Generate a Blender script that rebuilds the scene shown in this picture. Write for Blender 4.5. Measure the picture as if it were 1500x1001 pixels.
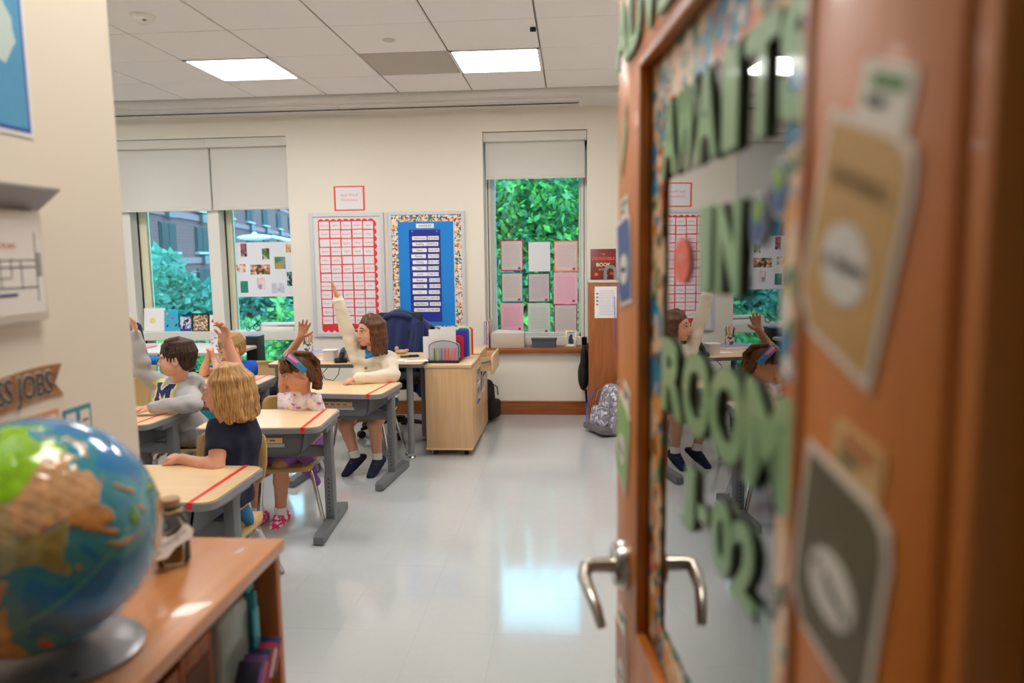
import bpy, bmesh, math, random
import numpy as np
from mathutils import Vector, Matrix
for _o in list(bpy.data.objects): bpy.data.objects.remove(_o)
SC = bpy.context.scene
COL = SC.collection
R90 = math.radians(90)
# ------------------------------------------------------------------ camera (1500 x 1001 frame)
FPX, CX, CY, EYE = 1090.0, 750.0, 500.5, 1.465
def _n(v): return v / np.linalg.norm(v)
_Yd = _n(np.array([838 - CX, 370 - CY, FPX]))
_d = np.array([120.0, 8800.0, FPX]); _d = _n(_d - np.dot(_d, _Yd) * _Yd)
_Xd = np.cross(_d, _Yd)
if _Xd[0] < 0: _Xd = -_Xd
CAMR = np.array([_Xd, _Yd, -_d])
def ray(px, py): return CAMR @ _n(np.array([px - CX, py - CY, FPX]))
def at(px, py, y):                       # the real point at depth y metres into the room
    r = ray(px, py); return Vector((np.array([0, 0, EYE]) + r * (y / r[1])).tolist())
def atz(px, py, z):                      # the real point at height z
    r = ray(px, py); return Vector((np.array([0, 0, EYE]) + r * ((z - EYE) / r[2])).tolist())
cam_d = bpy.data.cameras.new('camera'); cam = bpy.data.objects.new('camera', cam_d); COL.objects.link(cam)
cam.matrix_world = Matrix(((CAMR[0][0], -CAMR[0][1], -CAMR[0][2], 0), (CAMR[1][0], -CAMR[1][1], -CAMR[1][2], 0),
                           (CAMR[2][0], -CAMR[2][1], -CAMR[2][2], EYE), (0, 0, 0, 1)))
cam_d.sensor_width = 36; cam_d.lens = FPX / 1500 * 36; cam_d.clip_start = 0.02
cam_d.dof.use_dof = True; cam_d.dof.focus_distance = 4.3; cam_d.dof.aperture_fstop = 2.3
SC.camera = cam
# ------------------------------------------------------------------ sky, exposure
W = bpy.data.worlds.new('overcast_sky'); SC.world = W; W.use_nodes = True
_bg = W.node_tree.nodes['Background']; _bg.inputs[0].default_value = (0.64, 0.86, 1.0, 1); _bg.inputs[1].default_value = 5.0
SC.view_settings.view_transform = 'Standard'; SC.view_settings.look = 'None'
SC.view_settings.exposure = 0.42; SC.view_settings.gamma = 1.0; SC.view_settings.use_curve_mapping = False
SC.cycles.max_bounces = 8; SC.cycles.diffuse_bounces = 5; SC.cycles.glossy_bounces = 4; SC.cycles.transparent_max_bounces = 12
SC.cycles.transmission_bounces = 6; SC.cycles.sample_clamp_indirect = 6.0
SC.cycles.caustics_reflective = False; SC.cycles.caustics_refractive = False
LAMP = 15.0          # radiance of the ceiling panels
# ------------------------------------------------------------------ materials
def lin(h):
    h = h.lstrip('#'); out = []
    for i in (0, 2, 4):
        c = int(h[i:i + 2], 16) / 255
        out.append(c / 12.92 if c <= 0.04045 else ((c + 0.055) / 1.055) ** 2.4)
    return (*out, 1)
_M = {}
def mat(h, rough=0.55, metal=0.0, spec=0.5, bump=0.0, bscale=60, var=0.0, vscale=8, coat=0.0, sheen=0.0, emit=0, name=None, sub=0.0):
    key = (h, rough, metal, spec, bump, bscale, var, vscale, coat, sheen, emit, sub)
    if key in _M: return _M[key]
    m = bpy.data.materials.new(name or ('m_' + h.strip('#'))); m.use_nodes = True; nt = m.node_tree; p = nt.nodes['Principled BSDF']
    p.inputs['Base Color'].default_value = lin(h); p.inputs['Roughness'].default_value = rough; p.inputs['Metallic'].default_value = metal
    p.inputs['Specular IOR Level'].default_value = spec; p.inputs['Coat Weight'].default_value = coat; p.inputs['Coat Roughness'].default_value = 0.08
    p.inputs['Sheen Weight'].default_value = sheen
    if sub: p.inputs['Subsurface Weight'].default_value = sub; p.inputs['Subsurface Radius'].default_value = (0.012, 0.005, 0.003); p.inputs['Subsurface Scale'].default_value = 1
    if emit: p.inputs['Emission Color'].default_value = lin(h); p.inputs['Emission Strength'].default_value = emit
    if bump or var:
        tc = nt.nodes.new('ShaderNodeTexCoord')
    if bump:
        nz = nt.nodes.new('ShaderNodeTexNoise'); nz.inputs['Scale'].default_value = bscale; nz.inputs['Detail'].default_value = 3
        b = nt.nodes.new('ShaderNodeBump'); b.inputs['Strength'].default_value = bump; b.inputs['Distance'].default_value = 0.01
        nt.links.new(tc.outputs['Object'], nz.inputs['Vector']); nt.links.new(nz.outputs['Fac'], b.inputs['Height']); nt.links.new(b.outputs['Normal'], p.inputs['Normal'])
    if var:
        nz = nt.nodes.new('ShaderNodeTexNoise'); nz.inputs['Scale'].default_value = vscale; nz.inputs['Detail'].default_value = 4
        mx = nt.nodes.new('ShaderNodeMix'); mx.data_type = 'RGBA'
        c = lin(h); mx.inputs[6].default_value = (c[0] * (1 - var), c[1] * (1 - var), c[2] * (1 - var), 1)
        mx.inputs[7].default_value = (min(1, c[0] * (1 + var)), min(1, c[1] * (1 + var)), min(1, c[2] * (1 + var)), 1)
        nt.links.new(tc.outputs['Object'], nz.inputs['Vector']); nt.links.new(nz.outputs['Fac'], mx.inputs[0]); nt.links.new(mx.outputs[2], p.inputs['Base Color'])
    _M[key] = m; return m
def wood(a, b, scale=(1.5, 14, 14), rough=0.4, coat=0.0, dist=2.0):       # grain runs along the axis with the small scale
    key = ('wood', a, b, scale, rough, coat)
    if key in _M: return _M[key]
    m = bpy.data.materials.new('wood'); m.use_nodes = True; nt = m.node_tree; p = nt.nodes['Principled BSDF']
    tc = nt.nodes.new('ShaderNodeTexCoord'); mp = nt.nodes.new('ShaderNodeMapping'); mp.inputs['Scale'].default_value = scale
    nz = nt.nodes.new('ShaderNodeTexNoise'); nz.inputs['Scale'].default_value = 3.0; nz.inputs['Detail'].default_value = 6; nz.inputs['Distortion'].default_value = dist * 0.3
    rp = nt.nodes.new('ShaderNodeValToRGB'); rp.color_ramp.elements[0].color = lin(a); rp.color_ramp.elements[1].color = lin(b)
    rp.color_ramp.elements[0].position = 0.3; rp.color_ramp.elements[1].position = 0.7
    nt.links.new(tc.outputs['Object'], mp.inputs['Vector']); nt.links.new(mp.outputs['Vector'], nz.inputs['Vector'])
    nt.links.new(nz.outputs['Fac'], rp.inputs['Fac']); nt.links.new(rp.outputs['Color'], p.inputs['Base Color'])
    p.inputs['Roughness'].default_value = rough; p.inputs['Coat Weight'].default_value = coat
    _M[key] = m; return m
def spots(base, cols, scale=30, thr=0.62, rough=0.6, soft=0.02):          # printed pattern: blotches of several colours on a ground
    m = bpy.data.materials.new('printed_pattern'); m.use_nodes = True; nt = m.node_tree; p = nt.nodes['Principled BSDF']
    tc = nt.nodes.new('ShaderNodeTexCoord'); prev = None
    for i, c in enumerate(cols):
        mp = nt.nodes.new('ShaderNodeMapping'); mp.inputs['Location'].default_value = (i * 7.3, i * 3.1, i * 5.7)
        nz = nt.nodes.new('ShaderNodeTexNoise'); nz.inputs['Scale'].default_value = scale * (1 + 0.17 * i); nz.inputs['Detail'].default_value = 1
        mr = nt.nodes.new('ShaderNodeMapRange'); mr.inputs['From Min'].default_value = thr; mr.inputs['From Max'].default_value = thr + soft
        mx = nt.nodes.new('ShaderNodeMix'); mx.data_type = 'RGBA'; mx.inputs[7].default_value = lin(c)
        nt.links.new(tc.outputs['Object'], mp.inputs['Vector']); nt.links.new(mp.outputs['Vector'], nz.inputs['Vector'])
        nt.links.new(nz.outputs['Fac'], mr.inputs['Value']); nt.links.new(mr.outputs['Result'], mx.inputs[0])
        if prev is None: mx.inputs[6].default_value = lin(base)
        else: nt.links.new(prev, mx.inputs[6])
        prev = mx.outputs[2]
    nt.links.new(prev, p.inputs['Base Color']); p.inputs['Roughness'].default_value = rough
    return m
def glass(tint='#ffffff', boost=1.0, rough=0.0, name='glass'):             # thin pane: Fresnel mix of clear and mirror
    m = bpy.data.materials.new(name); m.use_nodes = True; nt = m.node_tree; nt.nodes.remove(nt.nodes['Principled BSDF'])
    out = nt.nodes['Material Output']; tr = nt.nodes.new('ShaderNodeBsdfTransparent'); tr.inputs[0].default_value = lin(tint)
    gl = nt.nodes.new('ShaderNodeBsdfGlossy'); gl.inputs['Roughness'].default_value = rough; gl.inputs['Color'].default_value = (1, 1, 1, 1)
    fr = nt.nodes.new('ShaderNodeFresnel'); fr.inputs['IOR'].default_value = 1.5
    mu = nt.nodes.new('ShaderNodeMath'); mu.operation = 'MULTIPLY'; mu.inputs[1].default_value = boost; mu.use_clamp = True
    mx = nt.nodes.new('ShaderNodeMixShader'); nt.links.new(fr.outputs[0], mu.inputs[0]); nt.links.new(mu.outputs[0], mx.inputs[0])
    nt.links.new(tr.outputs[0], mx.inputs[1]); nt.links.new(gl.outputs[0], mx.inputs[2]); nt.links.new(mx.outputs[0], out.inputs['Surface'])
    return m
# ------------------------------------------------------------------ mesh helpers
class B:
    """collects shapes into one bmesh; m = material slot"""
    def __init__(s): s.bm = bmesh.new()
    def _tag(s, faces, m):
        for f in faces: f.material_index = m
    def box(s, c, d, m=0, bev=0.0, rot=None, seg=2):
        r = bmesh.ops.create_cube(s.bm, size=1); vs = r['verts']
        bmesh.ops.scale(s.bm, vec=d, verts=vs)
        if bev:
            es = {e for v in vs for e in v.link_edges}
            q = bmesh.ops.bevel(s.bm, geom=list(es), offset=min(bev, min(d) * 0.49), segments=seg, affect='EDGES', profile=0.5)
            vs = list({v for f in q['faces'] for v in f.verts} | {v for v in vs if v.is_valid})
        fs = {f for v in vs for f in v.link_faces}
        M = Matrix.Translation(c)
        if rot is not None: M = M @ (Matrix.Rotation(rot, 4, 'Z') if isinstance(rot, (int, float)) else rot.to_4x4())
        bmesh.ops.transform(s.bm, matrix=M, verts=vs); s._tag(fs, m); return s
    def cyl(s, a, b, r, r2=None, seg=16, m=0, cap=True):
        a, b = Vector(a), Vector(b); r2 = r if r2 is None else r2; ax = (b - a)
        q = bmesh.ops.create_cone(s.bm, cap_ends=cap, segments=seg, radius1=r, radius2=r2, depth=ax.length)
        M = Matrix.Translation((a + b) / 2) @ ax.to_track_quat('Z', 'Y').to_matrix().to_4x4()
        bmesh.ops.transform(s.bm, matrix=M, verts=q['verts']); s._tag({f for v in q['verts'] for f in v.link_faces}, m); return s
    def ell(s, c, r, m=0, rot=None, u=16, v=10):
        q = bmesh.ops.create_uvsphere(s.bm, u_segments=u, v_segments=v, radius=1); r = (r, r, r) if isinstance(r, (int, float)) else r
        M = Matrix.Translation(c) @ (rot.to_4x4() if rot is not None else Matrix.Identity(4)) @ Matrix.Diagonal((*r, 1))
        bmesh.ops.transform(s.bm, matrix=M, verts=q['verts']); s._tag({f for v_ in q['verts'] for f in v_.link_faces}, m); return s
    def tube(s, pts, r, seg=8, m=0, closed=False, cap=True):
        pts = [Vector(p) for p in pts]; n = len(pts); rs = r if isinstance(r, (list, tuple)) else [r] * n; rings = []; up = None
        for i, p in enumerate(pts):
            if closed: t = pts[(i + 1) % n] - pts[i - 1]
            else: t = pts[min(i + 1, n - 1)] - pts[max(i - 1, 0)]
            t.normalize()
            if up is None:
                up = Vector((0, 0, 1)) if abs(t.z) < 0.9 else Vector((1, 0, 0))
            up = (up - t * up.dot(t)).normalized(); sd = t.cross(up)
            rings.append([s.bm.verts.new(p + (up * math.cos(2 * math.pi * k / seg) + sd * math.sin(2 * math.pi * k / seg)) * rs[i]) for k in range(seg)])
        for i in range(n if closed else n - 1):
            A, Bq = rings[i], rings[(i + 1) % n]
            for k in range(seg):
                f = s.bm.faces.new((A[k], A[(k + 1) % seg], Bq[(k + 1) % seg], Bq[k])); f.material_index = m
        if cap and not closed:
            for rg in (rings[0][::-1], rings[-1]):
                f = s.bm.faces.new(rg); f.material_index = m
        return s
    def lathe(s, prof, c=(0, 0, 0), seg=24, m=0, ax=None):
        c = Vector(c); rings = []
        Q = ax.to_4x4() if ax is not None else Matrix.Identity(4)
        for (r, z) in prof:
            r = max(r, 1e-5); rings.append([s.bm.verts.new(c + (Q @ Vector((r * math.cos(2 * math.pi * k / seg), r * math.sin(2 * math.pi * k / seg), z)))) for k in range(seg)])
        for A, Bq in zip(rings, rings[1:]):
            for k in range(seg):
                f = s.bm.faces.new((A[k], A[(k + 1) % seg], Bq[(k + 1) % seg], Bq[k])); f.material_index = m
        return s
    def prism(s, out, t, M=None, m=0, ms=None):                # 2-D outline (CCW) extruded from z=0 to z=t, then moved by M
        M = M or Matrix.Identity(4)
        lo = [s.bm.verts.new(M @ Vector((x, y, 0))) for x, y in out]; hi = [s.bm.verts.new(M @ Vector((x, y, t))) for x, y in out]; n = len(out)
        f = s.bm.faces.new(lo[::-1]); f.material_index = m
        f = s.bm.faces.new(hi); f.material_index = m
        for i in range(n):
            f = s.bm.faces.new((lo[i], lo[(i + 1) % n], hi[(i + 1) % n], hi[i])); f.material_index = m if ms is None else ms
        return s
    def quad(s, a, b, c, d, m=0):
        f = s.bm.faces.new([s.bm.verts.new(Vector(p)) for p in (a, b, c, d)]); f.material_index = m; return s
    def build(s, name, mats, parent=None, loc=(0, 0, 0), rot=(0, 0, 0), smooth=True, angle=35, norm=True):
        if norm: bmesh.ops.recalc_face_normals(s.bm, faces=s.bm.faces)
        me = bpy.data.meshes.new(name); s.bm.to_mesh(me); s.bm.free()
        return link(name, me, mats, parent, loc, rot, smooth, angle)
def link(name, me, mats, parent=None, loc=(0, 0, 0), rot=(0, 0, 0), smooth=True, angle=35):
    for m in (mats if isinstance(mats, (list, tuple)) else [mats]): me.materials.append(m)
    if smooth:
        me.polygons.foreach_set('use_smooth', [True] * len(me.polygons))
        if angle: me.set_sharp_from_angle(angle=math.radians(angle))
    o = bpy.data.objects.new(name, me); COL.objects.link(o); o.location = loc; o.rotation_euler = rot
    if parent is not None: o.parent = parent
    return o
def tag(o, label=None, cat=None, group=None, kind=None):
    if label: o['label'] = label
    if cat: o['category'] = cat
    if group: o['group'] = group
    if kind: o['kind'] = kind
    return o
def thing(name, label, cat, loc=(0, 0, 0), rz=0.0, group=None, rot=None):
    o = bpy.data.objects.new(name, None); COL.objects.link(o); o.location = loc; o.rotation_euler = rot or (0, 0, rz); o.empty_display_size = 0.05
    return tag(o, label, cat, group)
def struct(o): o['kind'] = 'structure'; return o
def copy_tree(o, parent=None):
    c = o.copy(); COL.objects.link(c)
    if parent is not None: c.parent = parent
    for ch in list(o.children): copy_tree(ch, c)
    return c
def rrect(w, h, r, n=5, x0=0, y0=0):                       # rounded rectangle outline centred at x0,y0
    out = []
    for (sx, sy, a0) in ((1, 1, 0), (-1, 1, 90), (-1, -1, 180), (1, -1, 270)):
        for k in range(n + 1):
            a = math.radians(a0 + 90 * k / n); out.append((x0 + sx * (w / 2 - r) + r * math.cos(a), y0 + sy * (h / 2 - r) + r * math.sin(a)))
    return out
def ellipse(rx, ry, n=28, x0=0, y0=0): return [(x0 + rx * math.cos(2 * math.pi * k / n), y0 + ry * math.sin(2 * math.pi * k / n)) for k in range(n)]
_txt = {}
def text_mesh(s, size, ext=0.0005, align='CENTER', bold=0.0, res=3):
    c = bpy.data.curves.new('lettering', 'FONT'); c.body = s; c.size = size; c.extrude = ext; c.align_x = align; c.align_y = 'CENTER'; c.offset = bold; c.resolution_u = res
    o = bpy.data.objects.new('lettering', c); COL.objects.link(o)
    me = bpy.data.meshes.new_from_object(o.evaluated_get(bpy.context.evaluated_depsgraph_get()))
    bpy.data.objects.remove(o); bpy.data.curves.remove(c); return me
def text(s, size, m, parent, loc, rot, ext=0.0005, align='CENTER', bold=0.0, name='lettering', sx=1.0):
    o = link(name, text_mesh(s, size, ext, align, bold), m, parent, loc, rot, smooth=False); o.scale = (sx, 1, 1); return o
BACK = (R90, 0, 0)                 # something flat on the back wall: local x -> +X, y -> up, z -> toward the room
# ------------------------------------------------------------------ shared materials
PAINT = mat('#ece5d8', 0.75, spec=0.25, bump=0.03, bscale=180, name='cream_wall_paint')
WHITE = mat('#f2f1ee', 0.5); OFFWHITE = mat('#e6e3dc', 0.6); PAPER = mat('#f4f2f2', 0.7, spec=0.3); BLACK = mat('#0e0f12', 0.5); DARK = mat('#24262b', 0.6)
GREY = mat('#76777a', 0.45); CHROME = mat('#c9c9cb', 0.16, metal=1.0); STEEL = mat('#a8a8ab', 0.3, metal=1.0); ALU = mat('#dadde4', 0.4, metal=0.3)
CHERRY = wood('#8e4c22', '#a9602f', (1.2, 12, 12), 0.35); CHERRY_V = wood('#935226', '#ad6633', (12, 12, 1.0), 0.38)
MAPLE = wood('#dcb88c', '#e6c69c', (1.0, 10, 10), 0.35); MAPLE_V = wood('#d3a97c', '#deb98d', (14, 14, 0.8), 0.4)
WINFRAME = mat('#e4e3dc', 0.45); CREAMFRAME = mat('#ece6c8', 0.45); GLASS = glass('#d2f0f6', 1.0, name='window_glass'); CLEAR = glass('#f4f8f8', 1.2, name='clear_plastic')
YB = 6.675; ZC = 2.769; YG = 6.93
# floor
def vinyl():
    m = mat('#c4c8ca', 0.10, spec=0.5, var=0.035, vscale=22, coat=0.25, name='polished_vinyl_tile'); return m
VINYL = vinyl()
fl = struct(B().box((-2.2, 2.6, -0.0515), (7.6, 9.2, 0.1)).build('floor', mat('#bdbcb8', 0.25)))
tb = B().box((0, 0, -0.00075), (0.3046, 0.3046, 0.0015)); tile0 = tb.build('floor_tile', VINYL, fl); tile_me = tile0.data
first = True
for i in range(10):
    for j in range(18):
        o = tile0 if first else bpy.data.objects.new('floor_tile', tile_me)
        if not first: COL.objects.link(o); o.parent = fl
        o.location = (-2.44 + 0.305 * i + 0.1525, 1.19 + 0.305 * j + 0.1525, 0); first = False
# ceiling: suspended grid and lay-in tiles, each its own piece
CEIL = mat('#f4f1f1', 0.85, spec=0.15, bump=0.05, bscale=240, name='ceiling_board'); GRID = mat('#7a7571', 0.6)
GX = [-0.2 - 0.5965 * k for k in range(-2, 9)]; GY = [4.947 - 0.604 * k for k in range(-2, 6)]
cl = struct(B().box((-2.2, 2.6, ZC + 0.16), (7.6, 9.4, 0.06)).box((-2.2, -0.02, ZC + 0.02), (7.6, 3.86, 0.04)).build('ceiling', CEIL))
for g in GX: B().box((g, 4.05, ZC + 0.012), (0.024, 4.3, 0.006)).build('ceiling_grid_bar', GRID, cl)
for g in GY[1:] + [6.135]: B().box((-2.2, g, ZC + 0.014), (6.2, 0.024, 0.006)).build('ceiling_grid_bar', GRID, cl)
def slab(w, d):
    b = B(); b.box((0, 0, 0.009), (w, d, 0.018), bev=0.004, seg=1); return b
LIGHTS = [(0, 1), (3, 1), (0, 4), (3, 4), (6, 1), (6, 4)]        # (column, row) cells that hold light panels
GREYTILE = (1, 1)
tm = slab(0.586, 0.594).build('ceiling_tile', CEIL, cl); tme = tm.data; tshort = None; used = False
greym = mat('#bdb5ac', 0.8)
for ci in range(-2, 8):
    x = -0.2 - 0.5965 * (ci + 0.5)
    for rj in range(0, 7):
        y0 = 6.135 if rj == 0 else GY[2] + 0.604 * 2 - 0.604 * rj
        if rj == 0: yc, d = (5.551 + 6.128) / 2, 0.567
        else: yc, d = 5.551 - 0.604 * (rj - 0.5), 0.594
        if (ci, rj) in LIGHTS: continue
        if (ci, rj) == GREYTILE:
            slab(0.586, 0.594).build('ceiling_tile', greym, cl, (x, yc, ZC)); continue
        if rj == 0:
            if tshort is None: o = slab(0.586, d).build('ceiling_tile', CEIL, cl); tshort = o.data
            else: o = bpy.data.objects.new('ceiling_tile', tshort); COL.objects.link(o); o.parent = cl
        elif not used: o = tm; used = True
        else: o = bpy.data.objects.new('ceiling_tile', tme); COL.objects.link(o); o.parent = cl
        o.location = (x, yc, ZC)
LENS = mat('#fffcf8', 0.4, emit=LAMP, name='light_diffuser')
LNAME = {(0, 1): 'square white ceiling light panel in front of the narrow window', (3, 1): 'square white ceiling light panel toward the wide window on the left',
         (0, 4): 'square white ceiling light panel overhead nearest the open door', (3, 4): 'square white ceiling light panel above the nearest desks',
         (6, 1): 'square white ceiling light panel in the far left corner of the room', (6, 4): 'square white ceiling light panel at the left over the teaching area'}
for (ci, rj) in LIGHTS:
    x = -0.2 - 0.5965 * (ci + 0.5); yc = 5.551 - 0.604 * (rj - 0.5)
    t = thing('ceiling_light', LNAME[(ci, rj)], 'light', (x, yc, ZC), group='recessed ceiling light panels')
    f = B()
    for sx in (-1, 1): f.box((sx * 0.287, 0, 0.006), (0.02, 0.594, 0.02)); f.box((0, sx * 0.288, 0.006), (0.586, 0.018, 0.02))
    f.build('frame', WHITE, t)
    B().box((0, 0, 0.012), (0.556, 0.56, 0.008)).build('diffuser', LENS, t)
for (x, y, lb) in ((-0.42, 1.25, 'square white ceiling light panel over the entry between shelf and door'),):
    t = thing('ceiling_light', lb, 'light', (x, y, ZC), group='recessed ceiling light panels')
    f = B()
    for sx in (-1, 1): f.box((sx * 0.287, 0, -0.004), (0.02, 0.594, 0.008)); f.box((0, sx * 0.288, -0.004), (0.554, 0.018, 0.008))
    f.build('frame', WHITE, t); B().box((0, 0, -0.003), (0.554, 0.558, 0.004)).build('diffuser', mat('#fff6e8', 0.4, emit=LAMP * 0.85, name='light_diffuser_soft'), t)
# lowered strip along the windows and its linear air slot
struct(B().box((-2.2, 6.52, ZC + 0.055), (7.6, 0.77, 0.21)).build('trim_1', mat('#dedad6', 0.8)))
ZS = ZC - 0.05
t = thing('air_diffuser', 'long white linear air diffuser with a dark slot in ceiling strip', 'vent', (-2.15, 6.43, ZS))
b = B()
for (xa, xb) in ((-2.2, 0.17), (0.18, 2.215)):
    b.box(((xa + xb) / 2, -0.085, -0.006), (xb - xa, 0.13, 0.012), bev=0.002); b.box(((xa + xb) / 2, 0.09, -0.006), (xb - xa, 0.12, 0.012), bev=0.002)
b.build('slat_panel', mat('#d4d0cb', 0.6), t)
B().box((0, 0.004, -0.0135), (4.4, 0.022, 0.004)).build('slot', BLACK, t)
b = B(); b.box((0, -0.165, -0.008), (4.46, 0.025, 0.016)).box((0, 0.165, -0.008), (4.46, 0.025, 0.016)).box((2.225, 0, -0.008), (0.02, 0.33, 0.016)).build('frame', mat('#e2deda', 0.6), t)
t = thing('smoke_detector', 'round white smoke detector on ceiling near the left wall', 'detector', (-2.31, 4.03, ZC))
B().lathe([(0, -0.042), (0.03, -0.042), (0.052, -0.03), (0.06, -0.012), (0.065, 0.0)], seg=24).build('housing', OFFWHITE, t); B().ell((0.025, -0.03, -0.032), (0.012, 0.012, 0.008)).build('sensor', mat('#8c8278', 0.5), t)
t = tag(B().lathe([(0, -0.006), (0.035, -0.006), (0.042, 0.0)], c=(-1.11, 4.65, ZC), seg=24).build('sprinkler_cover', mat('#d3cdc8', 0.6)), 'small round white sprinkler cover plate on a ceiling tile', 'sprinkler')
tag(B().box((-0.222, 4.51, ZC - 0.012), (0.035, 0.02, 0.024), bev=0.004).cyl((-0.222, 4.51, ZC), (-0.222, 4.51, ZC - 0.02), 0.004).build('ceiling_hook', BLACK), 'small black clip hanging from the ceiling grid', 'hook')
# walls
W2 = (-0.785, 0.134, 0.612, 2.53); W1 = (-5.1, -2.563, 0.10, 2.54)
b = B()
def wb(x0, x1, z0, z1): b.box(((x0 + x1) / 2, YB + 0.17, (z0 + z1) / 2), (x1 - x0, 0.34, z1 - z0))
wb(-6.0, W1[0], 0, ZC); wb(W1[1], W2[0], 0, ZC); wb(W2[1], 1.7, 0, ZC); wb(W2[0], W2[1], 0, W2[2]); wb(W2[0], W2[1], W2[3], ZC); wb(W1[0], W1[1], 0, W1[2]); wb(W1[0], W1[1], W1[3], ZC)
struct(b.build('wall_back', PAINT, smooth=False))
struct(B().box((0.95, 3.5, ZC / 2), (0.2, 6.4, ZC)).build('wall_right', PAINT, smooth=False))
struct(B().box((-5.95, 2.6, ZC / 2), (0.1, 9.0, ZC)).build('wall_left', PAINT, smooth=False))
struct(B().box((-1.045, 0.72, ZC / 2), (0.16, 1.66, ZC)).build('wall_entry', PAINT, smooth=False))
struct(B().box((-3.5, -0.18, ZC / 2), (5.0, 0.14, ZC)).build('wall_front', PAINT, smooth=False))
MAROON = mat('#4a1f2a', 0.7)
struct(B().box((0.69, 0.345, ZC / 2), (0.94, 0.04, ZC)).build('wall_hall', MAROON, smooth=False))
struct(B().box((-2.2, -1.95, ZC / 2), (7.6, 0.1, ZC)).build('wall_rear', mat('#d8cfbf', 0.8), smooth=False))
struct(B().box((1.6, -0.8, ZC / 2), (0.1, 2.4, ZC)).build('wall_hall_end', mat('#6b3a3c', 0.8), smooth=False))
# baseboards, sill
bb = struct(B().box((-1.22, YB - 0.011, 0.058), (2.68, 0.022, 0.116), bev=0.003).box((-1.22, YB - 0.014, 0.118), (2.68, 0.028, 0.014), bev=0.004).build('baseboard_back', CHERRY))
struct(B().box((0.846, 3.4, 0.06), (0.012, 6.3, 0.12)).build('baseboard_right', CHERRY))
# ---- window 2 (narrow, right)
def frame_bars(rects, y0, y1, m, name, parent):
    b = B()
    for (x0, x1, z0, z1) in rects: b.box(((x0 + x1) / 2, (y0 + y1) / 2, (z0 + z1) / 2), (x1 - x0, y1 - y0, z1 - z0), bev=0.004, seg=1)
    return b.build(name, m, parent)
w2 = bpy.data.objects.new('window_2', None); COL.objects.link(w2); struct(w2)
xa, xb = at(727, 400, YG)[0], at(848, 400, YG)[0]; xl, xr = W2[0] - 0.02, W2[1] + 0.02
zb = at(790, 487, YG)[2]
frame_bars([(xl, xa - 0.035, 0.6, 2.54), (xb + 0.02, xr, 0.6, 2.54), (xl, xr, 2.4, 2.54), (xl, xr, 0.6, zb - 0.035)], YG - 0.05, YG + 0.05, WINFRAME, 'window_frame', w2)
frame_bars([(xa - 0.035, xa, zb - 0.035, 2.4), (xb, xb + 0.02, zb - 0.035, 2.4), (xa - 0.03, xb + 0.02, zb - 0.035, zb)], YG - 0.03, YG + 0.04, mat('#cfd3d0', 0.5), 'sash', w2)
B().box(((xa + xb) / 2, YG + 0.01, (zb + 2.45) / 2), (xb - xa + 0.02, 0.006, 2.5 - zb)).build('pane', GLASS, w2)
frame_bars([(xl + 0.035, xl + 0.042, 0.62, 2.3), (xb + 0.045, xb + 0.05, 0.62, 2.3)], YG - 0.056, YG - 0.05, DARK, 'seal', w2)
zw = W2[2]
sill = struct(B().box(((W2[0] + W2[1]) / 2 - 0.005, 6.755, zw - 0.021), (W2[1] - W2[0] + 0.03, 0.27, 0.042), bev=0.006).build('trim_2', CHERRY))
def blind(name, label, x0, x1, z0, z1, y, zv):
    t = thing(name, label, 'blind', ((x0 + x1) / 2, y, z1)); w = x1 - x0
    B().box((0, 0, (zv - z1) / 2), (w + 0.02, 0.08, z1 - zv), bev=0.006).build('head_box', mat('#dcd8cf', 0.6), t)
    B().box((0, 0.01, (z0 + zv - 2 * z1) / 2), (w - 0.015, 0.003, zv - z0)).build('shade', SHADE, t)
    B().box((0, 0.008, z0 - z1 - 0.008), (w - 0.012, 0.016, 0.03), bev=0.006).build('hem_bar', mat('#d9d5cd', 0.6), t)
    return t
def shade_mat():
    m = mat('#e9e6df', 0.85, spec=0.1, name='roller_fabric'); nt = m.node_tree; p = nt.nodes['Principled BSDF']; out = nt.nodes['Material Output']
    tl = nt.nodes.new('ShaderNodeBsdfTranslucent'); tl.inputs[0].default_value = (0.8, 0.78, 0.74, 1); mx = nt.nodes.new('ShaderNodeMixShader'); mx.inputs[0].default_value = 0.2
    nt.links.new(p.outputs[0], mx.inputs[1]); nt.links.new(tl.outputs[0], mx.inputs[2]); nt.links.new(mx.outputs[0], out.inputs['Surface']); return m
SHADE = shade_mat()
blind('roller_blind', 'white roller blind pulled a third down over the narrow window', W2[0] + 0.012, W2[1] - 0.012, at(790, 258, 6.74)[2], 2.525, 6.735, at(790, 206, 6.7)[2])
# ---- window 1 (wide, left)
w1 = bpy.data.objects.new('window_1', None); COL.objects.link(w1); struct(w1)
mz0, mz1 = 0.1, 2.54
def mull(p0, p1, ps0, ps1):
    a, c = at(p0, 400, 6.76)[0], at(p1, 400, 6.76)[0]
    frame_bars([(a, c, mz0, mz1)], 6.76, 6.875, WINFRAME, 'mullion', w1)
    frame_bars([(a, c + 0.004, mz0, mz1)], 6.875, 6.899, DARK, 'gasket', w1)
    s0, s1 = at(ps0, 400, 6.9)[0], at(ps1, 400, 6.9)[0]
    frame_bars([(a, s1, mz0, mz1)], 6.90, 6.96, CREAMFRAME, 'sash_stile', w1)
    return a, c, s1
m1 = mull(183, 196, 209, 219); m2 = mull(308, 325, 336, 343.5)
frame_bars([(W1[0] - 0.02, W1[0] + 0.1, mz0, mz1), (W1[0], W1[1], 0.08, 0.16), (W1[0], W1[1], 2.45, 2.56)], 6.86, 6.96, WINFRAME, 'window_frame', w1)
zr0, zr1 = at(400, 498, 6.78)[2], at(400, 485, 6.78)[2]
frame_bars([(W1[0], W1[1], zr0, zr1)], 6.73, 6.93, WINFRAME, 'window_rail', w1)
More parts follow.
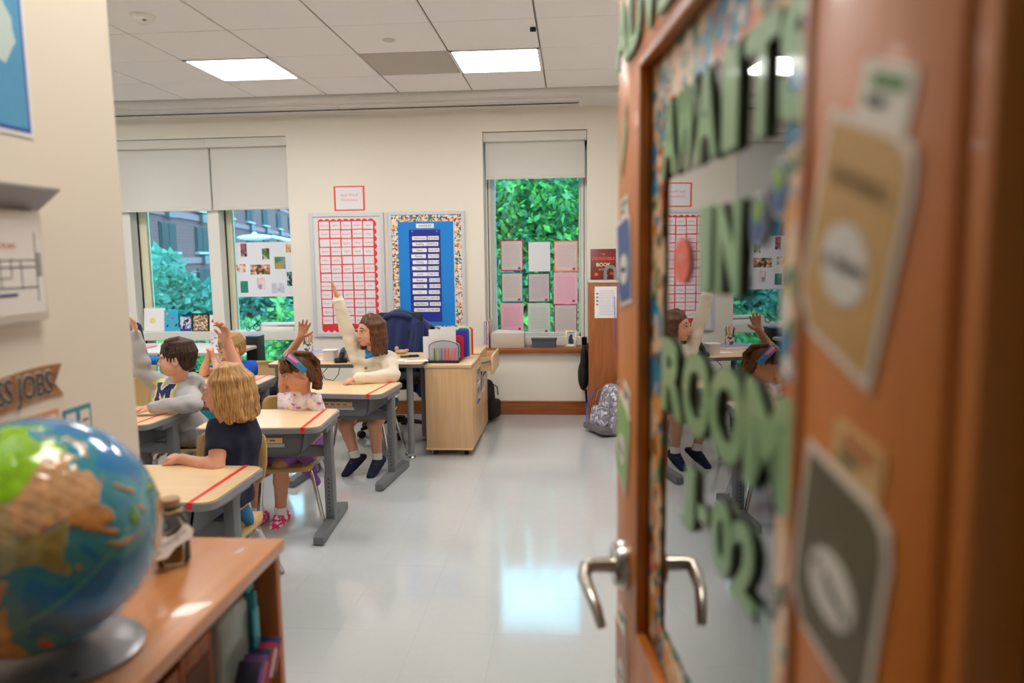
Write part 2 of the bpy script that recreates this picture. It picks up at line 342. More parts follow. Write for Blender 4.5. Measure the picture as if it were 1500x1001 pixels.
for (x0, x1) in ((W1[0] + 0.1, m1[0]), (m1[2], m2[0]), (m2[2], W1[1] + 0.02)):
    B().box(((x0 + x1) / 2, YG, (zr1 + 2.46) / 2), (x1 - x0, 0.006, 2.46 - zr1)).build('pane', GLASS, w1)
    B().box(((x0 + x1) / 2, YG, (zr0 + 0.15) / 2), (x1 - x0, 0.006, zr0 - 0.15)).build('pane', GLASS, w1)
xj = at(308, 260, 6.72)[0]; zbl = at(300, 305, 6.72)[2]
blind('roller_blind', 'white roller blind over the right half of the wide window', xj + 0.004, W1[1] - 0.01, zbl, 2.535, 6.715, at(400, 214, 6.69)[2])
blind('roller_blind', 'white roller blind over the left half of the wide window', W1[0] + 0.5, xj - 0.004, zbl - 0.004, 2.535, 6.722, at(400, 214, 6.69)[2])
# ------------------------------------------------------------------ things on the back wall
rnd = random.Random(11)
def wall_thing(name, label, cat, tl, br, group=None, y=YB, gap=0.001):
    a, c = at(*tl, y), at(*br, y); w, h = c.x - a.x, a.z - c.z
    return thing(name, label, cat, ((a.x + c.x) / 2, y - gap, (a.z + c.z) / 2), group=group, rot=BACK), w, h
def sheet(w, h, t, z, name, m, parent, x=0, y=0, r=0.0): return B().box((x, y, z + t / 2), (w, h, t), rot=r).build(name, m, parent, smooth=False)
def ring(b, w, h, f, t, z, m=0):
    for s in (-1, 1):
        b.box((s * (w / 2 - f / 2), 0, z + t / 2), (f, h, t), m, bev=0.003, seg=1); b.box((0, s * (h / 2 - f / 2), z + t / 2), (w - 2 * f, f, t), m, bev=0.003, seg=1)
RED = mat('#e83040', 0.6); REDTXT = mat('#ea8a86', 0.6); INK = mat('#3a3c44', 0.6)
LAMI = mat('#eceaf0', 0.22, coat=0.3)
t, w, h = wall_thing('whiteboard', 'white dry erase board in silver frame behind the red word chart', 'board', (453, 313), (567.5, 493))
sheet(w - 0.02, h - 0.02, 0.012, 0, 'panel', mat('#e6e4e3', 0.3), t); b = B(); ring(b, w, h, 0.035, 0.022, 0); b.build('frame', ALU, t)
t, w, h = wall_thing('whiteboard', 'silver framed board behind the bright blue schedule paper', 'board', (568.5, 311), (684, 490))
sheet(w - 0.02, h - 0.02, 0.012, 0, 'panel', mat('#e6e4e3', 0.3), t); b = B(); ring(b, w, h, 0.03, 0.022, 0); b.build('frame', ALU, t)
# word chart
t, w, h = wall_thing('word_chart', 'red scalloped chart of sixty white word cards on the whiteboard', 'chart', (463, 322), (557, 485), gap=0.014)
out = []; n = 9; nv = 15
def scallop(x0, y0, x1, y1, n, amp):
    dx, dy = x1 - x0, y1 - y0; L = math.hypot(dx, dy); nx, ny = dy / L, -dx / L; q = []
    for i in range(n * 6):
        u = i / (n * 6); bulge = amp * abs(math.sin(math.pi * u * n)); q.append((x0 + dx * u + nx * bulge, y0 + dy * u + ny * bulge))
    return q
hw, hh = w / 2 - 0.02, h / 2 - 0.012
out = scallop(-hw, -hh, hw, -hh, n, 0.022) + scallop(hw, -hh, hw, hh, nv, 0.022) + scallop(hw, hh, -hw, hh, n, 0.016) + [(-hw, hh)]
B().prism(out, 0.001).build('backing', RED, t, smooth=False)
words = ['said', 'they', 'what', 'where', 'again', 'does', 'been', 'would', 'there', 'who', 'could', 'want']
cw, chh = (2 * hw - 0.01) / 5, (2 * hh - 0.055) / 12; cme = None; tmes = {}
for r in range(12):
    for c in range(5):
        if cme is None: o = B().box((0, 0, 0.0006), (cw - 0.011, chh - 0.010, 0.0008)).build('word_card', LAMI, t, smooth=False); cme = o.data
        else: o = bpy.data.objects.new('word_card', cme); COL.objects.link(o); o.parent = t
        o.location = (-hw + 0.006 + cw * (c + 0.5) + rnd.uniform(-.002, .002), hh - chh * (r + 0.5) - 0.003 + rnd.uniform(-.002, .002), 0.0012); o.rotation_euler.z = rnd.uniform(-.02, .02)
        if rnd.random() < 0.8:
            wd = rnd.choice(words)
            if wd not in tmes: tmes[wd] = text_mesh(wd, 0.032, 0.0003, res=2); tmes[wd].materials.append(REDTXT)
            x = bpy.data.objects.new('lettering', tmes[wd]); COL.objects.link(x); x.parent = o; x.location = (0, 0, 0.0014)
# schedule
t, w, h = wall_thing('bulletin_border', 'patterned paper border of orange green and blue school motifs on the board', 'border', (572.5, 314.5), (680, 487), gap=0.014)
BORDERP = spots('#efe3d2', ['#e8622c', '#3f7f4a', '#2b78b4', '#e89a3a', '#3a3a48', '#f4efe6'], 26, 0.60)
b = B(); ring(b, w, h, 0.068, 0.001, 0); b.build('border_strip', BORDERP, t)
t, w, h = wall_thing('schedule_backing', 'bright blue paper sheet behind the daily schedule', 'paper', (583, 325.5), (667.5, 477), gap=0.016)
sheet(w, h, 0.001, 0, 'paper', mat('#0f86e0', 0.6), t)
t, w, h = wall_thing('pocket_chart', 'navy pocket chart holding two columns of schedule strips', 'chart', (599.5, 337), (648.5, 471), gap=0.018)
NAVYF = mat('#1c2f9c', 0.65, bump=0.1, bscale=300)
sheet(w, h, 0.002, 0, 'backing', NAVYF, t)
b = B()
for k in range(14): b.box((0, h / 2 - 0.075 - k * (h - 0.1) / 14.6, 0.003), (w - 0.01, 0.02, 0.0015))
b.build('pocket', mat('#263fb4', 0.4), t)
for s in (-1, 1): B().cyl((s * (w / 2 - 0.03), h / 2 - 0.015, 0.001), (s * (w / 2 - 0.03), h / 2 - 0.015, 0.006), 0.008, seg=10).build('grommet', STEEL, t)
subj = ['Homeroom', 'Reading', 'Snack', 'Phonics', 'Writing', 'Math', 'Lunch', 'Recess', 'Writing', 'Art', 'Social Studies', 'Read Aloud', 'Dismissal']
tm_ = ['8:15-8:40', '8:40-9:25', '9:25-9:40', '9:40-10:20', '10:20-11:00', '11:00-11:45', '11:45-12:15', '12:15-12:45', '12:45-1:20', '1:20-1:50', '1:50-2:20', '2:20-2:40', '2:40-3:00']
ya, yz = at(620, 349, YB).z, at(620, 454, YB).z
for k in range(13):
    zz = ya + (yz - ya) * k / 12 - t.location.z
    for (xc, ww, s) in ((-w / 2 + 0.084 + rnd.uniform(-.004, .012), 0.132, subj[k]), (w / 2 - 0.062 + rnd.uniform(-.01, .006), 0.1, tm_[k])):
        o = sheet(ww, 0.034, 0.0008, 0.004, 'schedule_strip', PAPER, t, xc, zz); text(s, 0.022, INK, o, (xc, zz, 0.0053), (0, 0, 0), 0.0003)
t, w, h = wall_thing('title_card', 'small white title strip at the top of the blue paper', 'card', (610, 328), (636, 334), gap=0.018)
o = sheet(w, h, 0.001, 0, 'card', PAPER, t); text('SCHEDULE', 0.024, INK, t, (0, 0, 0.0015), (0, 0, 0), 0.0003)
t, w, h = wall_thing('wall_sign', 'laminated white sign with red border reading Red Word Dictionary', 'sign', (488.5, 273), (535, 308.5))
sheet(w, h, 0.001, 0, 'backing', mat('#ee5a4a', 0.5), t); sheet(w - 0.034, h - 0.024, 0.001, 0.001, 'sheet', LAMI, t)
text('Red Word', 0.036, REDTXT, t, (0, 0.028, 0.0025), (0, 0, 0), 0.0004); text('Dictionary', 0.036, REDTXT, t, (0, -0.014, 0.0025), (0, 0, 0), 0.0004)
# nine sheets taped to the narrow window
GREYP = mat('#d9d2d2', 0.6); PINKP = mat('#f6bcd2', 0.6); WHITP = mat('#e9edf6', 0.6); GREENP = mat('#cfdcd6', 0.6); PENCIL = mat('#a79da4', 0.7)
specs = [('grey', 'magenta edge', '#b8286a', GREYP, (733, 352, 766.5, 397), 'top left'), ('plain white', 'no border', '#e9edf6', WHITP, (774, 355, 806, 397.5), 'top middle'), ('pale pink', 'orange edge', '#f08a62', mat('#e7cfd2', 0.6), (811.5, 353, 846.5, 398), 'top right'),
         ('grey', 'teal blue edge', '#1f86a8', GREYP, (734, 399.5, 766.5, 443), 'left of the middle row'), ('grey', 'black edge', '#33333a', mat('#cbc5cd', 0.6), (773, 400, 806, 443.5), 'centre'), ('bright pink', 'no border', '#f6bcd2', PINKP, (811, 399.5, 846, 445), 'right of the middle row'),
         ('bright pink', 'no border', '#f6bcd2', PINKP, (733.5, 444.5, 767, 486), 'bottom left'), ('pale green', 'light green edge', '#bfe0c4', GREENP, (773, 444.5, 806, 489), 'bottom middle'), ('grey', 'crimson edge', '#c02078', GREYP, (811.5, 446, 845.5, 490), 'bottom right')]
for (cn, en, ec, pm, (x0, y0, x1, y1), where) in specs:
    nm = 'with ' + en if en != 'no border' else 'without a border'
    t, w, h = wall_thing('writing_sheet', f'{cn} writing sheet {nm}, {where} of nine on window', 'paper', (x0, y0), (x1, y1), 'writing sheets taped to the window', y=YG - 0.006, gap=0)
    sheet(w, h, 0.0008, 0, 'backing', mat(ec, 0.6), t); sheet(w - 0.018, h - 0.022, 0.0008, 0.0008, 'page', pm, t)
    b = B(); ny = 13
    if cn != 'plain white':
        for k in range(ny):
            yy = h / 2 - 0.045 - k * (h - 0.085) / ny; xx = -w / 2 + 0.028
            while xx < w / 2 - 0.035:
                L = rnd.uniform(0.008, 0.024); b.box((xx + L / 2, yy, 0.0019), (L, 0.003, 0.0003)); xx += L + 0.005
        b.build('handwriting', PENCIL, t, smooth=False)
        o = B().prism(ellipse(0.013, 0.009, 10, w / 2 - 0.036, -h / 2 + 0.03), 0.0004, Matrix.Translation((0, 0, 0.0017))).build('sticker', mat('#d8402e', 0.5), t)
        B().prism([(w / 2 - 0.052, -h / 2 + 0.016), (w / 2 - 0.022, -h / 2 + 0.016), (w / 2 - 0.03, -h / 2 + 0.03), (w / 2 - 0.046, -h / 2 + 0.028)], 0.0004, Matrix.Translation((0, 0, 0.0018))).build('sticker', mat('#1f5a8c', 0.5), t)
# on the sill of the narrow window
def fix(p, z): return (p.x, p.y, z)
zs = W2[2] + 0.0005
p = at(744, 504, 6.72); t = thing('storage_box', 'beige fabric box with white papers standing in it on window sill', 'box', (p.x, 6.735, zs))
w = at(769, 500, 6.68).x - at(719.5, 500, 6.68).x; FAB = mat('#cdbfae', 0.9, bump=0.3, bscale=400)
b = B(); hh_ = 0.135
for s in (-1, 1): b.box((s * (w / 2 - 0.004), 0, hh_ / 2), (0.008, 0.13, hh_), bev=0.003); b.box((0, s * 0.061, hh_ / 2), (w - 0.016, 0.008, hh_), bev=0.003)
b.box((0, 0, 0.006), (w - 0.01, 0.12, 0.012)); b.build('body', FAB, t)
for k in range(5): B().box((0.01 * k - 0.02, -0.04 + 0.018 * k, 0.08), (w - 0.07, 0.001, 0.142), rot=Matrix.Rotation(0.03 * k - 0.05, 3, 'Y')).build('paper', PAPER, t)
p = at(797, 503, 6.72); t = thing('plastic_tub', 'low dark grey plastic tub with lid in middle of window sill', 'tub', (p.x, 6.735, zs))
w = at(816, 500, 6.69).x - at(778, 500, 6.69).x; TUB = mat('#4d5360', 0.5)
b = B(); bm_out = rrect(w - 0.016, 0.1, 0.015); b.prism(bm_out, 0.068); b.build('body', TUB, t); B().prism(rrect(w, 0.115, 0.018), 0.012, Matrix.Translation((0, 0, 0.068))).build('lid', mat('#3e434f', 0.5), t)
p = at(836, 502, 6.70); t = thing('framed_photo', 'pale gold picture frame with dark animal photo on window sill', 'frame', (p.x, 6.70, zs + 0.001), rot=(math.radians(78), 0, math.radians(-14)))
b = B()
fw, fh = 0.105, 0.15
for s in (-1, 1): b.box((s * (fw / 2 - 0.009), fh / 2, 0.006), (0.018, fh, 0.014), bev=0.003); b.box((0, fh / 2 + s * (fh / 2 - 0.009), 0.006), (fw - 0.036, 0.018, 0.014), bev=0.003)
b.build('frame', mat('#d9c59a', 0.35, metal=0.3), t); sheet(fw - 0.03, fh - 0.03, 0.002, 0.003, 'photo', mat('#b9cfe6', 0.4), t, 0, fh / 2)
B().prism([(-.022, .03), (.024, .03), (.028, .06), (.012, .085), (.014, .11), (-.004, .122), (-.018, .1), (-.024, .07)], 0.0006, Matrix.Translation((0, 0, 0.0052))).build('photo_print', mat('#20242e', 0.4), t)
B().box((0, fh / 2 - 0.02, -0.03), (0.03, 0.1, 0.004), rot=Matrix.Rotation(0.5, 3, 'X')).build('easel_back', BLACK, t)
for (px, c, lab) in ((710.5, '#4a62b0', 'blue'), (713.2, '#8a2f3a', 'dark red'), (716, '#e09a9c', 'pink')):
    p = at(px, 506, 6.72); t = thing('slim_folder', f'slim {lab} folder standing upright at left end of window sill', 'folder', (p.x, 6.735, zs), group='folders on the sill')
    hh_ = 0.245; B().box((0, 0, hh_ / 2), (0.011, 0.16, hh_), bev=0.002).build('cover', mat(c, 0.5), t); B().box((0, -0.003, hh_ / 2 + 0.003), (0.007, 0.155, hh_ - 0.002)).build('pages', PAPER, t)
p = at(718.8, 452, 6.71); tag(B().tube([(p.x + 0.006 * math.cos(a), 6.76 + 0.012 * math.sin(a) * 0.3, zs + 0.24 + 0.012 * math.sin(a)) for a in [k * 0.785 for k in range(8)]], 0.0025, 6, closed=True).tube([(p.x, 6.76, zs), (p.x + 0.002, 6.76, zs + 0.228)], 0.0022, 6).build('wire_stand', STEEL), 'thin wire ring stand beside the slim folders on sill', 'stand')
# bookcase at the right, its end toward us
cx0 = at(862.5, 411, 6.25).x; ct = at(862, 411, 6.25).z
t = thing('bookcase', 'tall wooden bookcase end panel right of the narrow window', 'bookcase', (cx0 + 0.35, 6.45, 0))
B().box((0, -0.19, ct / 2 - 0.01), (0.70, 0.02, ct - 0.02), bev=0.003).build('end_panel', CHERRY_V, t); B().box((0, 0.2, ct / 2 - 0.01), (0.7, 0.02, ct - 0.02)).build('back_panel', CHERRY_V, t)
B().box((-0.34, 0.005, ct / 2 - 0.01), (0.02, 0.37, ct - 0.02)).build('side_panel', CHERRY_V, t); B().box((0.34, 0.005, ct / 2 - 0.01), (0.02, 0.37, ct - 0.02)).build('side_panel', CHERRY_V, t); B().box((0, 0, ct - 0.01), (0.71, 0.41, 0.02), bev=0.004).build('top', mat('#d9cfc2', 0.5), t)
p = at(883, 409, 6.35); t = thing('picture_book', 'dark red picture book titled THE INCREDIBLE BOOK standing on bookcase', 'book', (at(884, 409, 6.34).x, 6.36, ct + 0.001), rot=(math.radians(80), 0, 0))
bw, bh = at(903, 390, 6.34).x - at(865, 390, 6.34).x, at(884, 364.5, 6.34).z - ct
B().box((0, bh / 2, 0.004), (bw, bh, 0.012), bev=0.002).build('cover', mat('#7c2f2c', 0.4), t); B().box((0.002, bh / 2, -0.006), (bw - 0.008, bh - 0.008, 0.008)).build('pages', PAPER, t)
text('THE', 0.018, mat('#f0b8a0', 0.5), t, (0, bh * 0.82, 0.0105), (0, 0, 0)); text('INCREDIBLE', 0.036, mat('#e8523c', 0.5), t, (0, bh * 0.68, 0.0105), (0, 0, 0), bold=0.001)
text('BOOK', 0.042, mat('#f0d8a0', 0.5), t, (0, bh * 0.48, 0.0105), (0, 0, 0), bold=0.001); text('EATING', 0.022, mat('#f0b8a0', 0.5), t, (0, bh * 0.33, 0.0105), (0, 0, 0)); 
for (x, y) in ((-0.06, 0.17), (0.02, 0.13), (0.07, 0.19)): B().prism(ellipse(0.018, 0.014, 10, x, bh * y), 0.0006, Matrix.Translation((0, 0, 0.0102))).build('cover_print', mat('#e0602c', 0.5), t)
p = at(894, 409, 6.3); t = thing('bookend', 'grey arch shaped metal bookend in front of the picture book', 'bookend', (p.x, 6.315, ct + 0.001))
ar = [(0.055 * math.cos(a), 0.055 * math.sin(a)) for a in np.linspace(0, math.pi, 13)]; ai = [(0.028 * math.cos(a), 0.028 * math.sin(a)) for a in np.linspace(math.pi, 0, 13)]
o = [(0.055, -0.07)] + ar + [(-0.055, -0.07), (-0.028, -0.07)] + ai + [(0.028, -0.07)]
B().prism(o, 0.004, Matrix.Translation((0, 0, 0.07)) @ Matrix.Rotation(R90, 4, 'X')).build('plate', mat('#8d8a8b', 0.5), t); B().box((0, 0.02, 0.001), (0.11, 0.045, 0.002)).build('base', mat('#8d8a8b', 0.5), t)
a, c = at(871, 420, 6.25), at(903.5, 466, 6.25); t = thing('notice_sheet', 'white printed notice taped to the wooden bookcase end', 'paper', ((a.x + c.x) / 2, 6.2485, (a.z + c.z) / 2), rot=BACK); w, h = c.x - a.x, a.z - c.z
sheet(w, h, 0.0008, 0, 'page', mat('#f2f2f6', 0.5), t); b = B()
for k in range(16): b.box((0.008, h / 2 - 0.035 - k * 0.0135, 0.001), (w - 0.05 - 0.02 * rnd.random(), 0.003, 0.0003))
b.build('print', mat('#b4b4bc', 0.6), t, smooth=False)
for (k, c) in ((0, '#35549c'), (1, '#c23a3a'), (2, '#35549c'), (3, '#c23a3a')): B().box((-w / 2 + 0.022, h / 2 - 0.06 - k * 0.03, 0.0012), (0.018, 0.012, 0.0004)).build('print_mark', mat(c, 0.5), t)
# coat hanging at the side of the bookcase
p = at(856, 540, 6.5); t = thing('black_bag', 'black cloth bag hanging from the left side of bookcase', 'bag', (p.x, 6.52, p.z))
b = B(); b.ell((0.0, 0, 0.06), (0.036, 0.10, 0.15)).ell((-0.008, 0, -0.06), (0.05, 0.12, 0.14)).build('body', mat('#0b0c12', 0.8, bump=0.4, bscale=40), t)
B().tube([(0.012, -0.05, -0.18), (0.02, -0.06, -0.3), (0.014, -0.05, -0.37)], [0.012, 0.01, 0.006], 8).build('strap', mat('#0b0c12', 0.8), t); B().tube([(0.02, -0.05, 0.16), (0.03, -0.02, 0.22), (0.035, 0.03, 0.2)], 0.008, 8).build('strap', mat('#0b0c12', 0.8), t)
# ------------------------------------------------------------------ photo sheet and the things on the sill of the wide window
a, c = at(343.5, 355.5, 6.9), at(431, 434.5, 6.9); t = thing('photo_sheet', 'large white sheet of family snapshots taped on wide window', 'poster', ((a.x + c.x) / 2, 6.915, (a.z + c.z) / 2), rot=BACK); w, h = c.x - a.x, a.z - c.z
sheet(w, h, 0.001, 0, 'sheet', mat('#eceff8', 0.6), t)
def pho(x0, y0, x1, y1, base, cols, sc, lab):
    A, Cc = at(x0, y0, 6.914), at(x1, y1, 6.914); o = sheet(Cc.x - A.x, A.z - Cc.z, 0.001, 0.0012, 'snapshot', spots(base, cols, sc, 0.5, 0.4, 0.1), t, (A.x + Cc.x) / 2 - t.location.x, (A.z + Cc.z) / 2 - t.location.z); o['label'] = lab
pho(352, 357, 362, 376, '#7d5a66', ['#e0b09a', '#2c2a38', '#c65a6a'], 14, 'portrait with dark border'); pho(383.5, 364, 395, 380, '#3c7a44', ['#e2c0a4', '#5a3a30', '#c8b0c0'], 14, 'portrait before green leaves')
pho(418.5, 358, 428, 370, '#d8a45a', ['#e8c8b0', '#3a5a98'], 14, 'small orange snapshot'); pho(402, 376.5, 418.5, 394, '#b0a25a', ['#2f86dc', '#4a8a3a', '#8c9c4a'], 7, 'landscape with blue sky'); pho(345.5, 387, 360, 399, '#ead6c8', ['#c47a5a', '#f2e8e0'], 18, 'pale group snapshot')
pho(366.5, 388, 396, 402, '#d8b090', ['#3f8a5a', '#e86a50', '#f0e0d0', '#5a3a2a'], 16, 'wide group snapshot'); pho(352, 412, 364, 429, '#1f8a7a', ['#1440b4', '#36a45a'], 8, 'blue and green snapshot'); pho(376.5, 407, 389, 424, '#f0dce0', ['#d89aa8', '#8a90c8'], 16, 'pale pink snapshot')
pho(398, 415, 417, 429.5, '#c8cce0', ['#aab0cc', '#e4e4ee'], 10, 'grey beach snapshot'); pho(420, 398.5, 428.5, 419, '#1c2a30', ['#d8e4e8', '#2a9aa0'], 18, 'dark teal snapshot')
zrl = zr1 + 0.0005
def leaning(name, lab, cat, x0, y0, x1, y1, m, y=6.80, mats=None):
    A, Cc = at(x0, y0, y), at(x1, y1, y); t = thing(name, lab, cat, ((A.x + Cc.x) / 2, y, zrl + 0.002), rot=(math.radians(84), 0, 0)); w, h = Cc.x - A.x, A.z - zrl
    sheet(w, h, 0.002, 0, 'card', m, t, 0, h / 2); return t, w, h
t, w, h = leaning('drawing', 'white drawing of a yellow sun leaning on the window sill', 'drawing', 209, 452, 242, 480, PAPER)
B().prism(ellipse(0.03, 0.03, 20, -w * 0.1, h * 0.45), 0.0006, Matrix.Translation((0, 0, 0.0022))).build('drawn_sun', mat('#efe6a0', 0.6), t)
t, w, h = leaning('drawing', 'turquoise drawing with orange marks leaning on the window sill', 'drawing', 239, 455, 261, 480, mat('#35b4dc', 0.6), 6.79)
for (x, y, c, r) in ((-0.3, 0.82, '#f0b040', 0.3), (-0.02, 0.6, '#e0508a', 0), (-0.28, 0.25, '#1a2440', 0.2), (0.1, 0.22, '#e8643c', 0), (0.35, 0.28, '#1a2440', 0.5), (0.12, 0.6, '#b04ab0', 0.4)): B().box((x * w, y * h, 0.0025), (0.028, 0.013, 0.0008), rot=r + 0.6).build('drawn_mark', mat(c, 0.6), t)
t, w, h = leaning('photo_card', 'small blue edged group photo card on the window sill', 'photo', 262.5, 464, 280, 480, mat('#2440b0', 0.5), 6.78)
sheet(w - 0.008, h - 0.03, 0.0006, 0.0022, 'print', spots('#4a68b8', ['#e8d0c0', '#30203a', '#d8dff0'], 30, 0.5, 0.4), t, 0, h / 2 + 0.01)
t, w, h = leaning('framed_photo', 'dark wooden framed group photo on the wide window sill', 'frame', 280.5, 460.5, 306.5, 480, spots('#d2b896', ['#5a4434', '#f0e4d0', '#84604a'], 40, 0.52), 6.79)
b = B()
for s in (-1, 1): b.box((s * (w / 2 - 0.004), h / 2, 0.004), (0.012, h + 0.012, 0.014)); b.box((0, h / 2 + s * h / 2, 0.004), (w, 0.012, 0.014))
b.build('frame', mat('#2c2420', 0.4), t)
for (x0, x1, y0, lab, c1, yy) in ((306, 317.5, 462, 'tall white card with a pink heart on the window sill', '#e0307a', 6.785), (318.5, 327, 468, 'white card with a purple star on the window sill', '#6a2a90', 6.80)):
    t, w, h = leaning('greeting_card', lab, 'card', x0, y0, x1, 480, PAPER, yy); B().prism(ellipse(w * 0.24, w * 0.26, 12, 0, h * 0.62), 0.0006, Matrix.Translation((0, 0, 0.0022))).build('print', mat(c1, 0.5), t); B().prism(ellipse(w * 0.12, w * 0.1, 10, w * 0.2, h * 0.3), 0.0006, Matrix.Translation((0, 0, 0.0022))).build('print', mat('#3a9ad0', 0.5), t)
A, Cc = at(377, 476, 6.80), at(432, 476, 6.80); zt = at(400, 470.5, 6.80).z
t = thing('window_handle_bar', 'white horizontal push bar unit along right part of window sill', 'bar', ((A.x + Cc.x) / 2, 6.83, zrl)); L = Cc.x - A.x
B().box((0, 0, 0.02), (L, 0.12, 0.04), bev=0.006).build('base', WHITE, t); B().box((0.02, 0.0, 0.062), (L - 0.04, 0.09, 0.026), bev=0.008).build('bar', WHITE, t); B().box((0.1, 0, 0.044), (L - 0.2, 0.085, 0.01)).build('gap', mat('#6a6d72', 0.5), t)
p = at(371, 482, 6.77); t = thing('wire_bicycle', 'tiny black wire bicycle ornament on the window sill', 'ornament', (p.x + 0.01, 6.765, zrl)); BW = mat('#10161a', 0.4)
def wheel(x, r): return [(x + r * math.cos(k * 0.5236), 0, r + 0.003 + r * math.sin(k * 0.5236)) for k in range(12)]
B().tube(wheel(0.03, 0.033), 0.0035, 6, closed=True).build('wheel', BW, t); B().tube(wheel(-0.055, 0.02), 0.0035, 6, closed=True).build('wheel', BW, t)
B().tube([(0.03, 0, 0.036), (0.0, 0, 0.055), (-0.055, 0, 0.023)], 0.0035, 6).tube([(0.0, 0, 0.055), (0.035, 0, 0.085), (0.06, 0, 0.09)], 0.004, 6).tube([(0.03, 0, 0.036), (0.045, 0, 0.1), (0.03, 0, 0.105)], 0.0035, 6).build('frame', BW, t)
# ------------------------------------------------------------------ school desks
LAM = wood('#ecc898', '#f2d3a6', (0.8, 7, 7), 0.28, 0.15); EDGE = mat('#85868c', 0.45); DGREY = mat('#6b6d70', 0.45); BOX = mat('#5e6063', 0.5); TAPE = mat('#ee2a35', 0.4)
def make_desk(label, x, y, rz, h=0.61, w=0.64, d=0.47, inset=0.025, g='student desks with red tape'):
    """x, y = centre of the top; local -y is the side toward us (the far side is where the child sits)"""
    t = thing('student_desk', label, 'desk', (x, y, 0), rz, g)
    B().prism(rrect(w, d, 0.055, 6), 0.026, Matrix.Translation((0, 0, h - 0.030)), 0).build('edge_band', EDGE, t)
    B().prism(rrect(w - 0.016, d - 0.016, 0.05, 6), 0.004, Matrix.Translation((0, 0, h - 0.0035))).build('desktop', LAM, t)
    tx = w / 2 - 0.085
    B().box((tx, 0, h + 0.0009), (0.018, d, 0.0008)).box((tx, -d / 2 - 0.0008, h - 0.012), (0.02, 0.0012, 0.026)).box((tx, d / 2 + 0.0008, h - 0.012), (0.02, 0.0012, 0.026)).build('tape', TAPE, t)
    b = B(); zt = h - 0.03                         # book box, open toward the child, rounded underside
    prof = [(-0.235, 0), (-0.215, -0.105), (-0.19, -0.122), (0.19, -0.122), (0.215, -0.105), (0.235, 0)]
    pi = [(0.226, 0), (0.208, -0.1), (0.186, -0.115), (-0.186, -0.115), (-0.208, -0.1), (-0.226, 0)]
    b.prism(prof + pi, 0.40, Matrix.Translation((0, 0.20, zt)) @ Matrix.Rotation(R90, 4, 'X'))
    b.prism(prof, 0.006, Matrix.Translation((0, -0.194, zt)) @ Matrix.Rotation(R90, 4, 'X')); b.build('book_box', BOX, t)
    b = B().box((0.0, -0.2015, zt - 0.042), (0.24, 0.002, 0.028)); b.build('name_tag', mat('#dcb583', 0.5), t)
    B().box((0.0, -0.2015, zt - 0.068), (0.26, 0.002, 0.018)).build('label_strip', mat('#a8acb4', 0.5), t)
    b = B()
    for k in range(5): b.box((-0.09 + 0.04 * k, -0.203, zt - 0.042), (0.026, 0.0006, 0.008))
    b.build('handwriting', mat('#7a5a40', 0.6), t)
    for s in (-1, 1):
        lg = B().box((s * (w / 2 - inset), 0.02, 0.33), (0.042, 0.06, 0.46), bev=0.004).box((s * (w / 2 - inset), 0.02, 0.17), (0.048, 0.066, 0.26), bev=0.004).box((s * (w / 2 - inset), 0.02, h - 0.045), (0.05, 0.24, 0.03), bev=0.004).build('leg', DGREY, t)
        b = B()
        for k in range(9): b.cyl((s * (w / 2 - inset), -0.0135, 0.10 + 0.022 * k), (s * (w / 2 - inset), -0.0145, 0.10 + 0.022 * k), 0.004, seg=8)
        b.build('adjustment_holes', BLACK, lg)
        ft = B().prism([(-0.275, 0.008), (0.275, 0.008), (0.275, 0.045), (0.25, 0.055), (-0.25, 0.055), (-0.275, 0.045)], 0.05, Matrix.Translation((s * (w / 2 - inset) - 0.025, 0.02, 0)) @ Matrix(((0, 0, 1, 0), (1, 0, 0, 0), (0, 1, 0, 0), (0, 0, 0, 1)))).build('foot', DGREY, t)
        for e in (-1, 1): B().cyl((s * (w / 2 - inset), 0.02 + e * 0.24, 0), (s * (w / 2 - inset), 0.02 + e * 0.24, 0.012), 0.014, seg=10).build('glide', BLACK, ft)
    B().box((0, 0.02, h - 0.185), (w - 2 * inset, 0.025, 0.06), bev=0.004).build('cross_bar', DGREY, t)
    return t
